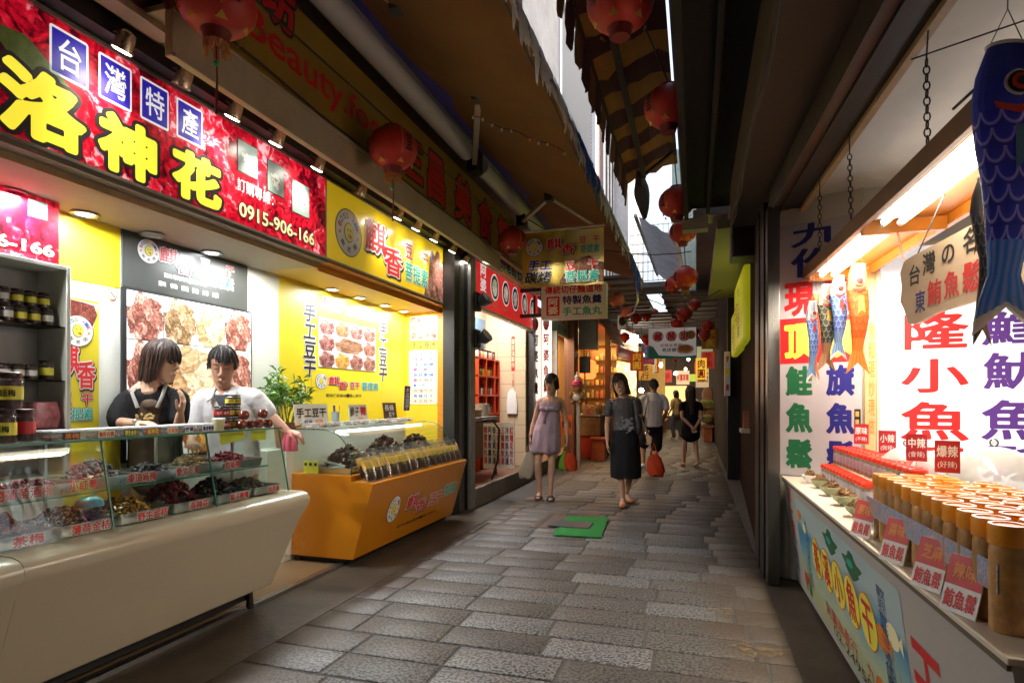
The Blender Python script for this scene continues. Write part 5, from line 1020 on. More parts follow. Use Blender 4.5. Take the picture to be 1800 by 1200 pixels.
# shelf of jars
rk = T('jar_shelf', 'orange red open shelf full of small preserve jars in the tiled shop', 'shelf', (-3.15, 9.0, .22)); g = MB(); SH = mat('shelf_red', (.60, .07, .015), .45, var=.1)
for z in (.75, 1.05, 1.34, 1.63, 1.90): g.box(-3.295, -3.06, 8.2, 9.19, z, z + .025)
for y in (8.2, 8.55, 8.95, 9.165): g.box(-3.295, -3.055, y, y + .022, .22, 1.925)
g.box(-3.299, -3.29, 8.2, 9.19, .22, 1.92, 0); g.build('carcass', SH, rk)
q = random.Random(3); GJ2 = 'small preserve jars on the red shelf'; fm = [mat('jar_green', (.12, .18, .03), .3, var=.3), mat('jar_yellow', (.6, .42, .03), .3, var=.2), mat('jar_brown', (.22, .10, .05), .3, var=.4), mat('jar_white', (.6, .55, .48), .35, var=.2)]
jp = []
for k in range(4):
    t = T('jar', ('small green preserve jar with dark lid on the red shelf', 'small yellow preserve jar with dark lid on the red shelf', 'small brown preserve jar with dark lid on the red shelf', 'small pale preserve jar with dark lid on the red shelf')[k], 'jar', (-3.10, 8.24, 1.0), group=GJ2)
    g = MB(); g.lathe([(.026, 0), (.028, .01), (.028, .085), (.022, .10)], (-3.10, 8.24, 1.0), 14); g.build('glass', fm[k], t); g = MB(); g.lathe([(.024, .1005), (.026, .103), (.025, .125), (.02, .128)], (-3.10, 8.24, 1.0), 14); g.build('lid', black, t); jp.append(t)
first = [True] * 4
for z, seq in ((1.655, (0, 0, 0, 1, 1, 1, 1, 2, 2)), (1.365, (3, 2, 3, 2, 2, 2, 2, 3, 2)), (1.075, (3, 3, 2, 3, 3, 3, 3, 2, 2)), (1.925, (3, 2, 3, 1, 3, 2, 3, 3, 2))):
    y = 8.26
    for k in seq:
        for bx in (8.55, 8.95):
            if bx - .035 < y < bx + .055: y = bx + .058
        if y > 9.14: break
        if first[k]: jp[k].location = (-3.10, y, z); first[k] = False
        else: dup(jp[k], (-3.10, y, z))
        y += .078
po = T('wall_poster', 'blue poster above the red jar shelf', 'poster', (-3.298, 8.8, 2.0)); g = MB(); g.box(-3.30, -3.292, 7.9, 9.15, 2.0, 2.59); g.build('sheet', mat('poster_blue', (.10, .30, .48), .4, var=.4, vs=1.2), po)
f = Face((-3.292, 0, 0), (0, 1, 0)); g = MB(); f.row(g, '海鮮魚', 8.85, 2.12, .5, .13, BK, 1, .02); g.build('lettering', PAL, po)
g = MB(); fz = Face((0, 9.199, 0), (1, 0, 0)); fz.rrect(g, -2.86, -2.80, 1.75, 2.32, .028, RD, 1); fz.col(g, '遵古法製作', -2.83, 2.04, .05, .48, LY, 2, .0); fz.col(g, '手工美味', -2.83, 1.6, .03, .22, RD, 2, .0)
solo('wall_plaque', g, PAL, 'small red plaque with pale characters on the cream tiles', 'plaque', loc=(-2.83, 9.199, 1.5))
g = MB(); g.loft([[V((-2.84 + w * cos(a), 9.17 + .02 * sin(a), z)) for a in [2 * pi * k / 12 for k in range(12)]] for z, w in ((1.46, .02), (1.40, .07), (1.2, .09), (1.06, .085))]); solo('hanging_towel', g, white, 'white towel hanging on the cream tiled wall', 'towel')
mb_ = T('menu_banner', 'white cloth menu banner with red and blue character columns on the step', 'banner', (-2.45, 7.3, .35)); g = MB(); g.slab([(-2.70, 7.42, .37), (-2.24, 7.33, .40), (-2.24, 7.33, 1.0), (-2.70, 7.42, .97)], (0, .012, 0)); g.build('sheet', mat('banner_white', (.85, .87, .92), .6, var=.06), mb_)
f = Face((-2.47, 7.372, .685), (.46, -.09, 0), (0, 0, 1)); g = MB()
for i, (t, c) in enumerate((('精選魚丸湯', RD), ('阿婆魚羹湯', NV), ('香Ｑ貢丸湯', BK), ('三味魚丸湯', RD), ('三層寶魚湯', RD), ('冷肉魚丸湯', NV), ('紅糟花枝丸', RD))): f.col(g, t, -.195 + i * .065, .0, .052, .50, c, 2, .02)
g.build('lettering', PAL, mb_)
ct = T('shop_counter', 'dark serving counter with white pots in the tiled shop', 'counter', (-2.85, 7.6, .22)); g = MB(); g.box(-3.2, -2.72, 7.0, 8.15, 1.0, 1.05); g.build('top', steel, ct)
for y in (7.05, 8.1): g = MB(); g.box(-2.78, -2.74, y - .02, y + .02, .215, 1.0); g.build('leg', dsteel, ct)
g = MB(); g.box(-3.1, -2.80, 7.1, 8.0, .5, .98); g.build('cabinet', mat('old_wood', (.22, .14, .07), .6, var=.3), ct)
for i, (y, r, h) in enumerate(((7.25, .10, .14), (7.6, .13, .10), (7.95, .11, .18))): g = MB(); g.lathe([(r * .9, 0), (r, h * .9), (r * 1.04, h), (r * .96, h), (.01, h * .7)], (-2.92, y, 1.0505), 18); solo('pot', g, [white, mat('rice_basket', (.45, .3, .13), .7, var=.3), white][i], ('small white pot at the near end of the dark serving counter', 'flat woven basket on the dark serving counter', 'tall white pot at the far end of the dark serving counter')[i], 'pot')
g = MB(); g.tube([(-2.60, 7.1, 1.02), (-2.50, 7.2, 1.03), (-2.44, 7.32, .9), (-2.46, 7.32, .5), (-2.52, 7.25, .25)], .014, 8); solo('hose', g, blackm, 'black hose curling over the white menu banner', 'hose')
for z, lb in ((2.42, 'upper dark floodlight on the steel pillar'), (1.98, 'lower dark floodlight on the steel pillar')):
    t = T('floodlight', lb, 'floodlight', (-2.45, 6.56, z)); g = MB(); g.lathe([(.04, -.0), (.075, .05), (.085, .13)], (0, 0, 0), 18); R_ = Matrix.Translation((-2.45, 6.62, z)) @ Matrix.Rotation(R(55), 4, 'Y') @ Matrix.Rotation(R(10), 4, 'X'); g.v = [R_ @ p for p in g.v]; g.build('housing', mat('flood_grey', (.10, .11, .12), .4, .5), t)
    g = MB(); g.lathe([(.08, .131), (.02, .148)], (0, 0, 0), 18); g.v = [R_ @ p for p in g.v]; g.build('lens', mat('flood_glass', (.5, .55, .55), .15, coat=.6), t); g = MB(); g.box(-2.54, -2.46, 6.55, 6.7, z - .08, z + .14); g.build('bracket', blackm, t, bevel=.01)
# ---- hanging banner and box sign
hb = T('hanging_banner', 'yellow and orange cloth banner with emblem hanging across the lane', 'banner', (-1.53, 7.0, 2.62))
g = MB(); rings = []
for k in range(13): x = -2.03 + 1.0 * k / 12; rings.append([V((x, 7.0 + .02 * sin(k * .9) + (x + 1.5) * .03 + (.012 * sin(k * 2.2)) * j / 6, 3.33 - .665 * j / 6 - (.01 * (k / 12)))) for j in range(7)])
g.loft(rings, 0, False, False); g.build('cloth', food('banner_print', [(.80, .70, .16), (.82, .76, .42), (.80, .60, .10), (.75, .42, .05)], .7, uvs=False, rough=.6), hb)
g = MB(); g.tube([(-2.3, 7.02, 3.345), (-1.02, 7.0, 3.345)], .013, 8); g.build('rod', white, hb)
f = Face((-1.53, 6.985, 3.0), (1, .03, 0)); f.k = .004; g = MB(); emblem(f, hb, -.345, .14, .105, .11, 1); qixiang(f, g, -.015, .13, .34, .20, 1)
edged(f, g, 'put', '豆', .25, .19, .085, .09, RD, 1); edged(f, g, 'put', '干', .41, .19, .085, .09, RD, 1); edged(f, g, 'row', '菩提素', .335, .08, .24, .10, TL, 1)
f.out(g, 'row', '手工', -.275, -.085, .30, .13, NV, WH, 1, .03, .07, slant=.2); f.out(g, 'row', '碳烤', -.30, -.23, .33, .14, BK, WH, 1, .03, .07, slant=.2)
edged(f, g, 'put', '豆', .10, -.10, .12, .13, RD, 1); edged(f, g, 'put', '干', .37, -.10, .12, .13, RD, 1); edged(f, g, 'row', '菩提素', .24, -.24, .42, .13, TL, 1); g.build('lettering', PAL, hb)
g = MB(); f.pts(g, [(-.05, -.32), (.02, -.2), (.12, -.14), (.22, -.02), (.33, .0), (.40, -.06), (.49, -.09), (.49, -.32)], 0, .5); g.build('printed_photo', food('banner_food', [(.08, .03, .02), (.22, .09, .05), (.38, .18, .12)], 12, uvs=False, rough=.6), hb)
bx = T('box_sign', 'white box sign with a red square and blue characters below the hanging banner', 'sign', (-1.68, 8.5, 2.48)); g = MB(); g.box(-2.18, -1.22, 8.5, 8.68, 2.47, 2.98); g.build('box', mat('sign_white', (.72, .72, .78), .4, var=.04), bx, bevel=.006)
g = MB(); g.box(-2.60, -2.18, 8.55, 8.62, 2.9, 2.95); g.box(-2.60, -2.18, 8.55, 8.62, 2.52, 2.57); g.build('bracket', dsteel, bx)
f = Face((0, 8.5, 0), (1, 0, 0)); g = MB(); f.rrect(g, -2.10, -1.90, 2.52, 2.80, .015, RD, 1); f.col(g, '阿婆', -2.0, 2.66, .15, .25, WH, 2, .03); f.row(g, '特製魚羹', -1.57, 2.74, .58, .125, NV, 1, .03); f.row(g, '手工魚丸', -1.57, 2.575, .58, .125, TL, 1, .03); f.row(g, '傳統切仔麵道地', -1.7, 2.895, .85, .115, RD, 1, .03); g.build('lettering', PAL, bx)
# ---- vertical lit signs
for (x0, x1, y, z0, z1, t, lb) in ((-2.63, -2.44, 9.44, .82, 2.66, '好阿婆魚羹魚丸', 'wide upright white sign with red characters behind the woman in lilac'), (-2.55, -2.40, 10.0, 1.1, 2.75, '好阿婆魚羹丸', 'narrow glowing upright sign behind the wider one')):
    v_ = T('upright_sign', lb, 'sign', ((x0 + x1) / 2, y, z0)); g = MB(); g.box(x0, x1, y, y + .10, z0, z1); g.build('box', mat('lit_white_' + str(y), (.75, .72, .66), .4, var=.03, em=(1, .9, .78), es=.32 if y < 9.9 else .5), v_, bevel=.005)
    f = Face((0, y, 0), (1, 0, 0)); g = MB(); n = len(t)
    for i, ch in enumerate(t):
        zc = z1 - (z1 - z0) * (i + .5) / n
        if i == 0: f.oval(g, (x0 + x1) / 2, zc, (x1 - x0) * .36, (z1 - z0) / n * .44, RD, 1); f.put(g, ch, (x0 + x1) / 2, zc, (x1 - x0) * .5, (z1 - z0) / n * .6, WH, 2, .0)
        else: f.put(g, ch, (x0 + x1) / 2, zc, (x1 - x0) * .66, (z1 - z0) / n * .72, RD, 1, .03)
    g.build('lettering', PAL, v_)
gs_ = T('shop_sign', 'pale green sign with red characters beyond the upright signs', 'sign', (-2.5, 11.6, 2.55)); g = MB(); g.box(-2.54, -2.48, 10.15, 13.2, 2.54, 3.1); g.build('panel', mat('pale_green_sign', (.45, .62, .50), .4, var=.25, vs=1.5), gs_)
f = Face((-2.48, 0, 0), (0, 1, 0)); g = MB(); f.row(g, '九份芋圓', 11.7, 2.9, 1.9, .25, RD, 1, .03); f.row(g, '紅豆綠豆地瓜圓', 11.9, 2.66, 1.9, .12, NV, 1, .01); f.oval(g, 10.45, 2.88, .2, .14, OR, 1); g.build('lettering', PAL, gs_)
# ---- third shop: orange niche, red tiled pillar, plush toy, meter boxes
t = T('sweet_shop', 'small orange walled shop with a red tiled pillar and steel post', 'shop', (-2.8, 11.5, 0))
g = MB(); g.box(-3.29, -3.2, 9.45, 12.4, .22, 1.75); g.build('orange_wall', mat('orange_wall', (.62, .14, .02), .5, var=.1), t)
g = MB(); g.box(-2.56, -2.36, 11.9, 12.35, 0, 3.3); g.build('tiled_pillar', RTL, t); g = MB(); g.box(-2.52, -2.42, 10.6, 10.68, .22, 2.55); g.build('post', steel, t)
vn = MB(); vs_ = MB(); q = random.Random(8)
for i in range(120): 
    z = 2.45 - .9 * i / 120; p = V((-2.55 + q.gauss(0, .035), 10.75 + q.gauss(0, .05), z)); d = V((q.gauss(0, 1), q.gauss(0, 1), -.5)).normalized() * .05; s_ = d.cross(V((0, 0, 1))).normalized() * .018; vn._add([p, p + d * .5 + s_, p + d, p + d * .5 - s_], [(0, 1, 2, 3)])
vt = T('hanging_vine', 'green vine hanging in the orange doorway', 'plant', (-2.55, 10.75, 1.55)); vn.build('leaves', MATS.get('bamboo_leaf_l') or leafmat('vine_leaf', [(.03, .12, .02), (.06, .22, .03), (.10, .26, .05)]), vt); vs_.tube([(-2.55, 10.75, 2.5), (-2.55, 10.75, 1.6)], .005, 5); vs_.build('stem', mat('bamboo_stem', (.10, .16, .03)), vt)
st_ = T('notice_board', 'orange notice with black characters at the foot of the red pillar', 'sign', (-2.35, 11.5, .45)); g = MB(); g.slab([(-2.50, 11.3, .62), (-2.27, 11.25, .62), (-2.27, 11.25, 1.0), (-2.50, 11.3, .98)], (0, .02, 0)); g.build('board', mat('notice_orange', (.75, .16, .02), .5), st_); f = Face((-2.385, 11.272, .81), (.23, -.05, 0)); g = MB(); f.row(g, '活的百信', 0, .0, .2, .13, BK, 1, .02); g.build('lettering', PAL, st_)
mt = T('meter_box', 'grey electric meter cabinet beside the pale green sign', 'meter box', (-2.15, 12.5, 2.3)); g = MB(); g.box(-2.36, -1.98, 12.4, 12.65, 2.35, 3.1); g.build('cabinet', mat('meter_grey', (.28, .29, .29), .5, .4, var=.2), mt, bevel=.01); g = MB(); g.box(-2.34, -2.12, 12.36, 12.5, 1.85, 2.2); g.build('fuse_box', mat('fuse_grey', (.12, .14, .16), .5), mt, bevel=.01); g = MB(); g.tube([(-2.25, 12.42, 2.35), (-2.25, 12.42, 2.2), (-2.2, 12.4, 1.2)], .02, 8); g.build('conduit', steel, mt)
by = T('plush_bear', 'small plush bear with a pink hat hanging on the white post', 'toy', (-2.12, 10.9, 1.2)); c = V((-2.1, 10.9, 1.5)); fur = mat('bear_fur', (.42, .24, .10), .9, var=.3, vs=40, bump=.5, bs=120)
g = MB(); g.ell(c, .10, .09, .09, 16, 10); g.ell(c + V((0, 0, -.16)), .12, .10, .12, 16, 10); g.ell(c + V((.02, -.085, -.02)), .04, .03, .03, 10, 6)
for s in (-1, 1): g.ell(c + V((.075 * s, 0, .07)), .03, .02, .03, 8, 6); g.ell(c + V((.11 * s, -.05, -.12)), .04, .05, .07, 8, 6); g.ell(c + V((.07 * s, -.08, -.26)), .045, .07, .04, 8, 6)
g.build('body', fur, by); g = MB(); g.lathe([(.13, .06), (.13, .075), (.10, .08), (.095, .12), (.05, .15)], c, 16); g.build('hat', mat('hot_pink', (.75, .04, .22), .6), by); g = MB(); g.lathe([(.045, .15), (.05, .22), (.015, .25), (.018, .30), (.002, .31)], c, 12); g.ell(c + V((0, -.07, -.17)), .08, .05, .07, 10, 6); g.build('bottle_and_bib', white, by)
g = MB(); g.box(-2.13, -2.07, 10.98, 11.04, 0, 1.5); solo('white_post', g, white, 'white post carrying the plush bear at the edge of the lane', 'post', bevel=.004)
# ---- amber lit shops further down on the left
AMB = mat('amber_wall', (.45, .24, .07), .6, var=.15)
am = T('amber_shop', 'warmly lit amber shop interior beyond the meter cabinet', 'shop', (-2.2, 15, 0))
g = MB(); g.box(-3.6, -3.4, 12.6, 19.6, 0, 3.4); g.build('rear_wall', AMB, am); g = MB(); g.box(-3.4, -1.75, 18.2, 18.3, 0, 3.4); g.build('side_wall', AMB, am); g = MB(); g.box(-3.4, -2.0, 12.7, 19.5, 2.95, 3.0); g.build('ceiling', mat('cream_ceiling', (.75, .62, .38), .6), am)
g = MB(); g.box(-2.02, -1.9, 13.9, 14.05, 0, 3.1); g.build('wood_post', mat('dark_wood', (.14, .07, .03), .5, var=.3), am)
light('AREA', (-2.7, 14.2, 2.9), 19, (1, .66, .26), .9, aim=(-2.7, 14.2, 0), parent=am, sy=1.8); light('AREA', (-2.6, 17.2, 2.9), 14, (1, .68, .3), .9, aim=(-2.6, 17.2, 0), parent=am, sy=1.8)
cn = T('shop_counter', 'glass fronted counter of packets in the amber shop', 'counter', (-2.1, 14.5, 0)); g = MB(); g.box(-2.6, -2.0, 13.0, 15.8, .5, .9); g.build('cabinet', mat('counter_wood', (.35, .2, .08), .5, var=.4, vs=12), cn); g = MB(); g.box(-2.6, -2.0, 13.0, 15.8, .92, .96); g.build('top', steel, cn); g = MB(); g.box(-2.6, -2.05, 13.05, 15.75, 0, .5); g.build('base', mat('counter_red', (.5, .05, .02), .5), cn)
q = random.Random(9)
for i in range(26):
    y = 13.05 + i * .104; w = q.uniform(.05, .09); h = q.uniform(.08, .22); x = -2.1 - q.uniform(0, .3); g = MB(); g.loft([rect(x - w, x + w, y - .045, y + .045, .961, .01), rect(x - w * 1.05, x + w * 1.05, y - .05, y + .05, .96 + h * .6, .015), rect(x - w * .8, x + w * .8, y - .04, y + .04, .96 + h, .01)])
    c = q.choice([(.6, .4, .2), (.7, .62, .5), (.5, .12, .05), (.35, .25, .1), (.7, .5, .1)]); solo('packet', g, mat('packet%d' % (i % 6), c, .4, var=.4, vs=15), 'packet of sweets standing in a row on the amber shop counter', 'packet', group='packets on the amber shop counter')
g = MB(); g.loft([rect(-2.12, -1.82, 12.55, 12.85, 0, .01), rect(-2.1, -1.84, 12.57, 12.83, .42, .01), rect(-2.15, -1.79, 12.52, 12.88, .44, .01), rect(-2.15, -1.79, 12.52, 12.88, .48, .01)]); solo('carton', g, mat('orange_box', (.6, .12, .03), .5), 'orange red box on the ground by the white post', 'box')
lm = T('lit_lantern', 'glowing red barrel lamp in the amber shop', 'lamp', (-2.45, 14.0, 1.9)); 
for dy in (0, .34): g = MB(); g.lathe([(.10, 0), (.16, .05), (.17, .22), (.16, .4), (.10, .44)], (-2.4, 13.6 + dy, 1.78), 14); g.build('shade', mat('glow_red', (.6, .06, .02), .5, var=.5, vs=6, em=(1, .10, .02), es=1.6), lm)
g = MB(); g.tube([(-2.4, 13.6, 2.22), (-2.4, 13.6, 2.95)], .01, 6); g.tube([(-2.4, 13.94, 2.22), (-2.4, 13.94, 2.95)], .01, 6); g.build('cord', blackm, lm)
sl_ = T('slat_awning', 'small tilted awning of brown slats over the amber shop', 'awning', (-1.9, 13.6, 2.6)); 
for i in range(9): g = MB(); g.bar((-1.72 - .035 * i, 12.9, 2.55 + .07 * i), (-1.66 - .035 * i, 14.6, 2.62 + .07 * i), .03, .05); g.build('slat', mat('slat_brown', (.16, .08, .035), .6, var=.3), sl_)
fp = T('food_poster', 'purple framed food picture above the lit menu of the amber shop', 'sign', (-1.72, 17.4, 2.5)); g = MB(); g.slab([(-2.05, 16.6, 2.5), (-1.62, 17.8, 2.42), (-1.62, 17.8, 3.2), (-2.05, 16.6, 3.35)], (-.05, .02, 0)); g.build('panel', mat('plum_panel', (.16, .02, .06), .4), fp); g = MB(); g.quad((-2.0, 16.65, 2.75), (-1.62, 17.72, 2.68), (-1.62, 17.72, 3.15), (-2.0, 16.65, 3.28)); g.v = [v_ + V((.02, -.01, 0)) for v_ in g.v]; g.build('printed_photo', food('noodle_print', [(.4, .1, .05), (.6, .4, .2), (.8, .7, .5), (.85, .8, .7)], 3, em=.25), fp)
lmn = T('lit_menu', 'bright yellow lit menu board beside the woman in dark clothes', 'sign', (-1.7, 17.4, 1.2)); g = MB(); g.slab([(-2.05, 16.7, 1.25), (-1.66, 17.8, 1.25), (-1.66, 17.8, 2.32), (-2.05, 16.7, 2.38)], (-.05, .02, 0)); g.build('panel', food('menu_glow', [(.9, .6, .15), (.95, .8, .4), (.7, .25, .05), (1, .9, .6)], 2.6, uvs=False, em=.9), lmn)
# packed shelves and notices on the amber and orange walls
q = random.Random(55)
for k in range(5):
    z = .95 + k * .38; t = T('wall_shelf', ('lowest packed shelf on the amber side wall', 'second packed shelf on the amber side wall', 'middle packed shelf on the amber side wall', 'fourth packed shelf on the amber side wall', 'topmost packed shelf on the amber side wall')[k], 'shelf', (-2.5, 18.1, z)); g = MB(); g.box(-3.35, -1.8, 17.98, 18.19, z, z + .03); g.build('board', mat('dark_wood', (.14, .07, .03)), t)
    for i in range(11): x = -3.28 + i * .14; w = q.uniform(.04, .06); h = q.uniform(.14, .27); g = MB(); g.loft([rect(x - w, x + w, 18.0, 18.12, z + .031, .01), rect(x - w, x + w, 17.99, 18.13, z + h * .6, .012), rect(x - w * .85, x + w * .85, 18.02, 18.1, z + h, .01)]); solo('packet', g, mat('packet%d' % q.randint(0, 5), (.5, .3, .1)), 'packet standing on the shelves of the amber side wall', 'packet', group='packets on the amber wall shelves')
for i, (y, z, w, h, c, tx) in enumerate(((9.75, 1.32, .22, .5, WH, '魚丸湯'), (10.15, 1.35, .2, .45, LY, '紅糟魚'), (10.95, 1.30, .2, .55, RD, '芋粿'), (11.4, 1.33, .2, .4, WH, '貢丸'))):
    t = T('wall_notice', ('white notice on the orange wall nearest the upright signs', 'pale yellow notice on the orange wall', 'red notice on the orange wall beside the vine', 'white notice on the orange wall nearest the tiled pillar')[i], 'notice', (-3.199, y, z)); f = Face((-3.1995, 0, 0), (0, 1, 0)); g = MB(); f.box(g, y - w, y + w, z - h / 2, z + h / 2, 0, .004); g.build('sheet', PAL[c], t); f = Face((-3.195, 0, 0), (0, 1, 0)); g = MB(); f.col(g, tx, y, z, .3, h * .9, YL if c == RD else RD, 1, .03); g.build('lettering', PAL, t)
# ---- signs over the far lane
bl_ = T('box_sign', 'small blue sign with yellow characters beyond the amber shop', 'sign', (-1.55, 19.5, 2.2)); t_ = 19.0; g = MB(); g.box(-1.88, -1.19, 18.9, 19.0, 2.35, 3.10); g.build('frame', white, bl_); f = Face((0, 18.899, 0), (1, 0, 0)); g = MB(); f.quad(g, -1.86, -1.21, 2.38, 3.07, NV, 1); f.oval(g, -1.69, 2.74, .12, .28, BK, 2); f.col(g, '軒記', -1.69, 2.74, .17, .45, YL, 3, .03)
for i, (tx, c) in enumerate((('蜂蜜茶', RD), ('甜不辣', BL), ('冰　品', TL), ('糕餅類', RD))): f.row(g, tx, -1.38, 2.96 - i * .155, .28, .115, c, 2, .03)
g.build('lettering', PAL, bl_)
wb = T('hanging_banner', 'white banner with red ringed characters and a soup bowl across the far lane', 'banner', (-.4, 15.0, 2.3)); g = MB(); g.box(-1.03, .02, 14.0, 14.03, 2.23, 2.93); g.build('cloth', mat('banner_grey', (.62, .63, .60), .6, var=.08, em=(1, 1, .95), es=.04), wb)
f = Face((0, 14.0, 0), (1, 0, 0)); g = MB()
for ch, x in (('鹹', -.82), ('酸', -.52), ('甜', -.24)): f.oval(g, x, 2.74, .12, .12, RD, 1); f.oval(g, x, 2.74, .105, .105, WH, 2); f.put(g, ch, x, 2.74, .16, .17, RD, 3, .04)
f.row(g, '百福金棗茶', -.53, 2.535, .5, .07, RD, 1, .01); f.row(g, '老店號', -.57, 2.43, .32, .09, BK, 1, .02); f.oval(g, -.22, 2.44, .19, .11, WH, 1); f.oval(g, -.22, 2.45, .15, .08, OR, 2); f.pts(g, [(-1.03, 2.23), (.02, 2.23), (.02, 2.29), (-.3, 2.27), (-.8, 2.31), (-.92, 2.50), (-1.03, 2.55)], TL, 1)
g.build('lettering', PAL, wb); g = MB(); f.oval(g, -.22, 2.46, .12, .06, 0, 3); f.oval(g, -.09, 2.76, .10, .10, 0, 3); g.build('printed_photo', food('noodle2', [(.3, .08, .03), (.6, .25, .08), (.2, .25, .05)], 14, uvs=False), wb)
# ---- far end of the lane: dark cross building, lit stalls, small signs and lamps
fe = T('far_building', 'dark building closing the far end of the lane behind the lit stalls', 'building', (-.4, 27, 0)); g = MB(); g.box(-4, 4, 27, 27.4, 0, 5); g.build('wall', mat('far_dark', (.09, .06, .04), .8, var=.5, vs=2), fe)
g = MB(); g.box(-1.7, -.35, 26.9, 26.99, .6, 1.9); g.build('shop_window', mat('far_glow', (.5, .3, .1), .6, var=.7, vs=3, em=(1, .6, .22), es=.5), fe)
light('AREA', (-.8, 24.5, 3.3), 20, (1, .7, .32), 1.5, aim=(-.8, 24.5, 0), parent=fe, sy=3); light('AREA', (-1.0, 19.8, 3.3), 14, (1, .7, .34), 1.0, aim=(-1.0, 19.8, 0), parent=fe, sy=2)
q = random.Random(21)
for i, (x0, x1, y, z0, z1, c, e_, tx, lb) in enumerate(((-1.55, -1.05, 22.3, 1.05, 2.9, (.55, .32, .08), .12, '', 'tall amber panel behind the man in the white shirt'), (-.72, -.22, 24.5, 1.9, 2.45, (.45, .3, .18), .35, '阿蘭草粿', 'small warm sign with red lettering at the far end'), (.02, .48, 23.0, 1.75, 2.5, (.5, .36, .2), .2, '芋粿巧', 'small tan sign board at the far right'), (-1.3, -.9, 24.8, 2.0, 2.5, (.35, .05, .03), .2, '茶', 'small red sign at the far end'), (.05, .55, 20.5, 2.45, 3.05, (.45, .5, .3), .08, '', 'pale green box under the far canopy'), (-.45, .2, 25.5, 2.05, 2.35, (.25, .35, .05), .3, '', 'dim green awning strip over the far stall'))):
    t = T('far_sign', lb, 'sign', ((x0 + x1) / 2, y, z0)); g = MB(); g.box(x0, x1, y, y + .06, z0, z1); g.build('panel', mat('far_sign%d' % i, c, .5, var=.25, vs=4, em=c, es=e_ * 1.5), t)
    if tx: f = Face((0, y, 0), (1, 0, 0)); g = MB(); f.row(g, tx, (x0 + x1) / 2, (z0 + z1) / 2, (x1 - x0) * .9, (z1 - z0) * .5, RD, 2, .03); g.build('lettering', PAL, t)
for i, (x, y, z) in enumerate(((-1.02, 20.0, 2.72), (-.86, 20.0, 2.72), (-1.7, 17.0, 3.1), (-1.5, 17.6, 3.0), (-.7, 23.0, 2.28), (-.2, 25, 1.62), (-1.45, 17.0, 1.55))):
    t = T('bulb', ('left one of two white bulbs above the man in the white shirt', 'right one of two white bulbs above the man in the white shirt', 'white lamp over the plum framed picture', 'white lamp right of the plum framed picture', 'small far lamp above the beige shirt', 'far lamp between the people at the end', 'small white lamp left of the man in the white shirt')[i], 'lamp', (x, y, z)); g = MB(); g.ell((x, y, z), .07, .07, .07, 12, 8) if i not in (2, 3) else g.tube([(x - .12, y - .3, z), (x + .1, y + .3, z)], .05, 10); g.build('globe', emat('far_bulb', (1, .95, .9), 8), t)
    g = MB(); g.tube([(x, y, z + .06), (x, y, z + .4)], .012, 6); g.build('cord', blackm, t)
# dense lanterns, boards and lamps over the far lane
q = random.Random(77)
for i in range(16):
    y = q.uniform(13, 25); x = q.uniform(-1.9, .35); lantern(x, y, 2.75 + q.uniform(0, .7), .27, 'small red lantern in the crowd of lanterns over the far lane', tassel=False)
for i in range(12):
    y = 15.5 + i * .85; sd = i % 2; x = (-1.55 + q.uniform(-.2, .3)) if sd else .25 + q.uniform(-.1, .15); w = q.uniform(.22, .42); h = q.uniform(.25, .6); z = q.uniform(1.75, 2.6); c = q.choice([(.5, .06, .03), (.55, .42, .2), (.05, .2, .12), (.6, .55, .45), (.55, .3, .03)])
    t = T('shop_board', 'small shop board among the crowded boards over the far lane', 'sign', (x, y, z), group='crowded shop boards over the far lane'); g = MB(); g.box(x - w / 2, x + w / 2, y, y + .05, z, z + h); g.build('panel', mat('board%d' % (i % 6), c, .5, var=.2, em=c, es=q.choice([0, .1, .5])), t); f = Face((0, y, 0), (1, 0, 0)); g = MB(); f.col(g, q.choice(('茶行', '芋圓', '草粿', '肉圓', '名產')), x, z + h / 2, min(w * .7, h * .45), h * .9, q.choice((RD, BK, YL)), 2, .02); g.build('lettering', PAL, t)
for i in range(7):
    x, y, z = q.uniform(-1.6, .3), 16 + i * 1.3, q.uniform(2.2, 2.9); t = T('bulb', 'small bare lamp among the far stalls', 'lamp', (x, y, z), group='bare lamps among the far stalls'); g = MB(); g.ell((x, y, z), .05, .05, .06, 10, 6); g.build('globe', emat('far_bulb_warm', (1, .8, .5), 9), t); g = MB(); g.tube([(x, y, z + .05), (x, y, z + .5)], .01, 5); g.build('cord', blackm, t)
# goods on far stalls
for i in range(46):
    side = i % 3; x = q.uniform(-2.0, -1.15) if side < 2 else q.uniform(.25, .5); y = q.uniform(19.2, 25.5); h = q.uniform(.2, .6); z = q.uniform(.5, 1.2); w = q.uniform(.08, .2); g = MB(); g.loft([rect(x - w, x + w, y - w, y + w, z, .02), rect(x - w * 1.1, x + w * 1.1, y - w, y + w, z + h * .7, .03), rect(x - w * .7, x + w * .7, y - w * .6, y + w * .6, z + h, .02)])
    c = q.choice([(.6, .35, .1), (.45, .1, .04), (.2, .22, .06), (.65, .5, .3), (.3, .15, .08)]); solo('goods_bundle', g, mat('goods%d' % (i % 7), c, .5, var=.5, vs=9), 'bundle of goods piled on the far stalls', 'goods', group='bundles of goods on the far stalls')
for x0, x1, lb in ((-2.1, -1.1, 'far stall table along the left side of the lane'), (.2, .55, 'far stall table along the right side of the lane')):
    t = T('stall_table', lb, 'table', ((x0 + x1) / 2, 22.5, 0)); g = MB(); g.box(x0, x1, 19.0, 26, .44, .5); g.build('top', mat('stall_wood', (.3, .18, .08), .6, var=.3), t); g = MB(); g.box(x0 + .05, x1 - .05, 19.05, 25.9, 0, .44); g.build('skirt', mat('stall_skirt', (.35, .12, .05), .7, var=.4), t)
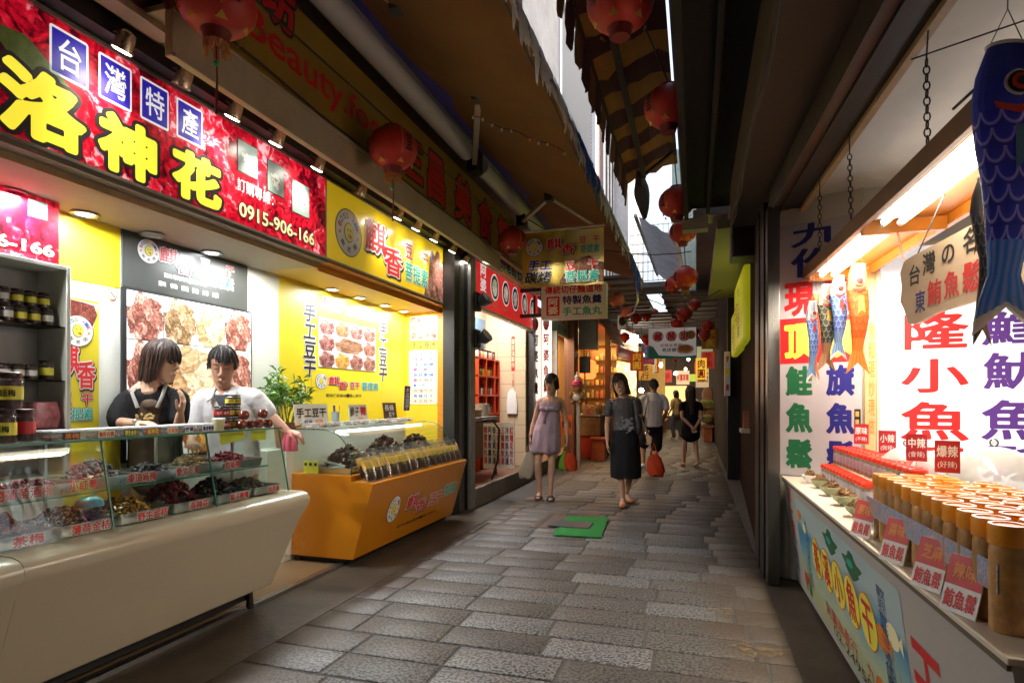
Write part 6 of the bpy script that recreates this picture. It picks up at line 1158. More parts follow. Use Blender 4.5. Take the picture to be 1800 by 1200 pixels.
# ================================================================ right side beyond the stall
g = MB(); g._add([(.50, 5.3, 0), (.69, 10.15, 0), (.95, 10.15, 0), (.95, 5.3, 0), (.50, 5.3, 3.1), (.69, 10.15, 3.1), (.95, 10.15, 3.1), (.95, 5.3, 3.1)], [(3, 2, 1, 0), (4, 5, 6, 7), (0, 1, 5, 4), (1, 2, 6, 5), (2, 3, 7, 6), (3, 0, 4, 7)])
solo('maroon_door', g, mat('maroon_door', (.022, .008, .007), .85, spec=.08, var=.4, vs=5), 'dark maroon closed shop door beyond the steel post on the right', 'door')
ld = T('small_shelf', 'tiny ledge with a terracotta box on the maroon door', 'shelf', (.45, 6.9, .8)); g = MB(); g.box(.47, .575, 6.75, 7.05, .93, .97); g.build('ledge', mat('ledge_cream', (.5, .45, .35), .6), ld); g = MB(); g.slab([(.50, 6.85, .971), (.50, 7.0, .971), (.50, 6.92, 1.16)], (.07, 0, 0)); g.build('box', mat('terracotta', (.30, .11, .06), .7), ld)
g = MB(); g.box(.50, .70, 10.16, 10.35, 0, 3.3); solo('black_post', g, blackm, 'black square post before the concrete wall on the right', 'post', bevel=.01)
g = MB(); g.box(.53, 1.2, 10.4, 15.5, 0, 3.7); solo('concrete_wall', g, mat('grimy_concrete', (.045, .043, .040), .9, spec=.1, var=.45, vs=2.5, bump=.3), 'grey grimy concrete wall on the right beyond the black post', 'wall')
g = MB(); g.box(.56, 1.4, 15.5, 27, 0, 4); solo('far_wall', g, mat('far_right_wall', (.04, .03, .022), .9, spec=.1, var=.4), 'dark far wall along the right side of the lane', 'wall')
YG = mat('sign_yellowgreen', (.55, .55, .02), .4, var=.15, vs=3, em=(.75, .78, .02), es=.07)
for y0, y1, z0, z1, x, lb in ((6.7, 8.2, 1.92, 2.72, .485, 'near yellow green lit box sign high on the right'), (8.3, 9.9, 1.95, 2.58, .54, 'far yellow green lit box sign high on the right')):
    t = T('box_sign', lb, 'sign', (x, (y0 + y1) / 2, z0)); g = MB(); g.box(x, x + .10, y0, y1, z0, z1); g.build('box', YG, t, bevel=.03); g = MB(); f = Face((x, 0, 0), (0, -1, 0)); f.col(g, '九份名產', -(y0 + y1) / 2, (z0 + z1) / 2, .4, .6, BK, 1, .0); f.row(g, '芋圓', -(y1 - .35), (z0 + z1) / 2, .5, .3, RD, 1, .0); g.build('lettering', PAL, t)
    light('AREA', (x - .02, (y0 + y1) / 2, (z0 + z1) / 2), 1.6, (.85, .9, .15), .6, aim=(x - 1, (y0 + y1) / 2, z1 + .6), parent=t, sy=.4)
g = MB(); g.box(.20, .68, 6.0, 10.1, 2.92, 3.0); solo('soffit', g, mat('olive_soffit', (.15, .13, .05), .6, var=.25, vs=3), 'yellowish soffit over the lit box signs on the right', 'soffit')
g = MB(); g.box(-.12, .12, 6.05, 6.2, 2.95, 3.06); g.box(-.02, .30, 6.0, 6.3, 3.06, 3.12); solo('strip_fixture', g, mat('fixture_grey', (.30, .28, .24), .5, var=.2), 'dusty grey strip light fixture beside the centre lanterns', 'light fixture')
bn = T('upright_sign', 'narrow white sign with a yellow band on the black post', 'sign', (.49, 10.1, 1.5)); g = MB(); g.box(.45, .53, 9.98, 10.14, 1.35, 2.05); g.build('panel', white, bn); g = MB(); f = Face((0, 9.98, 0), (1, 0, 0)); f.quad(g, .452, .528, 1.68, 1.78, YL, 1); f.put(g, '芋', .49, 1.93, .05, .1, RD, 1, .03); f.put(g, '圓', .49, 1.48, .05, .1, RD, 1, .03); g.build('lettering', PAL, bn)
# ---- doormat and drain cover
g = MB(); q = random.Random(2); n = 26
e = [(-1.29, 5.44), (-.83, 5.47), (-.90, 6.40), (-1.33, 6.37)]
pts = []
for i in range(4):
    a, b = V((*e[i], 0)), V((*e[(i + 1) % 4], 0))
    for k in range(12): pts.append(a.lerp(b, k / 12) + V((q.uniform(-.008, .008), q.uniform(-.008, .008), .006)))
g.slab(pts, (0, 0, .010)); solo('door_mat', g, mat('green_turf', (.012, .22, .035), .9, var=.25, vs=60, bump=.8, bs=300), 'bright green turf mat lying across the drain cover', 'mat')
dc = T('drain_cover', 'slotted dark metal drain cover half under the green mat', 'drain cover', (-1.3, 6.0, 0)); g = MB(); g.box(-1.60, -1.02, 5.75, 6.62, -.01, .0055); g.build('frame', mat('rust_plate', (.12, .085, .07), .6, .4, var=.3, vs=12), dc)
g = MB()
for i in range(7): g.box(-1.56, -1.50, 5.80 + i * .11, 5.86 + i * .11, .0056, .0075); g.box(-1.44 + i * .06, -1.41 + i * .06, 6.44, 6.58, .0056, .0075)
g.build('slots', black, dc); g = MB(); g.box(-1.42, -1.0, 5.78, 6.06, .0185, .024); solo('metal_strip', g, mat('dark_plate', (.075, .075, .085), .5, .5), 'dark flat metal piece lying on the green mat', 'plate')
# ================================================================ right stall: posts, ceiling, walls
ps = T('steel_post', 'dark brushed steel shutter post at the corner of the right stall', 'post', (.5, 4.8, 0))
g = MB(); g.box(.478, .56, 4.44, 4.56, 0, 2.62); g.build('post', mat('post_steel', (.15, .15, .15), .28, .95, var=.25, vs=5, stretch=(1, 1, .1)), ps, bevel=.006)
g = MB(); g.box(.47, .50, 4.60, 5.24, 0, 2.7); g.build('channel', mat('post_dark', (.04, .04, .042), .35, .8, var=.3, vs=6, stretch=(1, 1, .1)), ps, bevel=.004); g = MB(); g.box(.462, .515, 4.86, 4.93, 0, 2.7); g.box(.505, .535, 4.60, 5.24, 0, 2.7); g.build('guide_rail', blackm, ps)
hs = T('shutter_housing', 'long dark shutter housing along the ceiling edge of the right stall', 'shutter housing', (.6, 2.9, 2.6))
def along(x0, x1, z0, z1, name, m):
    g = MB(); g.slab([(x0, 4.56, z0), (x1, 4.56, z0), (x1, 4.56, z1), (x0, 4.56, z1)], (.15, -3.6, 0)); return g.build(name, m, hs)
along(.50, .515, 2.60, 2.75, 'lip', blackm); along(.517, .565, 2.615, 2.75, 'channel', mat('housing_brown', (.05, .038, .03), .4, .5, var=.3)); along(.567, .575, 2.60, 2.75, 'lip', blackm); along(.577, .63, 2.62, 2.75, 'channel', mat('housing_dark', (.03, .03, .03), .5, .4)); along(.632, .70, 2.625, 2.75, 'slot', blackm); along(.702, .735, 2.60, 2.75, 'wood_edge', MWood)
st = T('fish_stall', 'right stall room with pale ceiling and white walls around the fish counter', 'shop', (1.5, 3, 0))
g = MB(); g.box(.72, 3.6, -7, 4.7, 2.70, 2.76); g.build('ceiling', mat('stall_ceiling', (.62, .60, .54), .7, var=.15, vs=1.5), st)
WALLR = mat('stall_white', (.52, .49, .44), .5, var=.08, vs=2)
g = MB(); g.slab([(.555, 4.68, 0), (1.075, 4.475, 0), (1.075, 4.475, 2.7), (.555, 4.68, 2.7)], (.03, .08, 0)); g.build('end_wall', WALLR, st); g = MB(); g.slab([(1.077, 4.50, 0), (3.6, 4.12, 0), (3.6, 4.12, 2.7), (1.077, 4.50, 2.7)], (.03, .08, 0)); g.build('end_wall', WALLR, st)
g = MB(); g.box(2.6, 2.7, .2, 4.3, 0, 2.7); g.build('side_wall', WALLR, st); g = MB(); g.box(1.068, 1.138, 4.40, 4.452, .0, 2.3); g.build('wood_strip', mat('pale_wood', (.62, .45, .24), .5, var=.15, vs=6, stretch=(4, 4, .4)), st)
g = MB(); g.box(.545, .566, 4.62, 4.70, 0, 2.7); g.build('corner_trim', MC, st)
g = MB(); g.box(.82, 2.6, .2, 4.6, -.01, .01); g.build('floor', mat('stall_floor', (.12, .11, .10), .5, var=.3), st)
fw = Face((1.103, 4.399, 0), (1, 0, 0)); g = MB(); fw.col(g, '魚鬆現炒現做', 0, 1.42, .036, .75, OR, 1, .0); solo('strip_lettering', g, PAL, 'faint red characters running down the pale wood strip', 'lettering', loc=(1.103, 4.399, 1.0))
# board with two columns
nb = T('wall_board', 'white wall board with blue, red and green character columns at the left of the stall', 'sign', (.8, 4.58, .75))
r_ = V((.52, -.205, 0)).normalized(); fb_ = Face(V((.572, 4.669, 0)), r_); L0 = .535
g = MB(); fb_.box(g, 0, L0, .745, 2.53, .002, .0118); g.build('panel', mat('board_white', (.42, .40, .45), .45, var=.05, vs=2), nb)
fb_ = Face(V((.572, 4.669, 0)) + fb_.n * .012, r_); g = MB()
fb_.put(g, '九', .26, 2.44, .33, .16, NV, 1, .025); fb_.put(g, '份', .25, 2.245, .31, .20, NV, 1, .025)
fb_.quad(g, .0, L0, 1.54, 1.86, RD, 1)
for x, third in ((.145, '鮭'), (.405, '旗')):
    c = GN if third == '鮭' else NV
    fb_.put(g, '現', x, 2.0, .185, .24, RD, 1, .04); fb_.put(g, '頂', x, 1.70, .185, .25, YL, 2, .045)
    for ch, z in ((third, 1.415), ('魚', 1.155), ('鬆', .90)): fb_.put(g, ch, x, z, .165, .20, c, 1, .045)
g.build('lettering', PAL, nb)
# back-lit panel
bk = T('light_box', 'large glowing white panel with red and purple brush characters behind the jars', 'light box', (1.8, 4.25, .9)); d_ = V((1, -.15, 0)).normalized(); o0 = V((1.145, 4.36, 0)); fk = Face(o0, d_)
g = MB(); fk.box(g, 0, 1.5, .72, 2.25, -.03, 0); 
LITW = mat('lit_panel', (.8, .85, .9), .5, var=0, em=(.86, .93, 1), es=.17); g.build('panel', LITW, bk); g = MB(); fk.box(g, -.02, -.001, .72, 2.27, -.03, .012); fk.box(g, 0, 1.5, 2.251, 2.27, -.03, .012); g.build('frame', mat('frame_cream', (.6, .55, .45), .5), bk)
g = MB()
for ch, z, w, h in (('基', 1.98, .30, .22), ('隆', 1.714, .34, .235), ('小', 1.433, .34, .215), ('魚', 1.148, .35, .24), ('干', .90, .34, .2)): fk.put(g, ch, .285, z, w, h, RD, 1, .022)
for ch, z, w, h in (('鱈', 1.72, .36, .22), ('魷', 1.455, .34, .22), ('魚', 1.16, .37, .24), ('鬆', .90, .37, .22)): fk.put(g, ch, .68, z, w * .85, h, PU, 1, .02)
for ch, z in (('丁', 1.66), ('香', 1.45), ('絲', 1.19)): fk.put(g, ch, 1.0, z, .33, .25, NV, 1, .04)
g.build('lettering', PAL, bk)
light('AREA', o0 + d_ * .7 + V((0, -.05, 1.45)), 4.5, (.9, .95, 1), 1.2, aim=o0 + d_ * .5 + V((-.3, -3, 1.2)), parent=bk, sy=1.3)
# socket and wall switch
g = MB(); fb2 = Face(V((.572, 4.669, 0)) + Face((0, 0, 0), r_).n * .013, r_); fb2.box(g, .49, .525, 1.10, 1.22, .0, .012, 0); fb2.box(g, .497, .518, 1.115, 1.15, .012, .015, 1); fb2.box(g, .497, .518, 1.17, 1.205, .012, .015, 1); solo('wall_socket', g, [blackm, mat('socket_amber', (.6, .35, .08), .4)], 'small dark wall socket with two amber outlets beside the board', 'socket')
# ================================================================ wooden lamp box with tubes
lb = T('lamp_box', 'hanging wooden lamp box with four fluorescent tubes over the fish counter', 'lamp', (.9, 3, 2.1)); ZB = 2.11
xa = lambda y: .71 + (4.5 - y) * .036; xb = lambda y: 1.10 + (4.5 - y) * .05
PINE = mat('pine_board', (.60, .23, .022), .45, var=.22, vs=9, stretch=(.6, 10, 1))
def strip(x0f, x1f, y0, y1, z0, z1, name, m):
    g = MB(); P = [(x0f(y0), y0), (x1f(y0), y0), (x1f(y1), y1), (x0f(y1), y1)]; g._add([(*p, z0) for p in P] + [(*p, z1) for p in P], [(0, 3, 2, 1), (4, 5, 6, 7), (0, 1, 5, 4), (1, 2, 6, 5), (2, 3, 7, 6), (3, 0, 4, 7)]); return g.build(name, m, lb, bevel=.003)
strip(lambda y: xa(y) + .03, lambda y: xb(y) - .02, 1.2, 4.5, ZB + .05, ZB + .07, 'board', PINE); strip(xa, lambda y: xa(y) + .028, 1.2, 4.5, ZB, ZB + .08, 'front_beam', mat('beam_brown', (.12, .065, .03), .5, var=.3)); strip(lambda y: xb(y) - .018, lambda y: xb(y) + .012, 1.2, 4.5, ZB, ZB + .08, 'rear_beam', PINE)
for y in (4.44, 3.28): strip(lambda yy: xa(yy) + .030, lambda yy: xb(yy) - .02, y, y + .035, ZB - .02, ZB + .045, 'crossbar', PINE)
for y0, y1 in ((3.38, 4.36), (1.95, 3.16)):
    g = MB(); ym = (y0 + y1) / 2; strip(lambda yy: xa(yy) + .06, lambda yy: xa(yy) + .20, y0 - .04, y1 + .04, ZB + .025, ZB + .048, 'tube_tray', white)
    for dx in (.09, .165):
        g = MB(); g.tube([(xa(y0) + dx, y0, ZB + .005), (xa(y1) + dx, y1, ZB + .005)], .015, 12); g.build('tube', emat('tube_glow', (1, .88, .70), 7), lb)
        g = MB()
        for yy in (y0 - .02, y1 + .02): g.tube([(xa(yy) + dx, yy - .018, ZB + .005), (xa(yy) + dx, yy + .018, ZB + .005)], .017, 10)
        g.build('tube_socket', white, lb)
    light('AREA', (xa(ym) + .14, ym, ZB - .02), 14, (1, .86, .66), .12, aim=(xa(ym) + .14, ym, 0), parent=lb, sy=1.0)
    light('AREA', (xa(ym) + .14, ym, ZB - .03), 1.4, (1, .80, .5), 1.0, aim=(xa(ym) + .16, ym, 5), parent=lb, sy=.12)
g = MB()
def chain(mb, a, b, r=.010, th=.0028):
    a, b = V(a), V(b); n = max(3, int((b - a).length / .026)); 
    for i in range(n):
        c = a.lerp(b, (i + .5) / n); d = (b - a).normalized(); s = V((1, 0, 0)) if i % 2 else V((0, 1, 0)); ring = [c + d * (.017 * sin(t)) + s * (r * cos(t)) for t in [2 * pi * k / 8 for k in range(9)]]; mb.tube(ring, th, 5, 0, False)
chain(g, (.79, 2.45, ZB + .08), (.79, 2.46, 2.50)); chain(g, (.75, 3.35, ZB + .08), (.745, 3.36, 2.52)); chain(g, (.725, 4.0, ZB + .08), (.725, 4.0, 2.55)); chain(g, (.82, 1.75, ZB + .08), (.81, 1.78, 2.62)); g.build('chain', mat('chain_dark', (.05, .045, .035), .5, .7), lb)
g = MB(); g.tube([(.74, 2.45, 2.50), (1.1, 2.40, 2.56), (1.6, 2.35, 2.69)], .003, 5); g.tube([(.79, 2.46, 2.5), (.80, 2.46, 2.695)], .003, 5); g.tube([(.82, 1.78, 2.68), (.76, 1.74, 2.5), (.80, 1.75, 2.38), (.84, 1.77, 2.3)], .006, 6); g.tube([(.82, 1.78, 2.68), (.79, 1.72, 2.48), (.83, 1.73, 2.36), (.84, 1.8, 2.22), (.78, 2.2, 2.2)], .005, 6); g.tube([(.745, 3.36, 2.52), (.745, 3.37, 2.695)], .003, 5); g.tube([(.725, 4., 2.55), (.725, 4., 2.695)], .003, 5)
solo('cable', g, blackm, 'loose cables and wire looped under the stall ceiling', 'cable')
g = MB(); g.tube([(.93, 3.27, ZB - .02), (.945, 3.25, ZB - .14), (.97, 3.2, ZB - .27)], .004, 6); g.ell((.97, 3.2, ZB - .29), .008, .008, .02, 8, 6); solo('pull_cord', g, mat('red_cord', (.6, .05, .03), .5), 'red pull cord hanging from the lamp box crossbar', 'cord')
# wooden name plank
wp = T('wooden_sign', 'wavy edged pale wooden sign with black and red brush characters under the lamp box', 'sign', (.9, 2.5, 1.6)); pa, pb = V((.835, 2.90, 0)), V((.985, 2.12, 0)); fp_ = Face(pa, pb - pa); Lp = (pb - pa).length; g = MB()
out = [(0.03, 1.66), (.0, 1.70), (.012, 1.76), (.0, 1.82), (.03, 1.865), (.1, 1.872), (.3, 1.882), (.6, 1.90), (Lp, 1.91), (Lp, 1.62), (.5, 1.625), (.25, 1.615), (.12, 1.59), (.06, 1.595)]
g.slab([fp_.p(x, z, 0) for x, z in out], -fp_.n * .018); g.build('plank', mat('plank_pale', (.62, .47, .33), .6, var=.12, vs=5, stretch=(1, .2, 4)), wp)
g = MB()
for t, x, z, w, h, c in (('台', .11, 1.79, .085, .085, BK), ('灣', .21, 1.815, .085, .09, BK), ('の', .33, 1.825, .085, .085, BK), ('名', .46, 1.84, .09, .09, BK), ('台', .13, 1.735, .0, .0, BK), ('東', .15, 1.675, .07, .09, NV), ('鮪', .245, 1.695, .09, .10, RD), ('魚', .35, 1.705, .09, .10, RD), ('鬆', .46, 1.71, .095, .11, RD), ('產', .60, 1.84, .09, .09, BK)):
    if w: fp_.put(g, t, x, z, w, h, c, 1, .02)
g.build('lettering', PAL, wp); g = MB(); g.tube([fp_.p(.1, 1.86, -.009), (.95, 2.75, ZB)], .003, 5); g.tube([fp_.p(.6, 1.89, -.009), (1.0, 2.3, ZB)], .003, 5); g.build('cord', blackm, wp)
# ================================================================ counter
fc_ = T('fish_counter', 'white panelled counter of the fish stall with painted posters on its front', 'counter', (.9, 3, 0))
def cx(y, z): return (.602 + (4.62 - y) * .0105) + (.74 - z) * .118
g = MB(); P = lambda y, z: V((cx(y, z), y, z))
g._add([P(4.62, 0.02), P(1.5, .02), V((1.55, 1.5, .02)), V((1.55, 4.4, .02)), P(4.62, .722), P(1.5, .722), V((1.55, 1.5, .722)), V((1.55, 4.4, .722))], [(0, 1, 2, 3), (4, 7, 6, 5), (0, 4, 5, 1), (1, 5, 6, 2), (2, 6, 7, 3), (3, 7, 4, 0)]); g.build('body', mat('counter_white', (.42, .42, .41), .45, var=.10, vs=3), fc_)
g = MB(); g.slab([P(4.63, .724) + V((-.012, 0, 0)), P(1.49, .724) + V((-.012, 0, 0)), V((1.56, 1.49, .724)), V((1.56, 4.4, .724))], (0, 0, .016)); g.build('top', mat('counter_top', (.66, .60, .50), .35, var=.10, vs=4), fc_, bevel=.003)
g = MB(); g.bar(P(4.62, .716) + V((-.006, 0, 0)), P(1.5, .716) + V((-.006, 0, 0)), .008, .014); g.build('edge_strip', mat('edge_brown', (.10, .08, .055), .5), fc_)
ff = Face(P(4.62, 0), P(1.5, 0) - P(4.62, 0), (-.118, 0, 1)); Y = lambda y: 4.62 - y
g = MB(); ff.col(g, '第一家', Y(4.42), .53, .14, .34, RD, 1, .01); ff.col(g, '小魚干', Y(4.43), .24, .16, .30, NV, 1, .01); ff.put(g, '產地直送', Y(4.45), .70, .28, .03, TL, 1, .01)
for ch, y, z, w, h in (('天', 2.05, .40, .26, .34), ('下', 1.83, .33, .24, .36), ('第', 1.66, .28, .17, .40)): ff.put(g, ch, Y(y), z, w, h, RD, 1, .015)
g.build('lettering', PAL, fc_)
# printed poster on the counter front
pp = T('front_poster', 'blue and green printed fish poster on the counter front', 'poster', (.68, 3.1, .1))
m = bpy.data.materials.new('sea_poster'); m.use_nodes = True; n = m.node_tree.nodes; l = m.node_tree.links; p = n['Principled BSDF']; p.inputs['Roughness'].default_value = .5; tc = n.new('ShaderNodeTexCoord'); sp = n.new('ShaderNodeSeparateXYZ'); l.new(tc.outputs['UV'], sp.inputs[0]); nz = n.new('ShaderNodeTexNoise'); nz.inputs['Scale'].default_value = 3; nz.inputs['Detail'].default_value = 4; l.new(tc.outputs['UV'], nz.inputs['Vector']); ad = n.new('ShaderNodeMath'); ad.operation = 'MULTIPLY_ADD'; ad.inputs[1].default_value = .45; l.new(nz.outputs[0], ad.inputs[0]); l.new(sp.outputs[1], ad.inputs[2]); r = n.new('ShaderNodeValToRGB'); e = r.color_ramp.elements
for i, (a, c) in enumerate(((.28, (.40, .44, .25)), (.55, (.42, .52, .36)), (.78, (.16, .38, .48)), (.98, (.03, .20, .42)), (1.12, (.38, .52, .55)))):
    if i > 1: e.new(.5)
for i, (a, c) in enumerate(((.28, (.40, .44, .25)), (.5, (.42, .52, .36)), (.72, (.16, .38, .48)), (.88, (.03, .20, .42)), (.97, (.38, .52, .55)))): e[i].position = a; e[i].color = (*c, 1)
l.new(ad.outputs[0], r.inputs[0]); l.new(r.outputs[0], p.inputs['Base Color'])
g = MB(); ff.quad(g, Y(4.22), Y(2.22), .07, .66, 0, 1); g.build('sheet', m, pp)
g = MB()
for i, ch in enumerate('蒸溪小魚干'):
    x = Y(3.66) + i * .245; z = .40; ff.oval(g, x, z, .125, .115, OR, 2); ff.oval(g, x, z, .118, .108, YL, 3); ff.put(g, ch, x, z, .15, .18, RD, 4, .02)
ff.col(g, '冰涼可口老少咸宜', Y(3.92), .36, .09, .42, NV, 2, .0); ff.col(g, '歡迎批發零售代客宅配', Y(2.45), .38, .10, .46, NV, 2, .0); ff.row(g, '阿蘭海產行 九份店', Y(3.0), .165, 1.15, .08, RD, 2, .0); ff.put(g, '02-24950256', Y(2.95), .10, .95, .05, BK, 2, .0)
q = random.Random(4)
for x0, n_, c in ((Y(4.1), 10, GN), (Y(2.42), 16, GN)):
    for i in range(n_): x = x0 + q.uniform(-.08, .12); h = q.uniform(.12, .34); ff.pts(g, [(x, .08), (x + .018, .08), (x + .012 + q.uniform(-.03, .03), .08 + h)], c, 2)
for x, z, c, s_ in ((Y(4.12), .56, OR, .035), (Y(3.98), .50, LY, .03), (Y(2.50), .40, OR, .05), (Y(2.36), .46, LY, .045), (Y(4.12), .16, RD, .04), (Y(2.6), .16, OR, .05)): ff.oval(g, x, z, s_ * 1.5, s_, c, 2); ff.pts(g, [(x + s_ * 1.3, z), (x + s_ * 2.3, z + s_ * .8), (x + s_ * 2.3, z - s_ * .8)], c, 2)
for x, z in ((Y(3.25), .585), (Y(2.85), .575)):
    ff.pts(g, [(x + .14 * cos(a) * (1 + .25 * sin(a * 5)), z + .05 * sin(a) * (1 + .3 * cos(a * 4))) for a in [2 * pi * k / 24 for k in range(24)]], GN, 2)
    ff.oval(g, x - .02, z + .005, .05, .018, TL, 3)
g.build('lettering', PAL, pp)
# ================================================================ goods on the counter
ZC = .741
def fjar(r, h, lidm, bodym, lab, label, group, lidh, name='jar'):
    t = T(name, label, 'jar', (0, 0, 0), group=group)
    g = MB(); g.lathe([(r * .94, 0), (r, .008), (r, h - lidh - .012), (r * .93, h - lidh)], (0, 0, 0), 22); g.build('body', bodym, t)
    g = MB(); g.lathe([(r * 1.0, h - lidh + .001), (r * 1.07, h - lidh + .004), (r * 1.07, h - .006), (r * 1.02, h), (r * .82, h), (r * .80, h - .004), (.001, h - .004)], (0, 0, 0), 26)
    for k in range(0): pass
    g.build('lid', lidm, t)
    if lab: g = MB(); g.lathe([(.001, h - .0035), (r * .72, h - .0030), (r * .74, h - .0036)], (0, 0, 0), 20); g.build('label', lab, t)
    return t
FLOSS = mat('fish_floss', (.56, .30, .09), .35, var=.4, vs=26, coat=.6); OL = mat('orange_lid', (.95, .36, .012), .3, var=.06, coat=.4); RL = mat('red_lid', (.75, .035, .008), .35, var=.05, coat=.3); DRYF = mat('dried_fish_fill', (.30, .24, .17), .3, var=.6, vs=60, coat=.6)
objrand(FLOSS, .7, 1.25); objrand(OL, .85, 1.08)
j0 = fjar(.0375, .250, OL, FLOSS, food('lid_label', [(.80, .30, .05), (.62, .38, .25), (.82, .28, .03), (.58, .44, .36)], 14, uvs=False), 'tall orange lidded jar of fish floss in the block at the front of the counter', 'orange lidded jars in a block on the counter', .05)
k = 0
for c in range(4):
    for i in range(12):
        x = .700 + c * .088 + (2.6 - 1.62 - i * .0905) * .012; y = 2.66 - i * .0905 - (c % 2) * .02
        if c == 3 and i in (0, 1, 11): continue
        q = random.Random(k); 
        if k == 0: j0.location = (x, y, ZC)
        else: dup(j0, (x + q.uniform(-.003, .003), y + q.uniform(-.003, .003), ZC), q.uniform(0, 6))
        k += 1
g = MB(); f0 = Face((.6555, 2.68, 0), (.012, -1, 0)); f0.quad(g, 0, 1.04, .845, .905, 0, 1); 
m = food('strip_print', [(.45, .58, .70), (.10, .20, .50), (.55, .65, .75), (.5, .18, .12), (.4, .55, .7)], 26, uvs=False); g2 = MB(); f0.box(g2, 0, 1.04, .83, .90, -.0015, 0)
solo('label_strip', g2, m, 'blue and white patterned plastic strip taped along the front of the orange lidded jars', 'label strip')
j1 = fjar(.036, .115, RL, DRYF, None, 'small red lidded jar of dried fish in the stepped rows on the counter', 'red lidded jars in two stepped rows', .026)
g_ = MB(); g_.lathe([(.0365, .02), (.0368, .022), (.0368, .07), (.0365, .072)], (0, 0, 0), 22); g_.build('label', food('jar_label', [(.6, .62, .68), (.15, .2, .45), (.65, .62, .6), (.5, .12, .08)], 60, uvs=False), j1)
first_ = True
for row, (x, z, y0, n_) in enumerate(((.835, ZC, 4.36, 13), (.920, ZC + .117, 4.42, 19), (1.0, ZC + .117, 4.40, 17))):
    for i in range(n_):
        y = y0 - i * .0765; xx = x + (y0 - y) * .02
        if first_: j1.location = (xx, y, z); first_ = False
        else: dup(j1, (xx, y, z), i * 1.3)
g = MB(); g.box(.878, 1.06, 2.92, 4.45, ZC, ZC + .116); solo('riser', g, mat('riser_board', (.3, .22, .15), .6), 'low riser board carrying the upper row of red lidded jars', 'riser')
# bowls of samples
CEL = mat('celadon', (.22, .26, .15), .2, var=.25, vs=10, coat=.5)
for i, (x, y, m, r, lb) in enumerate(((.715, 4.25, white, .05, 'white sample bowl at the far end of the counter'), (.73, 4.02, CEL, .052, 'green sample bowl next to the white bowl'), (.735, 3.72, CEL, .062, 'large green sample bowl heaped with dried fish'), (.735, 3.40, CEL, .066, 'second large green sample bowl before the red lidded jars'), (.72, 3.08, CEL, .06, 'nearest green sample bowl beside the orange lidded jars'))):
    g = MB(); g.lathe([(r * .4, 0), (r * .42, .008), (r * .85, .028), (r, .052), (r * .96, .053), (r * .8, .03), (.002, .014)], (x, y, ZC), 24); solo('sample_bowl', g, m, lb, 'bowl')
    heap('dried_fish', x - r * .85, x + r * .85, y - r * .85, y + r * .85, ZC + .028, .045, 110, .022, lump_mat('dried_fish%d' % i, [(.14, .07, .025), (.3, .17, .07), (.08, .04, .02)]), 'heap of small brown dried fish in sample bowl number %d' % (i + 1) if False else ('pale dried fish in the white sample bowl', 'brown dried fish in the bowl next to the white one', 'brown dried fish in the first large green bowl', 'brown dried fish in the second large green bowl', 'brown dried fish in the nearest green bowl')[i], 'dried fish', (1.6, .4, .4), seed=i)
# tent cards
for i, (x, y) in enumerate(((.618, 2.64), (.622, 2.26), (.626, 1.965), (.630, 1.76))):
    t = T('tent_card', ('farthest red and white tent card at the counter edge', 'second red and white tent card from the far end', 'third red and white tent card from the far end', 'nearest red and white tent card at the counter edge')[i], 'price card', (x, y, ZC)); r = V((.42, -.9, 0)).normalized(); nn = r.cross(V((0, 0, 1))); fz = Face(V((x, y, ZC)) + nn * .0, r, V((0, 0, 1)) - nn * .28); g = MB()
    fz.box(g, -.052, .052, 0, .145, -.003, 0); g.slab([fz.p(-.052, .143, -.003), fz.p(.052, .143, -.003), fz.p(.052, .143, -.003) - nn * .06 - V((0, 0, .13)), fz.p(-.052, .143, -.003) - nn * .06 - V((0, 0, .13))], (0, 0, .003)); g.build('card', white, t)
    g = MB(); fz.quad(g, -.052, .052, .068, .145, RD, 1); fz.row(g, ('原味', '蒜味', '芝麻', '辣味')[i], 0, .107, .07, .042, OR, 2, .03); fz.row(g, '鮪魚鬆', 0, .034, .092, .046, RD, 1, .03); g.build('lettering', PAL, t)
# signs on wires
for i, (x, y, z, a, b) in enumerate(((.985, 4.15, 1.07, '原味', '(不辣)'), (.985, 3.63, 1.055, '小辣', '(微辣)'), (.96, 3.11, 1.065, '中辣', '(會辣)'), (.93, 2.68, 1.062, '爆辣', '(好辣)'))):
    t = T('stick_sign', 'small red sign on a wire reading %s among the jars' % ('original', 'slightly hot', 'medium hot', 'very hot')[i], 'price card', (x, y, ZC + (.117 if i < 2 else 0))); r = V((.93, -.36, 0)); fz = Face((x, y, z), r); w, h = .04, .062; g = MB(); fz.box(g, -w, w, -h, h, -.002, 0); g.build('card', mat('sign_crimson', (.42, .02, .03), .45), t); g = MB(); fz.row(g, a, 0, .02, .068, .045, WH, 1, .02); fz.put(g, b, 0, -.032, .06, .03, WH, 1, .0); g.build('lettering', PAL, t); g = MB(); g.tube([(x, y + .004, ZC), (x, y + .004, z - h)], .0022, 5); g.build('wire', steel, t)
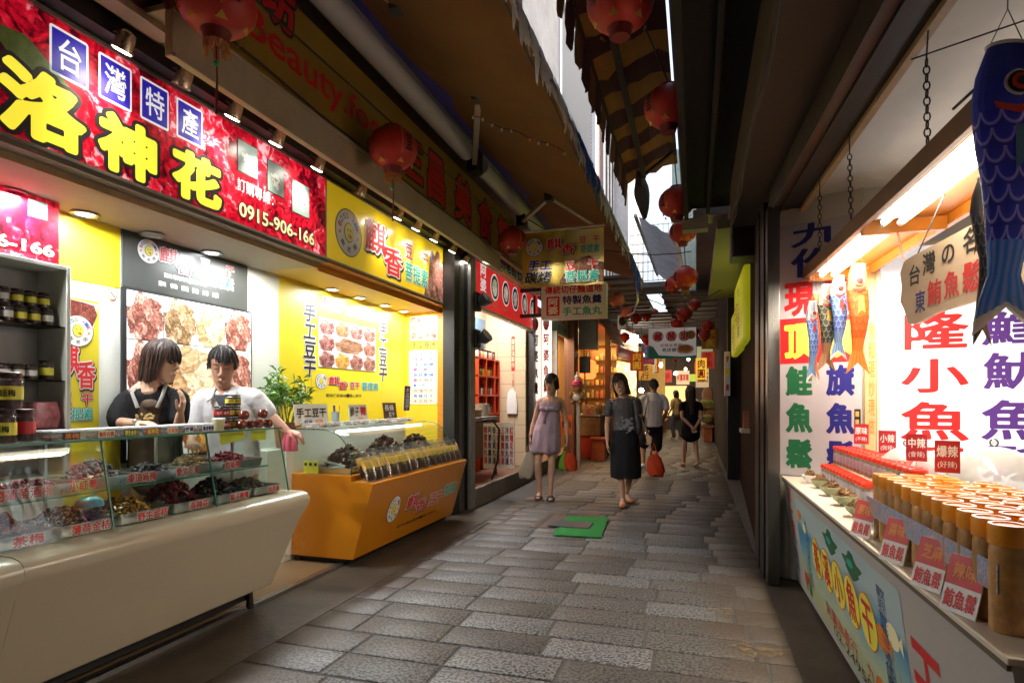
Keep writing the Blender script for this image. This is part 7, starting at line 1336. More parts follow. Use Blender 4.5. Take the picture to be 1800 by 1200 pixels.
# clear dome covers
DOME = glass('dome_plastic', (.93, .95, .96), .20, .36, .10); CANDY = lump_mat('wrapped_sweets', [(.7, .25, .3), (.75, .7, .68), (.6, .2, .15), (.5, .4, .45), (.75, .55, .6)], .3)  # dense pale film on the domes stands in for a milky reflection
for i, (x, y, r, z, lb) in enumerate(((1.17, 2.90, .20, .85, 'largest clear dome cover over wrapped sweets'), (1.06, 3.58, .14, .87, 'far clear dome cover behind the red lidded jars'), (1.10, 3.22, .15, .87, 'middle clear dome cover behind the medium hot sign'), (1.12, 2.22, .19, .78, 'nearest clear dome cover at the right edge of the photo'))):
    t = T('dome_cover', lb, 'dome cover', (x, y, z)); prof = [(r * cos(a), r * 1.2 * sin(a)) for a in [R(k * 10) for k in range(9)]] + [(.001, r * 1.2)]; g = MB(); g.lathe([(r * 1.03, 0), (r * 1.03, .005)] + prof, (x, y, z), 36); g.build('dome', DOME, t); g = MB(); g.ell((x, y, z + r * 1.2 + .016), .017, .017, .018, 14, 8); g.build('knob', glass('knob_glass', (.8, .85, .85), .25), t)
    g = MB(); g.lathe([(r * .98, -.012), (r * 1.05, -.004), (r * 1.05, -.001)], (x, y, z), 30); g.build('tray', steel, t); g = MB(); g.box(x - r * .7, x + r * .7, y - r * .7, y + r * .7, ZC, z - .0125); g.build('stand', mat('stand_brown', (.25, .16, .1), .6), t)
    heap('wrapped_sweets', x - r * .8, x + r * .8, y - r * .8, y + r * .8, z, .06, 130, .04, CANDY, ('pink wrapped sweets under the largest dome', 'wrapped sweets under the far dome', 'wrapped sweets under the middle dome', 'wrapped sweets under the nearest dome')[i], 'sweets', (1.2, .8, .6), seed=i + 5)
# ================================================================ carp streamers
def scales(name, base, edge, tail, sc, head):
    m = bpy.data.materials.new(name); m.use_nodes = True; n = m.node_tree.nodes; l = m.node_tree.links; p = n['Principled BSDF']; p.inputs['Roughness'].default_value = .6
    tc = n.new('ShaderNodeTexCoord'); sp = n.new('ShaderNodeSeparateXYZ'); l.new(tc.outputs['UV'], sp.inputs[0])
    def M(op, a, b=None):
        k = n.new('ShaderNodeMath'); k.operation = op
        for i, v in enumerate((a, b)):
            if v is None: continue
            if hasattr(v, 'is_output'): l.new(v, k.inputs[i])
            else: k.inputs[i].default_value = v
        return k.outputs[0]
    v = M('MULTIPLY', sp.outputs[1], sc * 1.6); row = M('FLOOR', v); fr = M('SUBTRACT', v, row)
    u = M('ADD', M('MULTIPLY', sp.outputs[0], sc), M('MULTIPLY', M('MODULO', row, 2), .5)); fu = M('SUBTRACT', M('FRACT', u), .5)
    d = M('POWER', M('ADD', M('POWER', fu, 2), M('POWER', M('MULTIPLY', M('SUBTRACT', fr, 1.0), .62), 2)), .5)
    r = n.new('ShaderNodeValToRGB'); e = r.color_ramp.elements; e.new(.5); e.new(.6)
    for i, (a, c) in enumerate(((.0, base), (.40, tuple(min(1, c * 1.4) for c in base)), (.47, edge), (.56, base))): e[i].position = a; e[i].color = (*c, 1)
    l.new(d, r.inputs[0])
    w = n.new('ShaderNodeMath'); w.operation = 'SINE'; l.new(M('MULTIPLY', sp.outputs[0], 90), w.inputs[0])
    tm = n.new('ShaderNodeMix'); tm.data_type = 'RGBA'; l.new(M('MULTIPLY', M('ADD', w.outputs[0], 1), .25), tm.inputs[0]); tm.inputs[6].default_value = (*tail, 1); tm.inputs[7].default_value = (*edge, 1)
    mt_ = n.new('ShaderNodeMix'); mt_.data_type = 'RGBA'; l.new(M('LESS_THAN', sp.outputs[1], .30), mt_.inputs[0]); l.new(r.outputs[0], mt_.inputs[6]); l.new(tm.outputs[2], mt_.inputs[7])
    mh = n.new('ShaderNodeMix'); mh.data_type = 'RGBA'; l.new(M('GREATER_THAN', sp.outputs[1], .76), mh.inputs[0]); l.new(mt_.outputs[2], mh.inputs[6]); mh.inputs[7].default_value = (*head, 1)
    mw = n.new('ShaderNodeMix'); mw.data_type = 'RGBA'; l.new(M('LESS_THAN', sp.outputs[1], .045 if 'blue' in name else -1), mw.inputs[0]); l.new(mh.outputs[2], mw.inputs[6]); mw.inputs[7].default_value = (.6, .57, .52, 1); mh = mw
    l.new(mh.outputs[2], p.inputs['Base Color']); t = n.new('ShaderNodeBsdfTranslucent'); l.new(mh.outputs[2], t.inputs[0]); mx = n.new('ShaderNodeMixShader'); mx.inputs[0].default_value = .3; l.new(p.outputs[0], mx.inputs[1]); l.new(t.outputs[0], mx.inputs[2]); l.new(mx.outputs[0], n['Material Output'].inputs[0]); return m
def koi(x, y, zt, L, r, m, accent, label, rz=0, tailc=None, sway=0):
    """a windsock carp hanging mouth up: flattened tube, fins, eye, forked tail"""
    t = T('carp_streamer', label, 'carp streamer', (x, y, zt - L), group='fish shaped cloth streamers hanging at the right stall'); rot = Matrix.Rotation(rz, 4, 'Z'); o = V((x, y, zt))
    Q = lambda a, b, c: o + rot @ V((a, b, c))
    prof = [(0, .62), (.03, .70), (.10, .88), (.2, 1), (.35, 1.0), (.5, .9), (.65, .72), (.76, .55), (.82, .52), (.90, .78), (1.0, 1.12)]; n = 24; g = MB(); idx = []
    pts = []
    for u, k in prof:
        pts.append([Q(r * k * cos(2 * pi * j / n) + sway * u * u, r * (.5 if u < .76 else max(.06, .5 - (u - .76) * 2)) * k * sin(2 * pi * j / n) + .012 * sin(u * 9), -L * u + (L * .07 * (1 - abs(cos(2 * pi * j / n)) * 1.6) if u == 1.0 else 0)) for j in range(n)])
    for i in range(len(prof) - 1):
        for j in range(n):
            a, b = pts[i][j], pts[i][(j + 1) % n]; c, d = pts[i + 1][(j + 1) % n], pts[i + 1][j]; u0, u1 = j / n, (j + 1) / n; v0, v1 = 1 - prof[i][0], 1 - prof[i + 1][0]
            g.uv[len(g.f)] = [(u0, v0), (u1, v0), (u1, v1), (u0, v1)]; g._add([a, b, c, d], [(0, 1, 2, 3)], 0, True)
    g.build('body', m, t)
    g = MB(); g.tube([Q(r * .63 * cos(a), r * .34 * sin(a), .002) for a in [2 * pi * k / 16 for k in range(17)]], r * .05, 6); g.build('mouth_ring', white, t)
    for s in (-1, 1):
        def disc(mb, cx_, cz, rr, d, mi):
            k = .45 * r; mb.poly([Q(cx_ + rr * cos(a), s * (-(k * (1 - ((cx_ + rr * cos(a)) / r) ** 2 * .8)) - d), cz + rr * sin(a)) for a in [2 * pi * q_ / 18 for q_ in range(18)]], mi)
        e_ = MB(); 
        for rr, d, mi in ((r * .40, .006, 0), (r * .33, .009, 1), (r * .25, .012, 2), (r * .13, .015, 1)): disc(e_, -r * .12, -L * .155, rr, d, mi)
        e_.build('eye', [white, black, accent, black], t)
        fn = MB(); fn._add([Q(-r * .2, s * -r * .50, -L * .30), Q(r * .2, s * -r * .50, -L * .30), Q(r * .34, s * -r * .60, -L * .46), Q(0, s * -r * .62, -L * .43), Q(-r * .30, s * -r * .60, -L * .47)], [(0, 1, 2, 3, 4)]); fn.build('side_fin', tailc or accent, t)
        ck = MB(); ck._add([Q(-r * .75, s * -r * .36, -L * .215), Q(-r * .1, s * -r * .50, -L * .235), Q(r * .6, s * -r * .38, -L * .20), Q(r * .5, s * -r * .42, -L * .232), Q(-r * .1, s * -r * .52, -L * .262), Q(-r * .7, s * -r * .38, -L * .24)], [(0, 1, 2, 3, 4, 5)]); ck.build('gill_stripe', accent, t)
    g = MB(); g.tube([Q(-r * .6, 0, 0), Q(0, 0, r * 1.2), Q(r * .6, 0, 0)], .0015, 4); g.tube([Q(0, 0, r * 1.2), Q(0, 0, r * 1.2 + .12)], .0015, 4); g.build('string', black, t); return t
BLUK = scales('carp_blue', (.035, .05, .33), (.5, .52, .75), (.03, .22, .55), 9, (.05, .08, .42)); DKK = scales('carp_dark', (.03, .035, .03), (.22, .20, .14), (.10, .05, .03), 9, (.06, .06, .055)); ORK = scales('carp_orange', (.62, .10, .01), (.30, .05, .01), (.75, .24, .03), 9, (.72, .22, .10)); BLKK = scales('carp_black', (.03, .035, .03), (.32, .30, .20), (.30, .10, .03), 9, (.50, .47, .38)); LBK = scales('carp_light_blue', (.06, .14, .42), (.45, .5, .6), (.05, .2, .45), 9, (.45, .5, .6))
accR = mat('carp_red', (.55, .04, .02), .6); accW = mat('carp_cyan', (.05, .25, .5), .6)
koi(.755, 1.80, 2.17, .70, .082, BLUK, accR, 'big dark blue carp streamer at the right edge of the photo', R(20), accW)
koi(.815, 2.08, 1.93, .47, .036, DKK, accR, 'dark scaled carp streamer half hidden behind the big blue one', R(35))
koi(.868, 3.72, 2.03, .58, .058, ORK, accR, 'bright orange carp streamer, largest of the small row', R(15), mat('carp_yellow', (.75, .42, .05), .6))
koi(.785, 3.78, 1.985, .46, .046, LBK, accR, 'light blue carp streamer beside the orange one', R(20))
koi(.73, 3.82, 1.945, .48, .050, BLKK, accR, 'black scaled carp streamer in the small row', R(20), mat('carp_yellow', (.75, .42, .05), .6))
koi(.662, 3.86, 1.86, .46, .034, LBK, accR, 'small blue carp streamer at the left of the row', R(25))
koi(.69, 3.92, 1.92, .50, .030, ORK, accR, 'small slim orange carp streamer between the blue and black ones', R(30))
# ================================================================ people
SKIN = mat('skin', (.62, .37, .26), .5, var=.08, vs=14, sub=.12); SKIN2 = mat('skin_tan', (.50, .27, .18), .5, var=.08, vs=14, sub=.12)
HAIR = mat('hair_black', (.014, .010, .009), .36, var=.3, vs=30, bump=.4, bs=60, stretch=(6, 6, .4)); HAIRB = mat('hair_brown', (.035, .015, .010), .36, var=.4, vs=30, bump=.4, bs=60, stretch=(6, 6, .4))
EYEW = mat('eye_white', (.7, .68, .65), .3, var=0); LIP = mat('lip', (.45, .19, .15), .4, var=0)
def ends(p, r):
    """round the two ends of a limb chain"""
    p = [V(q) for q in p]; r = [(a, a) if not isinstance(a, (tuple, list)) else a for a in r]; P = []; Q = []
    d0 = (p[0] - p[1]).normalized(); d1 = (p[-1] - p[-2]).normalized(); k0 = min(r[0]); k1 = min(r[-1]); S_ = lambda a, k: (a[0] * k, a[1] * k)
    for f, k in ((.95, .15), (.75, .62), (.4, .9)): P.append(p[0] + d0 * k0 * f); Q.append(S_(r[0], k))
    P += p; Q += r
    for f, k in ((.4, .9), (.75, .62), (.95, .15)): P.append(p[-1] + d1 * k1 * f); Q.append(S_(r[-1], k))
    return P, Q
def smooth_path(p, r, n=3):
    """Catmull-Rom resampling so limbs bend softly"""
    p = [V(q) for q in p]; r = [(a, a) if not isinstance(a, (tuple, list)) else a for a in r]; P = []; Q = []
    for i in range(len(p) - 1):
        a, b, c, d = p[max(i - 1, 0)], p[i], p[i + 1], p[min(i + 2, len(p) - 1)]
        for k in range(n):
            t = k / n; P.append(.5 * ((2 * b) + (c - a) * t + (2 * a - 5 * b + 4 * c - d) * t * t + (3 * b - a - 3 * c + d) * t ** 3)); Q.append(tuple(r[i][j] + (r[i + 1][j] - r[i][j]) * t for j in (0, 1)))
    return P + [p[-1]], Q + [r[-1]]
class Fig:
    """collects closed limb volumes in the person's own axes, then fuses them into one skin"""
    def __init__(s, t): s.t = t; s.g = MB(); s.g.mx = W[t]
    def limb(s, p, r, side=(1, 0, 0), n=14, sm=3):
        p, r = smooth_path(p, r, sm) if sm else (p, r); p, r = ends(p, r); s.g.tube(p, r, n, 0, True, side=V(side))
    def ell(s, c, rx, ry, rz): s.g.ell(c, rx, ry, rz, 16, 10)
    def fuse(s, name, m, vox=.006, it=3, parent=None):
        g = s.g; g.sm = [True] * len(g.sm); o = g.build(name, m, s.t)
        a = o.modifiers.new('fuse', 'REMESH'); a.mode = 'VOXEL'; a.voxel_size = vox; a.use_smooth_shade = True
        b = o.modifiers.new('soft', 'SMOOTH'); b.iterations = it; b.factor = .5
        dg = bpy.context.evaluated_depsgraph_get(); me = bpy.data.meshes.new_from_object(o.evaluated_get(dg)); o.modifiers.clear(); old = o.data; o.data = me; me.name = name; bpy.data.meshes.remove(old)
        if not me.materials: me.materials.append(m)
        me.polygons.foreach_set('use_smooth', [True] * len(me.polygons)); return o
def headrot(yaw, pitch, roll): return Matrix.Rotation(R(yaw), 3, 'Z') @ Matrix.Rotation(R(pitch), 3, 'X') @ Matrix.Rotation(R(roll), 3, 'Y')
def head(fg, c, s, yaw=0, pitch=0, roll=0, neck=None, female=True, skin=SKIN, ears=True):
    """skull, jaw, nose and ears; the face looks along -y before turning. pitch > 0 bows the head"""
    c = V(c); Rm = headrot(yaw, pitch, roll); H = lambda x, y, z: c + Rm @ V((x * s, -y * s, z * s)); rings = []
    for z, w, fr, bk in ((-.118, .012, .070, .035), (-.112, .028, .083, .0), (-.095, .042, .090, -.02), (-.07, .053, .089, -.045), (-.045, .060, .090, -.066), (-.02, .066, .088, -.08), (.005, .070, .083, -.089), (.028, .0725, .085, -.094), (.05, .074, .086, -.095), (.075, .069, .076, -.088), (.097, .054, .055, -.07), (.112, .032, .028, -.045), (.118, .010, .0, -.02)):
        m_ = (fr + bk) / 2; h = (fr - bk) / 2; rings.append([H(w * cos(a) * (abs(cos(a)) ** -.12 if abs(cos(a)) > .05 else 1), m_ + h * sin(a), z) for a in [2 * pi * j / 20 for j in range(20)]])
    fg.g.loft(rings)
    fg.g.tube([H(0, .083, .022), H(0, .096, .0), H(0, .108, -.018), H(0, .098, -.033)], [.006 * s, (.009 * s, .009 * s), (.013 * s, .011 * s), .007 * s], 10)
    for k in (-1, 1):
        fg.ell(H(.012 * k, .094, -.028), .007 * s, .007 * s, .006 * s); ears and fg.g.tube([H(.071 * k, -.002, .028), H(.082 * k, -.010, .010), H(.073 * k, -.004, -.022)], [.009 * s, .015 * s, .008 * s], 8)
    fg.g.tube([H(-.022, .086, -.062), H(0, .094, -.060), H(.022, .086, -.062)], [.006 * s, .009 * s, .006 * s], 8)
    if neck is not None: fg.limb([V(neck) - V((0, 0, .03)), V(neck), c + Rm @ V((0, .025 * s, -.07 * s)), c + Rm @ V((0, .02 * s, -.01))], [.064 * s, .052 * s, .048 * s, .05 * s])
    return H, Rm
def face(t, H, s, female=True, closed=False):
    g = MB(); g.mx = W[t]
    for k in (-1, 1):
        if not closed: g.ell(H(.030 * k, .0805, .010), .0125 * s, .0075 * s, .0065 * s, 12, 8, 0); g.ell(H(.030 * k, .0865, .0095), .0055 * s, .004 * s, .0060 * s, 10, 6, 1)
        g.tube([H(.017 * k, .0865, .0150), H(.030 * k, .0885, .0180 if not closed else .008), H(.045 * k, .081, .0135)], [.0016 * s, .0022 * s, .0013 * s], 6, 1)
    g.build('eyes', [EYEW, HAIR], t); g = MB(); g.mx = W[t]
    for k in (-1, 1): g.tube([H(.013 * k, .0885, .034), H(.030 * k, .0895, .040), H(.050 * k, .078, .034)], [.0022 * s, .0032 * s, .0014 * s], 6)
    g.build('brows', HAIR, t); g = MB(); g.mx = W[t]; q = .0945
    g.tube([H(-.021, .0875, -.0605), H(-.008, q + .001, -.0565), H(0, q + .0015, -.058), H(.008, q + .001, -.0565), H(.021, .0875, -.0605)], [.001 * s, .0034 * s, .003 * s, .0034 * s, .001 * s], 6); g.tube([H(-.019, .0875, -.0625), H(0, q + .001, -.0668), H(.019, .0875, -.0625)], [.001 * s, .0038 * s, .001 * s], 6); g.build('lips', LIP, t)
def hair(t, H, s, m, fringe, side, back, name='hair', full=1.0, part=0, curl=0, seed=0, sweep=0):
    """cap of hair hanging to given heights: fringe over the brow, side, back (head units); strands give a ragged hem"""
    q = random.Random(seed); g = MB(); g.mx = W[t]; n = 96; k = 16; jit = [q.uniform(-1, 1) for _ in range(n)]
    def end(a):   # a = 0 at the face
        u = abs(a) / pi
        if u < .26: e = fringe + .016 * abs(a - part) * (1 if sweep else .3)
        elif u < .36: e = fringe + (side - fringe) * (u - .26) / .10
        elif u < .60: e = side
        else: e = side + (back - side) * min(1, (u - .60) / .2)
        return e
    def pt(a, j, inner, jj):
        e = end(a) + .017 * jj * (1 if e_rag else 0); u = j / k; z = .128 - (.128 - e) * (1 - cos(u * pi / 2)) if e > -.02 else .128 - (.128 - e) * (u ** 1.25 if u > .0 else 0)
        zz = (z - .02) / .110; rad = math.sqrt(max(0, 1 - zz * zz)) if zz > 0 else 1 - .05 * min(1, -zz * .4) - curl * max(0, -zz - .4) * .12
        if u == 0: rad = 0
        w = (.079 * full + .0025 * sin(a * 17 + 3 * jj) + .0022 * sin(a * 31)) * rad; d = (.099 * full + .0025 * sin(a * 23)) * rad; th = .012 if inner else 0
        return H(sin(a) * max(0, w - th), cos(a) * max(0, d - th) - .008, z - (.008 if inner else 0))
    e_rag = True; A = [-pi + 2 * pi * i / n for i in range(n)]
    outer = [[pt(a, j, False, jit[i]) for i, a in enumerate(A)] for j in range(k + 1)]; inn = [[pt(a, j, True, jit[i]) for i, a in enumerate(A)] for j in range(k, 0, -1)]
    g.loft(outer + inn, 0, False)
    for _ in range(70):
        a0 = q.uniform(-pi, pi); d_ = q.uniform(-.10, .10); j0 = q.randint(0, 6); P_ = [pt(a0 + d_ * j / k, j, False, q.uniform(-.6, .6)) for j in range(j0, k + 1, 2)]; c0 = H(0, -.008, 0); P_ = [p + (p - c0).normalized() * q.uniform(.0, .004) * s for p in P_]
        if len(P_) > 2: P_.append(P_[-1] + (P_[-1] - P_[-2]) * q.uniform(.1, .7)); g.tube(P_, [.0022 * s] * (len(P_) - 1) + [.0006], 5)
    return g.build(name, m, t)
def hand(fg, w, d, pn, thumb, s=1.0, curl=.35, grip=False):
    """palm, four unequal bent fingers and a thumb from the side of the palm. d: finger direction, pn: palm normal (curl direction), thumb: side"""
    w = V(w); d = V(d).normalized(); pn = V(pn); pn = (pn - d * pn.dot(d)).normalized(); th = V(thumb); th = (th - d * th.dot(d) - pn * th.dot(pn)).normalized()
    fg.limb([w - d * .015 * s, w + d * .03 * s, w + d * .075 * s], [(.024 * s, .017 * s), (.034 * s, .016 * s), (.038 * s, .013 * s)], side=th, sm=2)
    for i, (L_, r) in enumerate(((.068, .0082), (.078, .0085), (.072, .0082), (.056, .0072))):
        b = w + d * (.082 - .004 * abs(i - 1.2)) * s + th * (.030 - .0205 * i) * s; fan = th * (.10 - .07 * i); c = curl * (1 + .12 * i); p = [b - d * .012 * s, b]; dd = (d + fan).normalized()
        for seg in (.45, .32, .23):
            dd = (dd * cos(c) + pn * sin(c)).normalized(); p.append(p[-1] + dd * L_ * seg * s); c *= 1.05
        fg.limb(p, [r * s * k_ for k_ in (1.1, 1.05, 1.0, .92, .8)], side=th, n=10, sm=2)
    b = w + d * .022 * s + th * .030 * s; t1 = (d * .75 + th * .75 + pn * .25).normalized(); t2 = (d * .95 + th * .25 + pn * (.6 if grip else .3)).normalized()
    fg.limb([b - th * .016 * s, b + t1 * .028 * s, b + t1 * .030 * s + t2 * .026 * s, b + t1 * .03 * s + t2 * .048 * s], [.0125 * s, .0108 * s, .0092 * s, .0075 * s], n=10, sm=2)
def leg(fg, hip, knee, ankle, toe, s=1.0, bare=True):
    hip, knee, ankle, toe = V(hip), V(knee), V(ankle), V(toe); cf = knee.lerp(ankle, .3) + V((0, .012, 0))
    fg.limb([hip, hip.lerp(knee, .45), knee + V((0, 0, .045)), knee, cf, knee.lerp(ankle, .68), ankle], [.078 * s, .066 * s, .050 * s, .048 * s, .051 * s, .035 * s, .030 * s])
    d = (toe - ankle); d.z = 0; d = d.normalized(); z0 = min(ankle.z, toe.z) ; sd = d.cross(V((0, 0, 1)))
    fg.limb([ankle - d * .032 * s + V((0, 0, -.045 * s)), ankle + d * .03 * s + V((0, 0, -.035 * s)), ankle.lerp(toe, .62) + V((0, 0, -.012)), toe - d * .012 + V((0, 0, .006))], [(.030 * s, .026 * s), (.036 * s, .034 * s), (.042 * s, .021 * s), (.030 * s, .013 * s)], side=sd)
    fg.limb([ankle + V((0, 0, .02)), ankle + V((0, 0, -.03 * s))], [.031 * s, .033 * s], sm=0)
def arm(fg, sh, el, wr, s=1.0):
    sh, el, wr = V(sh), V(el), V(wr); fg.limb([sh, sh.lerp(el, .35), el, el.lerp(wr, .3), wr], [.041 * s, .039 * s, .034 * s, .035 * s, .0235 * s])
def bag(t_name, label, c, w, d, h, m, cat='bag', handle=.12, sway=0, seed=0, tloc=None, group=None, mx=None):
    """soft carrier bag hanging from two loop handles at the top centre point c"""
    q = random.Random(seed); t = T(t_name, label, cat, mx @ (V(c) - V((0, 0, h + handle))) if mx else c, group=group); g = MB(); g.mx = mx; rings = []
    for u, k, kd in ((0, .35, .5), (.02, .78, .85), (.25, 1.0, 1.0), (.55, .95, .95), (.8, .75, .55), (1.0, .42, .22)):
        rings.append([V(c) + V((w / 2 * k * cos(a) * (1 + .06 * sin(a * 5 + u * 9 + seed)) + sway * (1 - u), d / 2 * kd * sin(a) * (1 + .12 * sin(a * 7 + u * 5)), -h - handle + h * u + .012 * sin(a * 3 + seed) * (1 - u))) for a in [2 * pi * j / 28 for j in range(28)]])
    g.loft(rings, 0, True); g.build('sack', m, t)
    for sgn in (-1, 1): g = MB(); g.mx = mx; g.tube([V(c) + V((-w * .2, sgn * d * .1, -handle - .004)), V(c) + V((-w * .07, sgn * .008, -handle * .4)), V(c) + V((0, sgn * .006, 0)), V(c) + V((w * .07, sgn * .008, -handle * .4)), V(c) + V((w * .2, sgn * d * .1, -handle - .004))], [(.016, .003), (.009, .003), (.007, .003), (.009, .003), (.016, .003)], 8); g.build('handle', m, t)
    return t
def skirt(t, rings, name, m, pleat=0, np=14, th=.006, seed=0, hemj=0):
    """open garment tube: rings of (centre, rx, ry); pleats deepen towards the hem"""
    g = MB(); g.mx = W[t]; n = 72; q = random.Random(seed); ph = q.uniform(0, 6); o = []; i_ = []
    for k, (c, rx, ry) in enumerate(rings):
        u = k / (len(rings) - 1); A = [2 * pi * j / n for j in range(n)]
        f = lambda a: 1 + pleat * u * (sin(a * np + ph) * .6 + sin(a * (np * .6) + 1.3) * .4)
        o.append([V(c) + V((rx * f(a) * cos(a), ry * f(a) * sin(a), hemj * u * sin(a * 5 + ph))) for a in A]); i_.append([V(c) + V(((rx * f(a) - th) * cos(a), (ry * f(a) - th) * sin(a), hemj * u * sin(a * 5 + ph))) for a in A])
    g.loft(o + i_[::-1] + [o[0]], 0, False); return g.build(name, m, t)
def cloth(name, c, **k): return mat(name, c, .8, bump=.9, bs=7.5, bd=.03, spec=.2, **k)
# ---------------- woman in the lilac dress
t = T('person', 'woman in a strapless lilac dress and dark sandals walking with shopping bags', 'person', (-1.873, 7.475, 0), TH); fg = Fig(t)
H, _ = head(fg, (.088, -.02, 1.49), 1.10, yaw=-28, pitch=24, roll=5, neck=(.078, .02, 1.32), ears=False)
fg.limb([(.02, .03, .80), (.03, .03, .95), (.06, .02, 1.08), (.078, .01, 1.20), (.08, .02, 1.275), (.08, .025, 1.31)], [(.155, .11), (.150, .105), (.118, .088), (.132, .098), (.135, .075), (.075, .055)])
for k in (-1, 1): fg.limb([(.08 + .06 * k, .02, 1.285), (.08 + .125 * k, .02, 1.268)], [.045, .042], sm=0)
arm(fg, (-.062, .02, 1.255), (-.135, .03, .99), (-.185, -.02, .80), .93); arm(fg, (.222, .02, 1.255), (.285, .03, 1.0), (.292, -.03, .79), .93)
hand(fg, (-.185, -.02, .80), (-.02, -.1, -1), (1, -.1, .1), (0, -1, 0), .95, .55, True); hand(fg, (.292, -.03, .79), (.0, -.1, -1), (-1, -.1, .1), (0, -1, 0), .95, .55, True)
leg(fg, (-.05, .03, .80), (-.088, -.04, .43), (-.062, .02, .082), (-.095, -.15, .022), .95); leg(fg, (.085, .03, .80), (.09, -.05, .43), (.072, -.06, .075), (.065, -.24, .018), .95); fg.fuse('body', SKIN, .0055)
face(t, H, 1.10, closed=True); hair(t, H, 1.10, HAIR, .045, -.055, -.07, part=.3, sweep=1, seed=1)
LIL = cloth('lilac_cloth', (.44, .33, .42), var=.1)
skirt(t, [((.078, .008, 1.262), .146, .103), ((.078, .0, 1.225), .150, .118), ((.076, .0, 1.175), .142, .115), ((.07, .01, 1.14), .130, .102)], 'bodice', LIL, .01, 9)
skirt(t, [((.07, .01, 1.14), .131, .103), ((.058, .01, 1.05), .150, .125), ((.035, .01, .92), .178, .15), ((.02, .01, .80), .192, .165), ((.01, .0, .68), .20, .175), ((.008, .0, .62), .198, .172), ((.01, .0, .59), .165, .14)], 'skirt', LIL, .07, 11, hemj=.008, seed=2)
g = MB(); g.mx = W[t]; g.tube([(-.065, -.06, 1.165), (.04, -.115, 1.165), (.15, -.10, 1.165), (.205, -.03, 1.17)], [.018, .026, .024, .016], 10); g.ell((.03, -.128, 1.165), .03, .022, .03, 12, 8); g.ell((-.02, -.12, 1.17), .045, .018, .028, 12, 8); g.ell((.085, -.12, 1.175), .045, .018, .026, 12, 8); g.tube([(.03, -.13, 1.15), (.0, -.14, 1.05), (-.012, -.15, .98)], [(.014, .006), (.022, .007), (.030, .005)], 8); g.build('bow', LIL, t)
SAN = mat('sandal_black', (.02, .018, .018), .5)
for ax, ay, tx, ty, z in ((-.062, .02, -.095, -.15, 0), (.072, -.06, .065, -.24, 0)):
    g = MB(); g.mx = W[t]; d = V((tx - ax, ty - ay, 0)).normalized(); s_ = V((-d.y, d.x, 0)); a = V((ax, ay, 0)) - d * .05; b = V((tx, ty, 0)) + d * .012
    g.loft([[a + (b - a) * u + s_ * (w * cos(q_)) + V((0, 0, .009 + .009 * sin(q_))) for q_ in [2 * pi * j / 12 for j in range(12)]] for u, w in ((0, .02), (.08, .032), (.4, .032), (.75, .044), (.95, .034), (1, .012))]); 
    for u in (.55, .8): c = a + (b - a) * u; g.tube([c + s_ * .046 + V((0, 0, .015)), c + s_ * .03 + V((0, 0, .05)), c + V((0, 0, .062 if u < .6 else .05)), c - s_ * .03 + V((0, 0, .05)), c - s_ * .046 + V((0, 0, .015))], [(.012, .004)] * 5, 8)
    g.build('sandal', SAN, t)
g = MB(); g.mx = W[t]; g.tube([(-.185 + .03 * cos(a), -.02 + .028 * sin(a), .82) for a in [2 * pi * k / 16 for k in range(17)]], .006, 6); g.build('bracelet', SAN, t)
mx = W[t]
PLG = fabric('green_film', (.22, .55, .04), .35); PLO = fabric('orange_film', (.78, .09, .02), .35)
bag('tote_bag', 'cream paper bag hanging from the hand of the woman in lilac', (-.20, -.04, .715), .20, .10, .34, mat('kraft_cream', (.50, .44, .36), .7, var=.1, bump=.4, bs=20), handle=.10, sway=-.05, seed=1, mx=mx)
bag('carrier_bag', 'bright green plastic bag held by the woman in lilac', (.278, -.02, .70), .15, .12, .24, PLG, handle=.08, sway=-.03, seed=2, mx=mx); bag('carrier_bag', 'orange red plastic bag held next to the green one', (.315, -.06, .695), .19, .14, .22, PLO, handle=.10, sway=.03, seed=3, mx=mx)
# ---------------- woman in dark top and culottes
t = T('person', 'woman in a dark grey top and black culottes carrying an orange bag', 'person', (-.826, 7.277, 0), TH); fg = Fig(t)
H, _ = head(fg, (-.055, -.03, 1.475), 1.10, yaw=-24, pitch=8, roll=-12, neck=(-.012, .01, 1.315), ears=False)
fg.limb([(.02, .03, .85), (.02, .03, .96), (.01, .02, 1.08), (-.008, .01, 1.20), (-.012, .02, 1.27), (-.012, .02, 1.31)], [(.15, .11), (.145, .105), (.118, .09), (.135, .10), (.142, .08), (.075, .055)])
for k, z in ((-1, 1.262), (1, 1.285)): fg.limb([(-.012 + .06 * k, .02, z + .015), (-.012 + .135 * k, .02, z)], [.045, .042], sm=0)
arm(fg, (-.165, .02, 1.245), (-.20, .04, .99), (-.205, -.02, .775), .93); arm(fg, (.145, .02, 1.275), (.205, .05, 1.03), (.268, -.06, .86), .93)
hand(fg, (-.205, -.02, .775), (.0, -.1, -1), (1, -.2, 0), (0, -1, 0), .95, .22); hand(fg, (.268, -.06, .86), (.25, -.2, -.9), (-.5, -.5, -.2), (-.6, -.7, 0), .95, .5, True)
leg(fg, (-.05, .03, .80), (-.055, -.02, .46), (-.022, -.03, .085), (-.055, -.19, .02), .95); leg(fg, (.09, .05, .80), (.11, .08, .46), (.075, .24, .10), (.125, .12, .025), .95); fg.fuse('body', SKIN, .0055)
face(t, H, 1.10); hair(t, H, 1.12, HAIRB, .035, -.12, -.125, part=-.5, sweep=1, full=1.06, seed=4)
DK = cloth('charcoal_cloth', (.115, .115, .128), var=.25)
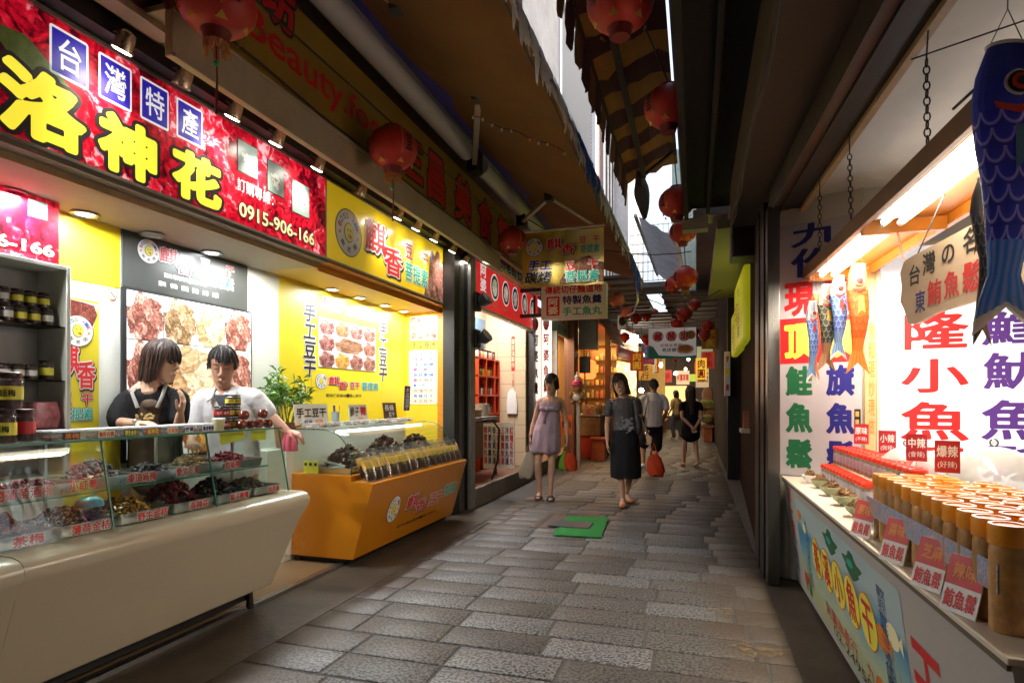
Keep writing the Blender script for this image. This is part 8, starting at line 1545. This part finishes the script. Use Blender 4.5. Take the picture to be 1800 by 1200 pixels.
f2_ = Fig(t); f2_.limb([(.02, .03, .87), (.02, .03, .95), (.01, .02, 1.08), (-.008, .005, 1.19), (-.012, .015, 1.235)], [(.158, .122), (.152, .118), (.128, .102), (.144, .112), (.148, .096)]); f2_.limb([(-.13, .02, 1.245), (-.172, .02, 1.235), (-.192, .03, 1.12)], [.056, .058, .052]); f2_.limb([(.11, .02, 1.27), (.15, .02, 1.262), (.182, .035, 1.15)], [.056, .058, .052]); top = f2_.fuse('top', DK, .007, 2)
g = MB(); g.mx = W[t]; q = random.Random(3)
for i in range(26): a = q.uniform(-.10, .09); z = .98 + q.gauss(0, .045); r = q.uniform(.008, .024); y = .03 - .121 * math.sqrt(max(.05, 1 - ((a - .015) / .150) ** 2)) - .006; g.poly([(a + r * cos(b) * (1 + .4 * sin(3 * b)), y - .0, z + r * sin(b)) for b in [2 * pi * k / 10 for k in range(10)]])
g.build('printed_flowers', mat('flower_grey', (.30, .30, .32), .7), t)
skirt(t, [((.02, .03, .92), .150, .118), ((.02, .03, .86), .160, .128), ((.02, .03, .72), .176, .142), ((.022, .03, .55), .185, .15), ((.025, .035, .40), .186, .152), ((.027, .04, .335), .182, .15)], 'culottes', cloth('black_sateen', (.018, .018, .022), var=.3), .045, 9, hemj=.006, seed=5)
ORS = mat('orange_leather', (.62, .17, .04), .45)
for ax, ay, tx, ty, zb in ((-.022, -.03, -.06, -.20, 0), (.075, .24, .128, .11, .005)):
    f4_ = Fig(t); d = V((tx - ax, ty - ay, 0)).normalized(); a = V((ax, ay, .03 + zb)) - d * .035; f4_.limb([a, a + d * .07 + V((0, 0, -.004)), V((tx, ty, .022 + zb))], [(.038, .028), (.043, .026), (.040, .019)], side=(-d.y, d.x, 0)); f4_.fuse('shoe', ORS, .006, 2)
g = MB(); g.mx = W[t]; g.tube([(.07, .10, 1.30), (.105, .02, 1.325), (.12, -.085, 1.22), (.13, -.10, 1.08), (.145, -.06, .98)], [(.018, .005)] * 5, 8); g.build('shoulder_strap', mat('grey_strap', (.09, .09, .10), .6), t)
f5_ = Fig(t); f5_.limb([(.155, -.02, 1.06), (.165, .0, .97), (.165, .01, .90)], [(.045, .09), (.055, .12), (.05, .11)], side=(1, 0, 0)); f5_.fuse('shoulder_bag', mat('dark_bag', (.035, .035, .04), .5, bump=.4, bs=20), .008)
g = MB(); g.mx = W[t]
for dz in (0, .014): g.tube([(.262 + .03 * cos(a), -.055 + .029 * sin(a), .885 + dz + .01 * cos(a)) for a in [2 * pi * k / 16 for k in range(17)]], .006, 6)
g.build('bracelet', mat('silver', (.7, .7, .7), .25, 1), t)
g = MB(); g.mx = W[t]; p = H(.078, -.02, -.03); g.ell(p, .012, .012, .012, 10, 8); g.build('earring', white, t)
bag('carrier_bag', 'orange plastic bag hanging from the braceleted hand of the woman in dark clothes', (.335, -.12, .765), .21, .15, .26, PLO, handle=.13, sway=.03, seed=7, mx=W[t])
# ---------------- man in the white shirt, seen from behind
t = T('person', 'man in a white T-shirt and black shorts walking away with a shoulder strap', 'person', (-.77, 11.466, 0), TH); fg = Fig(t)
H, _ = head(fg, (.03, .03, 1.545), 1.08, yaw=172, pitch=8, neck=(.015, 0, 1.40), skin=SKIN2)
arm(fg, (-.20, 0, 1.33), (-.275, .0, 1.07), (-.25, .10, .86), 1.1); arm(fg, (.215, 0, 1.33), (.255, -.02, 1.06), (.205, .10, .84), 1.1); hand(fg, (-.25, .10, .86), (.1, .3, -.9), (1, 0, 0), (0, 1, 0), 1, .4); hand(fg, (.205, .10, .84), (-.1, .3, -.9), (-1, 0, 0), (0, 1, 0), 1, .4)
fg.limb([(0, 0, .80), (0, 0, 1.0), (0, 0, 1.2), (.01, 0, 1.34), (.015, 0, 1.40)], [(.15, .11), (.15, .11), (.17, .11), (.16, .08), (.07, .06)]); leg(fg, (-.09, 0, .80), (-.14, .14, .48), (-.16, .06, .12), (-.17, .2, .02), 1.1); leg(fg, (.09, 0, .80), (.07, -.02, .45), (.03, -.10, .10), (.05, .06, .02), 1.1); fg.fuse('body', SKIN2, .007)
hair(t, H, 1.12, HAIR, .06, .0, -.055, seed=6)
f2_ = Fig(t); f2_.limb([(0, 0, .79), (0, 0, .95), (0, 0, 1.12), (.005, 0, 1.27), (.01, 0, 1.37)], [(.185, .14), (.18, .135), (.185, .13), (.195, .125), (.12, .08)]); f2_.limb([(-.15, 0, 1.335), (-.22, 0, 1.28), (-.262, 0, 1.13)], [.062, .064, .068]); f2_.limb([(.16, 0, 1.335), (.23, 0, 1.28), (.258, -.01, 1.13)], [.062, .064, .068]); f2_.fuse('shirt', cloth('white_cotton', (.86, .86, .9), var=.04), .008, 2)
f2_ = Fig(t); f2_.limb([(0, 0, .84), (0, 0, .74)], [(.175, .135), (.18, .14)]); f2_.limb([(-.09, .0, .76), (-.12, .07, .58), (-.135, .11, .45)], [(.105, .12), (.105, .115), (.10, .11)]); f2_.limb([(.09, 0, .76), (.08, -.01, .56), (.07, -.02, .40)], [(.105, .12), (.108, .115), (.105, .11)]); f2_.fuse('shorts', cloth('black_cotton', (.014, .014, .017), var=.3), .008, 2)
g = MB(); g.mx = W[t]; g.tube([(-.05, .09, 1.38), (-.09, -.02, 1.40), (-.125, -.135, 1.25), (-.175, -.145, 1.0), (-.20, -.10, .9)], [(.014, .004)] * 5, 8); g.build('strap', blackm, t); f5_ = Fig(t); f5_.limb([(-.215, -.04, .96), (-.215, -.03, .82)], [(.04, .11), (.045, .12)]); f5_.fuse('bag', blackm, .01)
for x, y in ((-.165, .10), (.042, -.05)): f4_ = Fig(t); f4_.limb([(x, y - .08, .045), (x, y + .02, .045), (x, y + .14, .03)], [(.045, .04), (.048, .04), (.04, .022)]); f4_.fuse('shoe', white, .008)
# ---------------- woman in the black dress, hands behind her back
t = T('person', 'woman with long hair in a short black dress holding her hands behind her back', 'person', (-.084, 11.885, 0), TH); fg = Fig(t)
H, _ = head(fg, (.0, .02, 1.42), 1.10, yaw=180, pitch=6, neck=(0, 0, 1.27)); arm(fg, (-.165, 0, 1.20), (-.185, -.07, .955), (-.03, -.17, .775), .95); arm(fg, (.165, 0, 1.20), (.185, -.07, .955), (.045, -.18, .775), .95); hand(fg, (-.03, -.17, .775), (.55, 0, -.85), (0, -1, -.2), (.8, 0, .4), .95, .4); hand(fg, (.045, -.18, .775), (-.55, 0, -.85), (0, -1, -.2), (-.8, 0, .4), .95, .4)
fg.limb([(0, 0, .75), (0, 0, .92), (0, 0, 1.08), (0, 0, 1.2), (0, 0, 1.26)], [(.15, .11), (.13, .10), (.125, .095), (.14, .08), (.06, .05)]); leg(fg, (-.08, 0, .75), (-.105, .02, .42), (-.105, .08, .085), (-.10, .24, .02), .95); leg(fg, (.08, 0, .75), (.085, -.02, .43), (.095, -.14, .14), (.09, .0, .03), .95); fg.fuse('body', SKIN, .006); hair(t, H, 1.12, HAIRB, .05, -.25, -.37, full=1.05, curl=.3, seed=8)
f2_ = Fig(t); f2_.limb([(0, 0, .60), (0, 0, .78), (0, 0, .95), (0, 0, 1.1), (0, 0, 1.225)], [(.185, .14), (.18, .145), (.15, .12), (.145, .115), (.13, .085)]); f2_.limb([(-.11, 0, 1.205), (-.165, 0, 1.19), (-.185, -.02, 1.10)], [.055, .058, .055]); f2_.limb([(.11, 0, 1.205), (.165, 0, 1.19), (.185, -.02, 1.10)], [.055, .058, .055]); f2_.fuse('dress', cloth('black_dress_cloth', (.010, .010, .013), var=.3), .008, 2)
for x, y, z, m in ((-.104, .12, 0, ORS), (.093, -.08, .02, white)): f4_ = Fig(t); f4_.limb([(x, y - .05, .035 + z * 2), (x, y + .03, .035 + z), (x, y + .12, .02)], [(.034, .03), (.037, .03), (.034, .018)]); f4_.fuse('shoe', m, .007)
# ---------------- far figures
def passer(label, x, y, h, top, legs, hair_m, back, turn=0, wide=1, pack=None):
    t = T('person', label, 'person', (x, y, 0), TH + turn); s = h / 1.65; fg = Fig(t); Z = lambda z: z * s
    H, _ = head(fg, (0, .02, Z(1.53)), s * 1.05, yaw=180, pitch=8, neck=(0, 0, Z(1.38))); arm(fg, (-.18 * wide, 0, Z(1.31)), (-.22 * wide, .0, Z(1.05)), (-.20 * wide, .14, Z(.88)), 1); arm(fg, (.18 * wide, 0, Z(1.31)), (.22 * wide, .02, Z(1.05)), (.17 * wide, .16, Z(.9)), 1); hand(fg, (-.20 * wide, .14, Z(.88)), (.1, .6, -.7), (1, 0, 0), (0, 1, 0), 1, .4); hand(fg, (.17 * wide, .16, Z(.9)), (-.1, .6, -.7), (-1, 0, 0), (0, 1, 0), 1, .4)
    leg(fg, (-.085, 0, Z(.82)), (-.10, .06, Z(.46)), (-.105, .0, .09), (-.11, .16, .02)); leg(fg, (.085, 0, Z(.82)), (.10, -.02, Z(.46)), (.11, -.10, .10), (.11, .05, .02)); fg.fuse('body', SKIN2, .010); hair(t, H, s * 1.12, hair_m, .05, -.05 + back * .5, back, seed=int(x * 50))
    f2_ = Fig(t); f2_.limb([(0, 0, Z(.84)), (0, 0, Z(1.02)), (0, 0, Z(1.2)), (0, 0, Z(1.34))], [(.17 * wide, .13), (.155 * wide, .12), (.17 * wide, .125), (.13 * wide, .085)]); f2_.limb([(-.14 * wide, 0, Z(1.31)), (-.19 * wide, 0, Z(1.26)), (-.215 * wide, 0, Z(1.12))], [.065, .066, .062]); f2_.limb([(.14 * wide, 0, Z(1.31)), (.19 * wide, 0, Z(1.26)), (.215 * wide, .01, Z(1.12))], [.065, .066, .062]); f2_.fuse('top', top, .012, 2)
    f2_ = Fig(t); f2_.limb([(0, 0, Z(.90)), (0, 0, Z(.78))], [(.165 * wide, .125), (.17 * wide, .13)]); f2_.limb([(-.085, 0, Z(.8)), (-.10, .06, Z(.46)), (-.105, .0, .10)], [(.095, .10), (.072, .075), (.062, .065)]); f2_.limb([(.085, 0, Z(.8)), (.10, -.02, Z(.46)), (.11, -.10, .11)], [(.095, .10), (.072, .075), (.062, .065)]); f2_.fuse('trousers', legs, .012, 2)
    if pack: f2_ = Fig(t); f2_.limb([(0, -.16, Z(.98)), (0, -.18, Z(1.15)), (0, -.16, Z(1.3))], [(.13, .07), (.14, .085), (.11, .06)]); f2_.fuse('backpack', pack, .012, 2)
    return t
JE = cloth('jeans', (.10, .12, .15), var=.2)
passer('far person in a beige top and grey jeans seen from behind', -.60, 20.4, 1.60, cloth('beige_top', (.42, .33, .17), var=.1), JE, HAIR, -.12, .5, .9); passer('far man in dark clothes with a backpack and jeans', .42, 22.0, 1.72, cloth('dark_top', (.05, .05, .045), var=.2), JE, HAIR, -.04, 0, 1.1, cloth('pack_black', (.015, .015, .015), var=.2)); passer('far person in a pale top at the very end of the lane', -.1, 24.6, 1.6, cloth('pale_top', (.4, .38, .32), var=.1), cloth('dark_trousers', (.03, .03, .035), var=.1), HAIR, -.06)
# ---------------- shopkeeper woman leaning on the case
def at_t(tt, u): a = (u - 900) / F_PX; return (-sin(TH) * tt + a * cos(TH) * tt, cos(TH) * tt + a * sin(TH) * tt, .012)
t = T('person', 'shopkeeper woman with bobbed hair in black top and brown apron leaning on the case', 'person', at_t(3.5, 275), TH); fg = Fig(t); K = 3.5 / F_PX; Px = lambda u, v, y=0: V(((u - 275) * K, y, EYE - .012 + (703 - v) * K))
H, _ = head(fg, Px(285, 634), 1.02, yaw=80, pitch=12, roll=0, neck=Px(268, 678), ears=False)
fg.limb([(-.06, .10, .80), (-.06, .09, 1.0), (-.045, .06, 1.18), Px(262, 694, .03), Px(266, 676, .01)], [(.15, .11), (.13, .10), (.15, .11), (.15, .085), (.065, .055)]); 
arm(fg, Px(216, 700, .04), Px(214, 742, -.06), Px(270, 742, -.16), .95); hand(fg, Px(270, 742, -.16), (1, -.1, .03), (-.1, .1, -1), (.2, -1, 0), .92, .35)
arm(fg, Px(312, 696, .02), Px(318, 752, -.02), Px(328, 728, -.07), .92); hand(fg, Px(328, 728, -.07), (.25, .0, .95), (-.9, -.2, .25), (.2, -1, .0), .98, .30)
leg(fg, (-.14, .10, .80), (-.14, .08, .45), (-.14, .1, .08), (-.12, -.05, .02)); leg(fg, (.02, .10, .80), (.02, .08, .45), (.02, .1, .08), (.04, -.05, .02)); fg.fuse('body', SKIN, .0048)
face(t, H, 1.02); hair(t, H, 1.13, HAIRB, .012, -.115, -.115, full=1.08, seed=11, curl=.25)
BKT = cloth('black_knit', (.012, .012, .014), var=.25)
f2_ = Fig(t); f2_.limb([(-.06, .10, .82), (-.06, .09, 1.0), (-.045, .06, 1.16), Px(262, 698, .03)], [(.165, .125), (.15, .125), (.165, .128), (.15, .095)]); f2_.limb([Px(236, 696, .03), Px(216, 703, .038), Px(212, 728, -.03), Px(222, 742, -.075)], [.052, .058, .054, .050]); f2_.limb([Px(296, 696, .02), Px(312, 700, .02), Px(317, 735, -.01)], [.050, .057, .052]); f2_.fuse('top', BKT, .007, 2)
f2_ = Fig(t); f2_.limb([(-.052, .06, .80), (-.05, .045, 1.0), (-.03, .02, 1.16), Px(275, 712, -.045)], [(.13, .12), (.118, .12), (.10, .118), (.06, .04)]); f2_.fuse('apron', cloth('brown_apron', (.085, .055, .038), var=.15), .008, 2)
g = MB(); g.mx = W[t]; g.tube([Px(258, 716, -.085), Px(246, 690, -.075), Px(243, 672, .01), Px(262, 664, .075)], [(.010, .003)] * 4, 8); g.tube([Px(292, 716, -.09), Px(298, 695, -.07), Px(292, 675, -.0), Px(276, 665, .07)], [(.010, .003)] * 4, 8); g.build('apron_strap', mat('strap_grey', (.30, .29, .27), .6), t)
g = MB(); g.mx = W[t]; q = random.Random(5)
for i in range(14): a = q.uniform(-.05, .05); g.ell(Px(279, 731, -.128) + V((a, .01 * abs(a), q.uniform(-.02, .02) * (1 - abs(a) * 10))), .009, .003, .008, 8, 5)
g.build('printed_crest', mat('gold_print', (.40, .30, .10), .5), t)
g = MB(); g.mx = W[t]; c = Px(271, 742, -.16); g.tube([c + V((0, .028 * cos(a), .024 * sin(a))) for a in [2 * pi * k / 18 for k in range(19)]], [(.007, .003)] * 19, 8); g.ell(c + V((0, -.022, .014)), .014, .008, .012, 12, 8); g.build('wristwatch', steel, t)
# ---------------- shopkeeper man in the white shirt
t = T('person', 'shopkeeper man in an open white shirt looking down behind the stacked jars', 'person', at_t(4.0, 400), TH); fg = Fig(t); K = 4.0 / F_PX; Px = lambda u, v, y=0: V(((u - 400) * K, y, EYE - .012 + (703 - v) * K))
H, _ = head(fg, Px(397, 644, -.04), 1.10, yaw=20, pitch=22, roll=0, neck=Px(398, 686), skin=SKIN2)
fg.limb([(.0, .10, .80), (.0, .08, 1.0), (0, .05, 1.2), Px(398, 694, .02), Px(398, 684, .0)], [(.155, .11), (.15, .11), (.165, .11), (.15, .085), (.07, .06)]); arm(fg, Px(352, 698, .03), Px(342, 750, .02), Px(350, 775, -.10), 1.05); hand(fg, Px(350, 775, -.10), (.5, -.6, -.2), (0, 0, -1), (.6, .4, 0), 1, .3)
arm(fg, Px(446, 696, .02), Px(466, 728, .06), Px(500, 758, .05), 1.05); hand(fg, Px(500, 758, .05), (.85, .1, -.25), (-.2, .2, -1), (-.1, -1, 0), 1.0, .5, True); leg(fg, (-.09, .10, .80), (-.09, .08, .45), (-.09, .1, .08), (-.09, -.05, .02)); leg(fg, (.09, .10, .80), (.09, .08, .45), (.09, .1, .08), (.09, -.05, .02)); fg.fuse('body', SKIN2, .0055)
face(t, H, 1.10, closed=True); hair(t, H, 1.13, HAIR, .052, .002, -.05, part=.4, sweep=1, full=1.04, seed=13)
WSH = cloth('white_shirt', (.72, .72, .74), var=.05)
f2_ = Fig(t); f2_.limb([(0, .10, .80), (0, .09, 1.0), (0, .055, 1.18), Px(398, 701, .025)], [(.18, .13), (.175, .13), (.185, .13), (.165, .10)]); f2_.limb([Px(371, 697, .03), Px(352, 702, .03), Px(343, 742, .03)], [.056, .066, .062]); f2_.limb([Px(427, 694, .02), Px(446, 700, .02), Px(464, 724, .06)], [.056, .066, .060]); f2_.fuse('shirt', WSH, .008, 2)
g = MB(); g.mx = W[t]; g._add([Px(386, 694, -.085), Px(414, 694, -.085), Px(401, 722, -.092)], [(0, 1, 2)]); g.build('undershirt', mat('grey_undershirt', (.07, .08, .10), .8), t)
g = MB(); g.mx = W[t]
for k in (-1, 1): g.slab([Px(398 + 20 * k, 678, .02), Px(398 + 24 * k, 690, -.05), Px(398 + 19 * k, 706, -.098), Px(398 + 12 * k, 698, -.088), Px(398 + 13 * k, 682, -.04)], (.004 * k, -.006, .004))
g.build('collar', WSH, t)
g = MB(); q = random.Random(2); g.mx = W[t]; c = Px(508, 768, .02)
g.loft([[c + V((w * cos(a) * (1 + .22 * sin(5 * a + z * 30) + .12 * sin(9 * a)), w * .5 * sin(a) * (1 + .35 * sin(7 * a + 1)), z)) for a in [2 * pi * k / 20 for k in range(20)]] for z, w in ((.03, .010), (.018, .030), (-.005, .040), (-.04, .050), (-.075, .054), (-.095, .050), (-.097, .01))]); solo('cleaning_cloth', g, mat('pink_cloth', (.55, .10, .14), .85, var=.2, bump=.6, bs=40), 'crumpled pink cleaning cloth under the hand of the shopkeeper man', 'cloth')
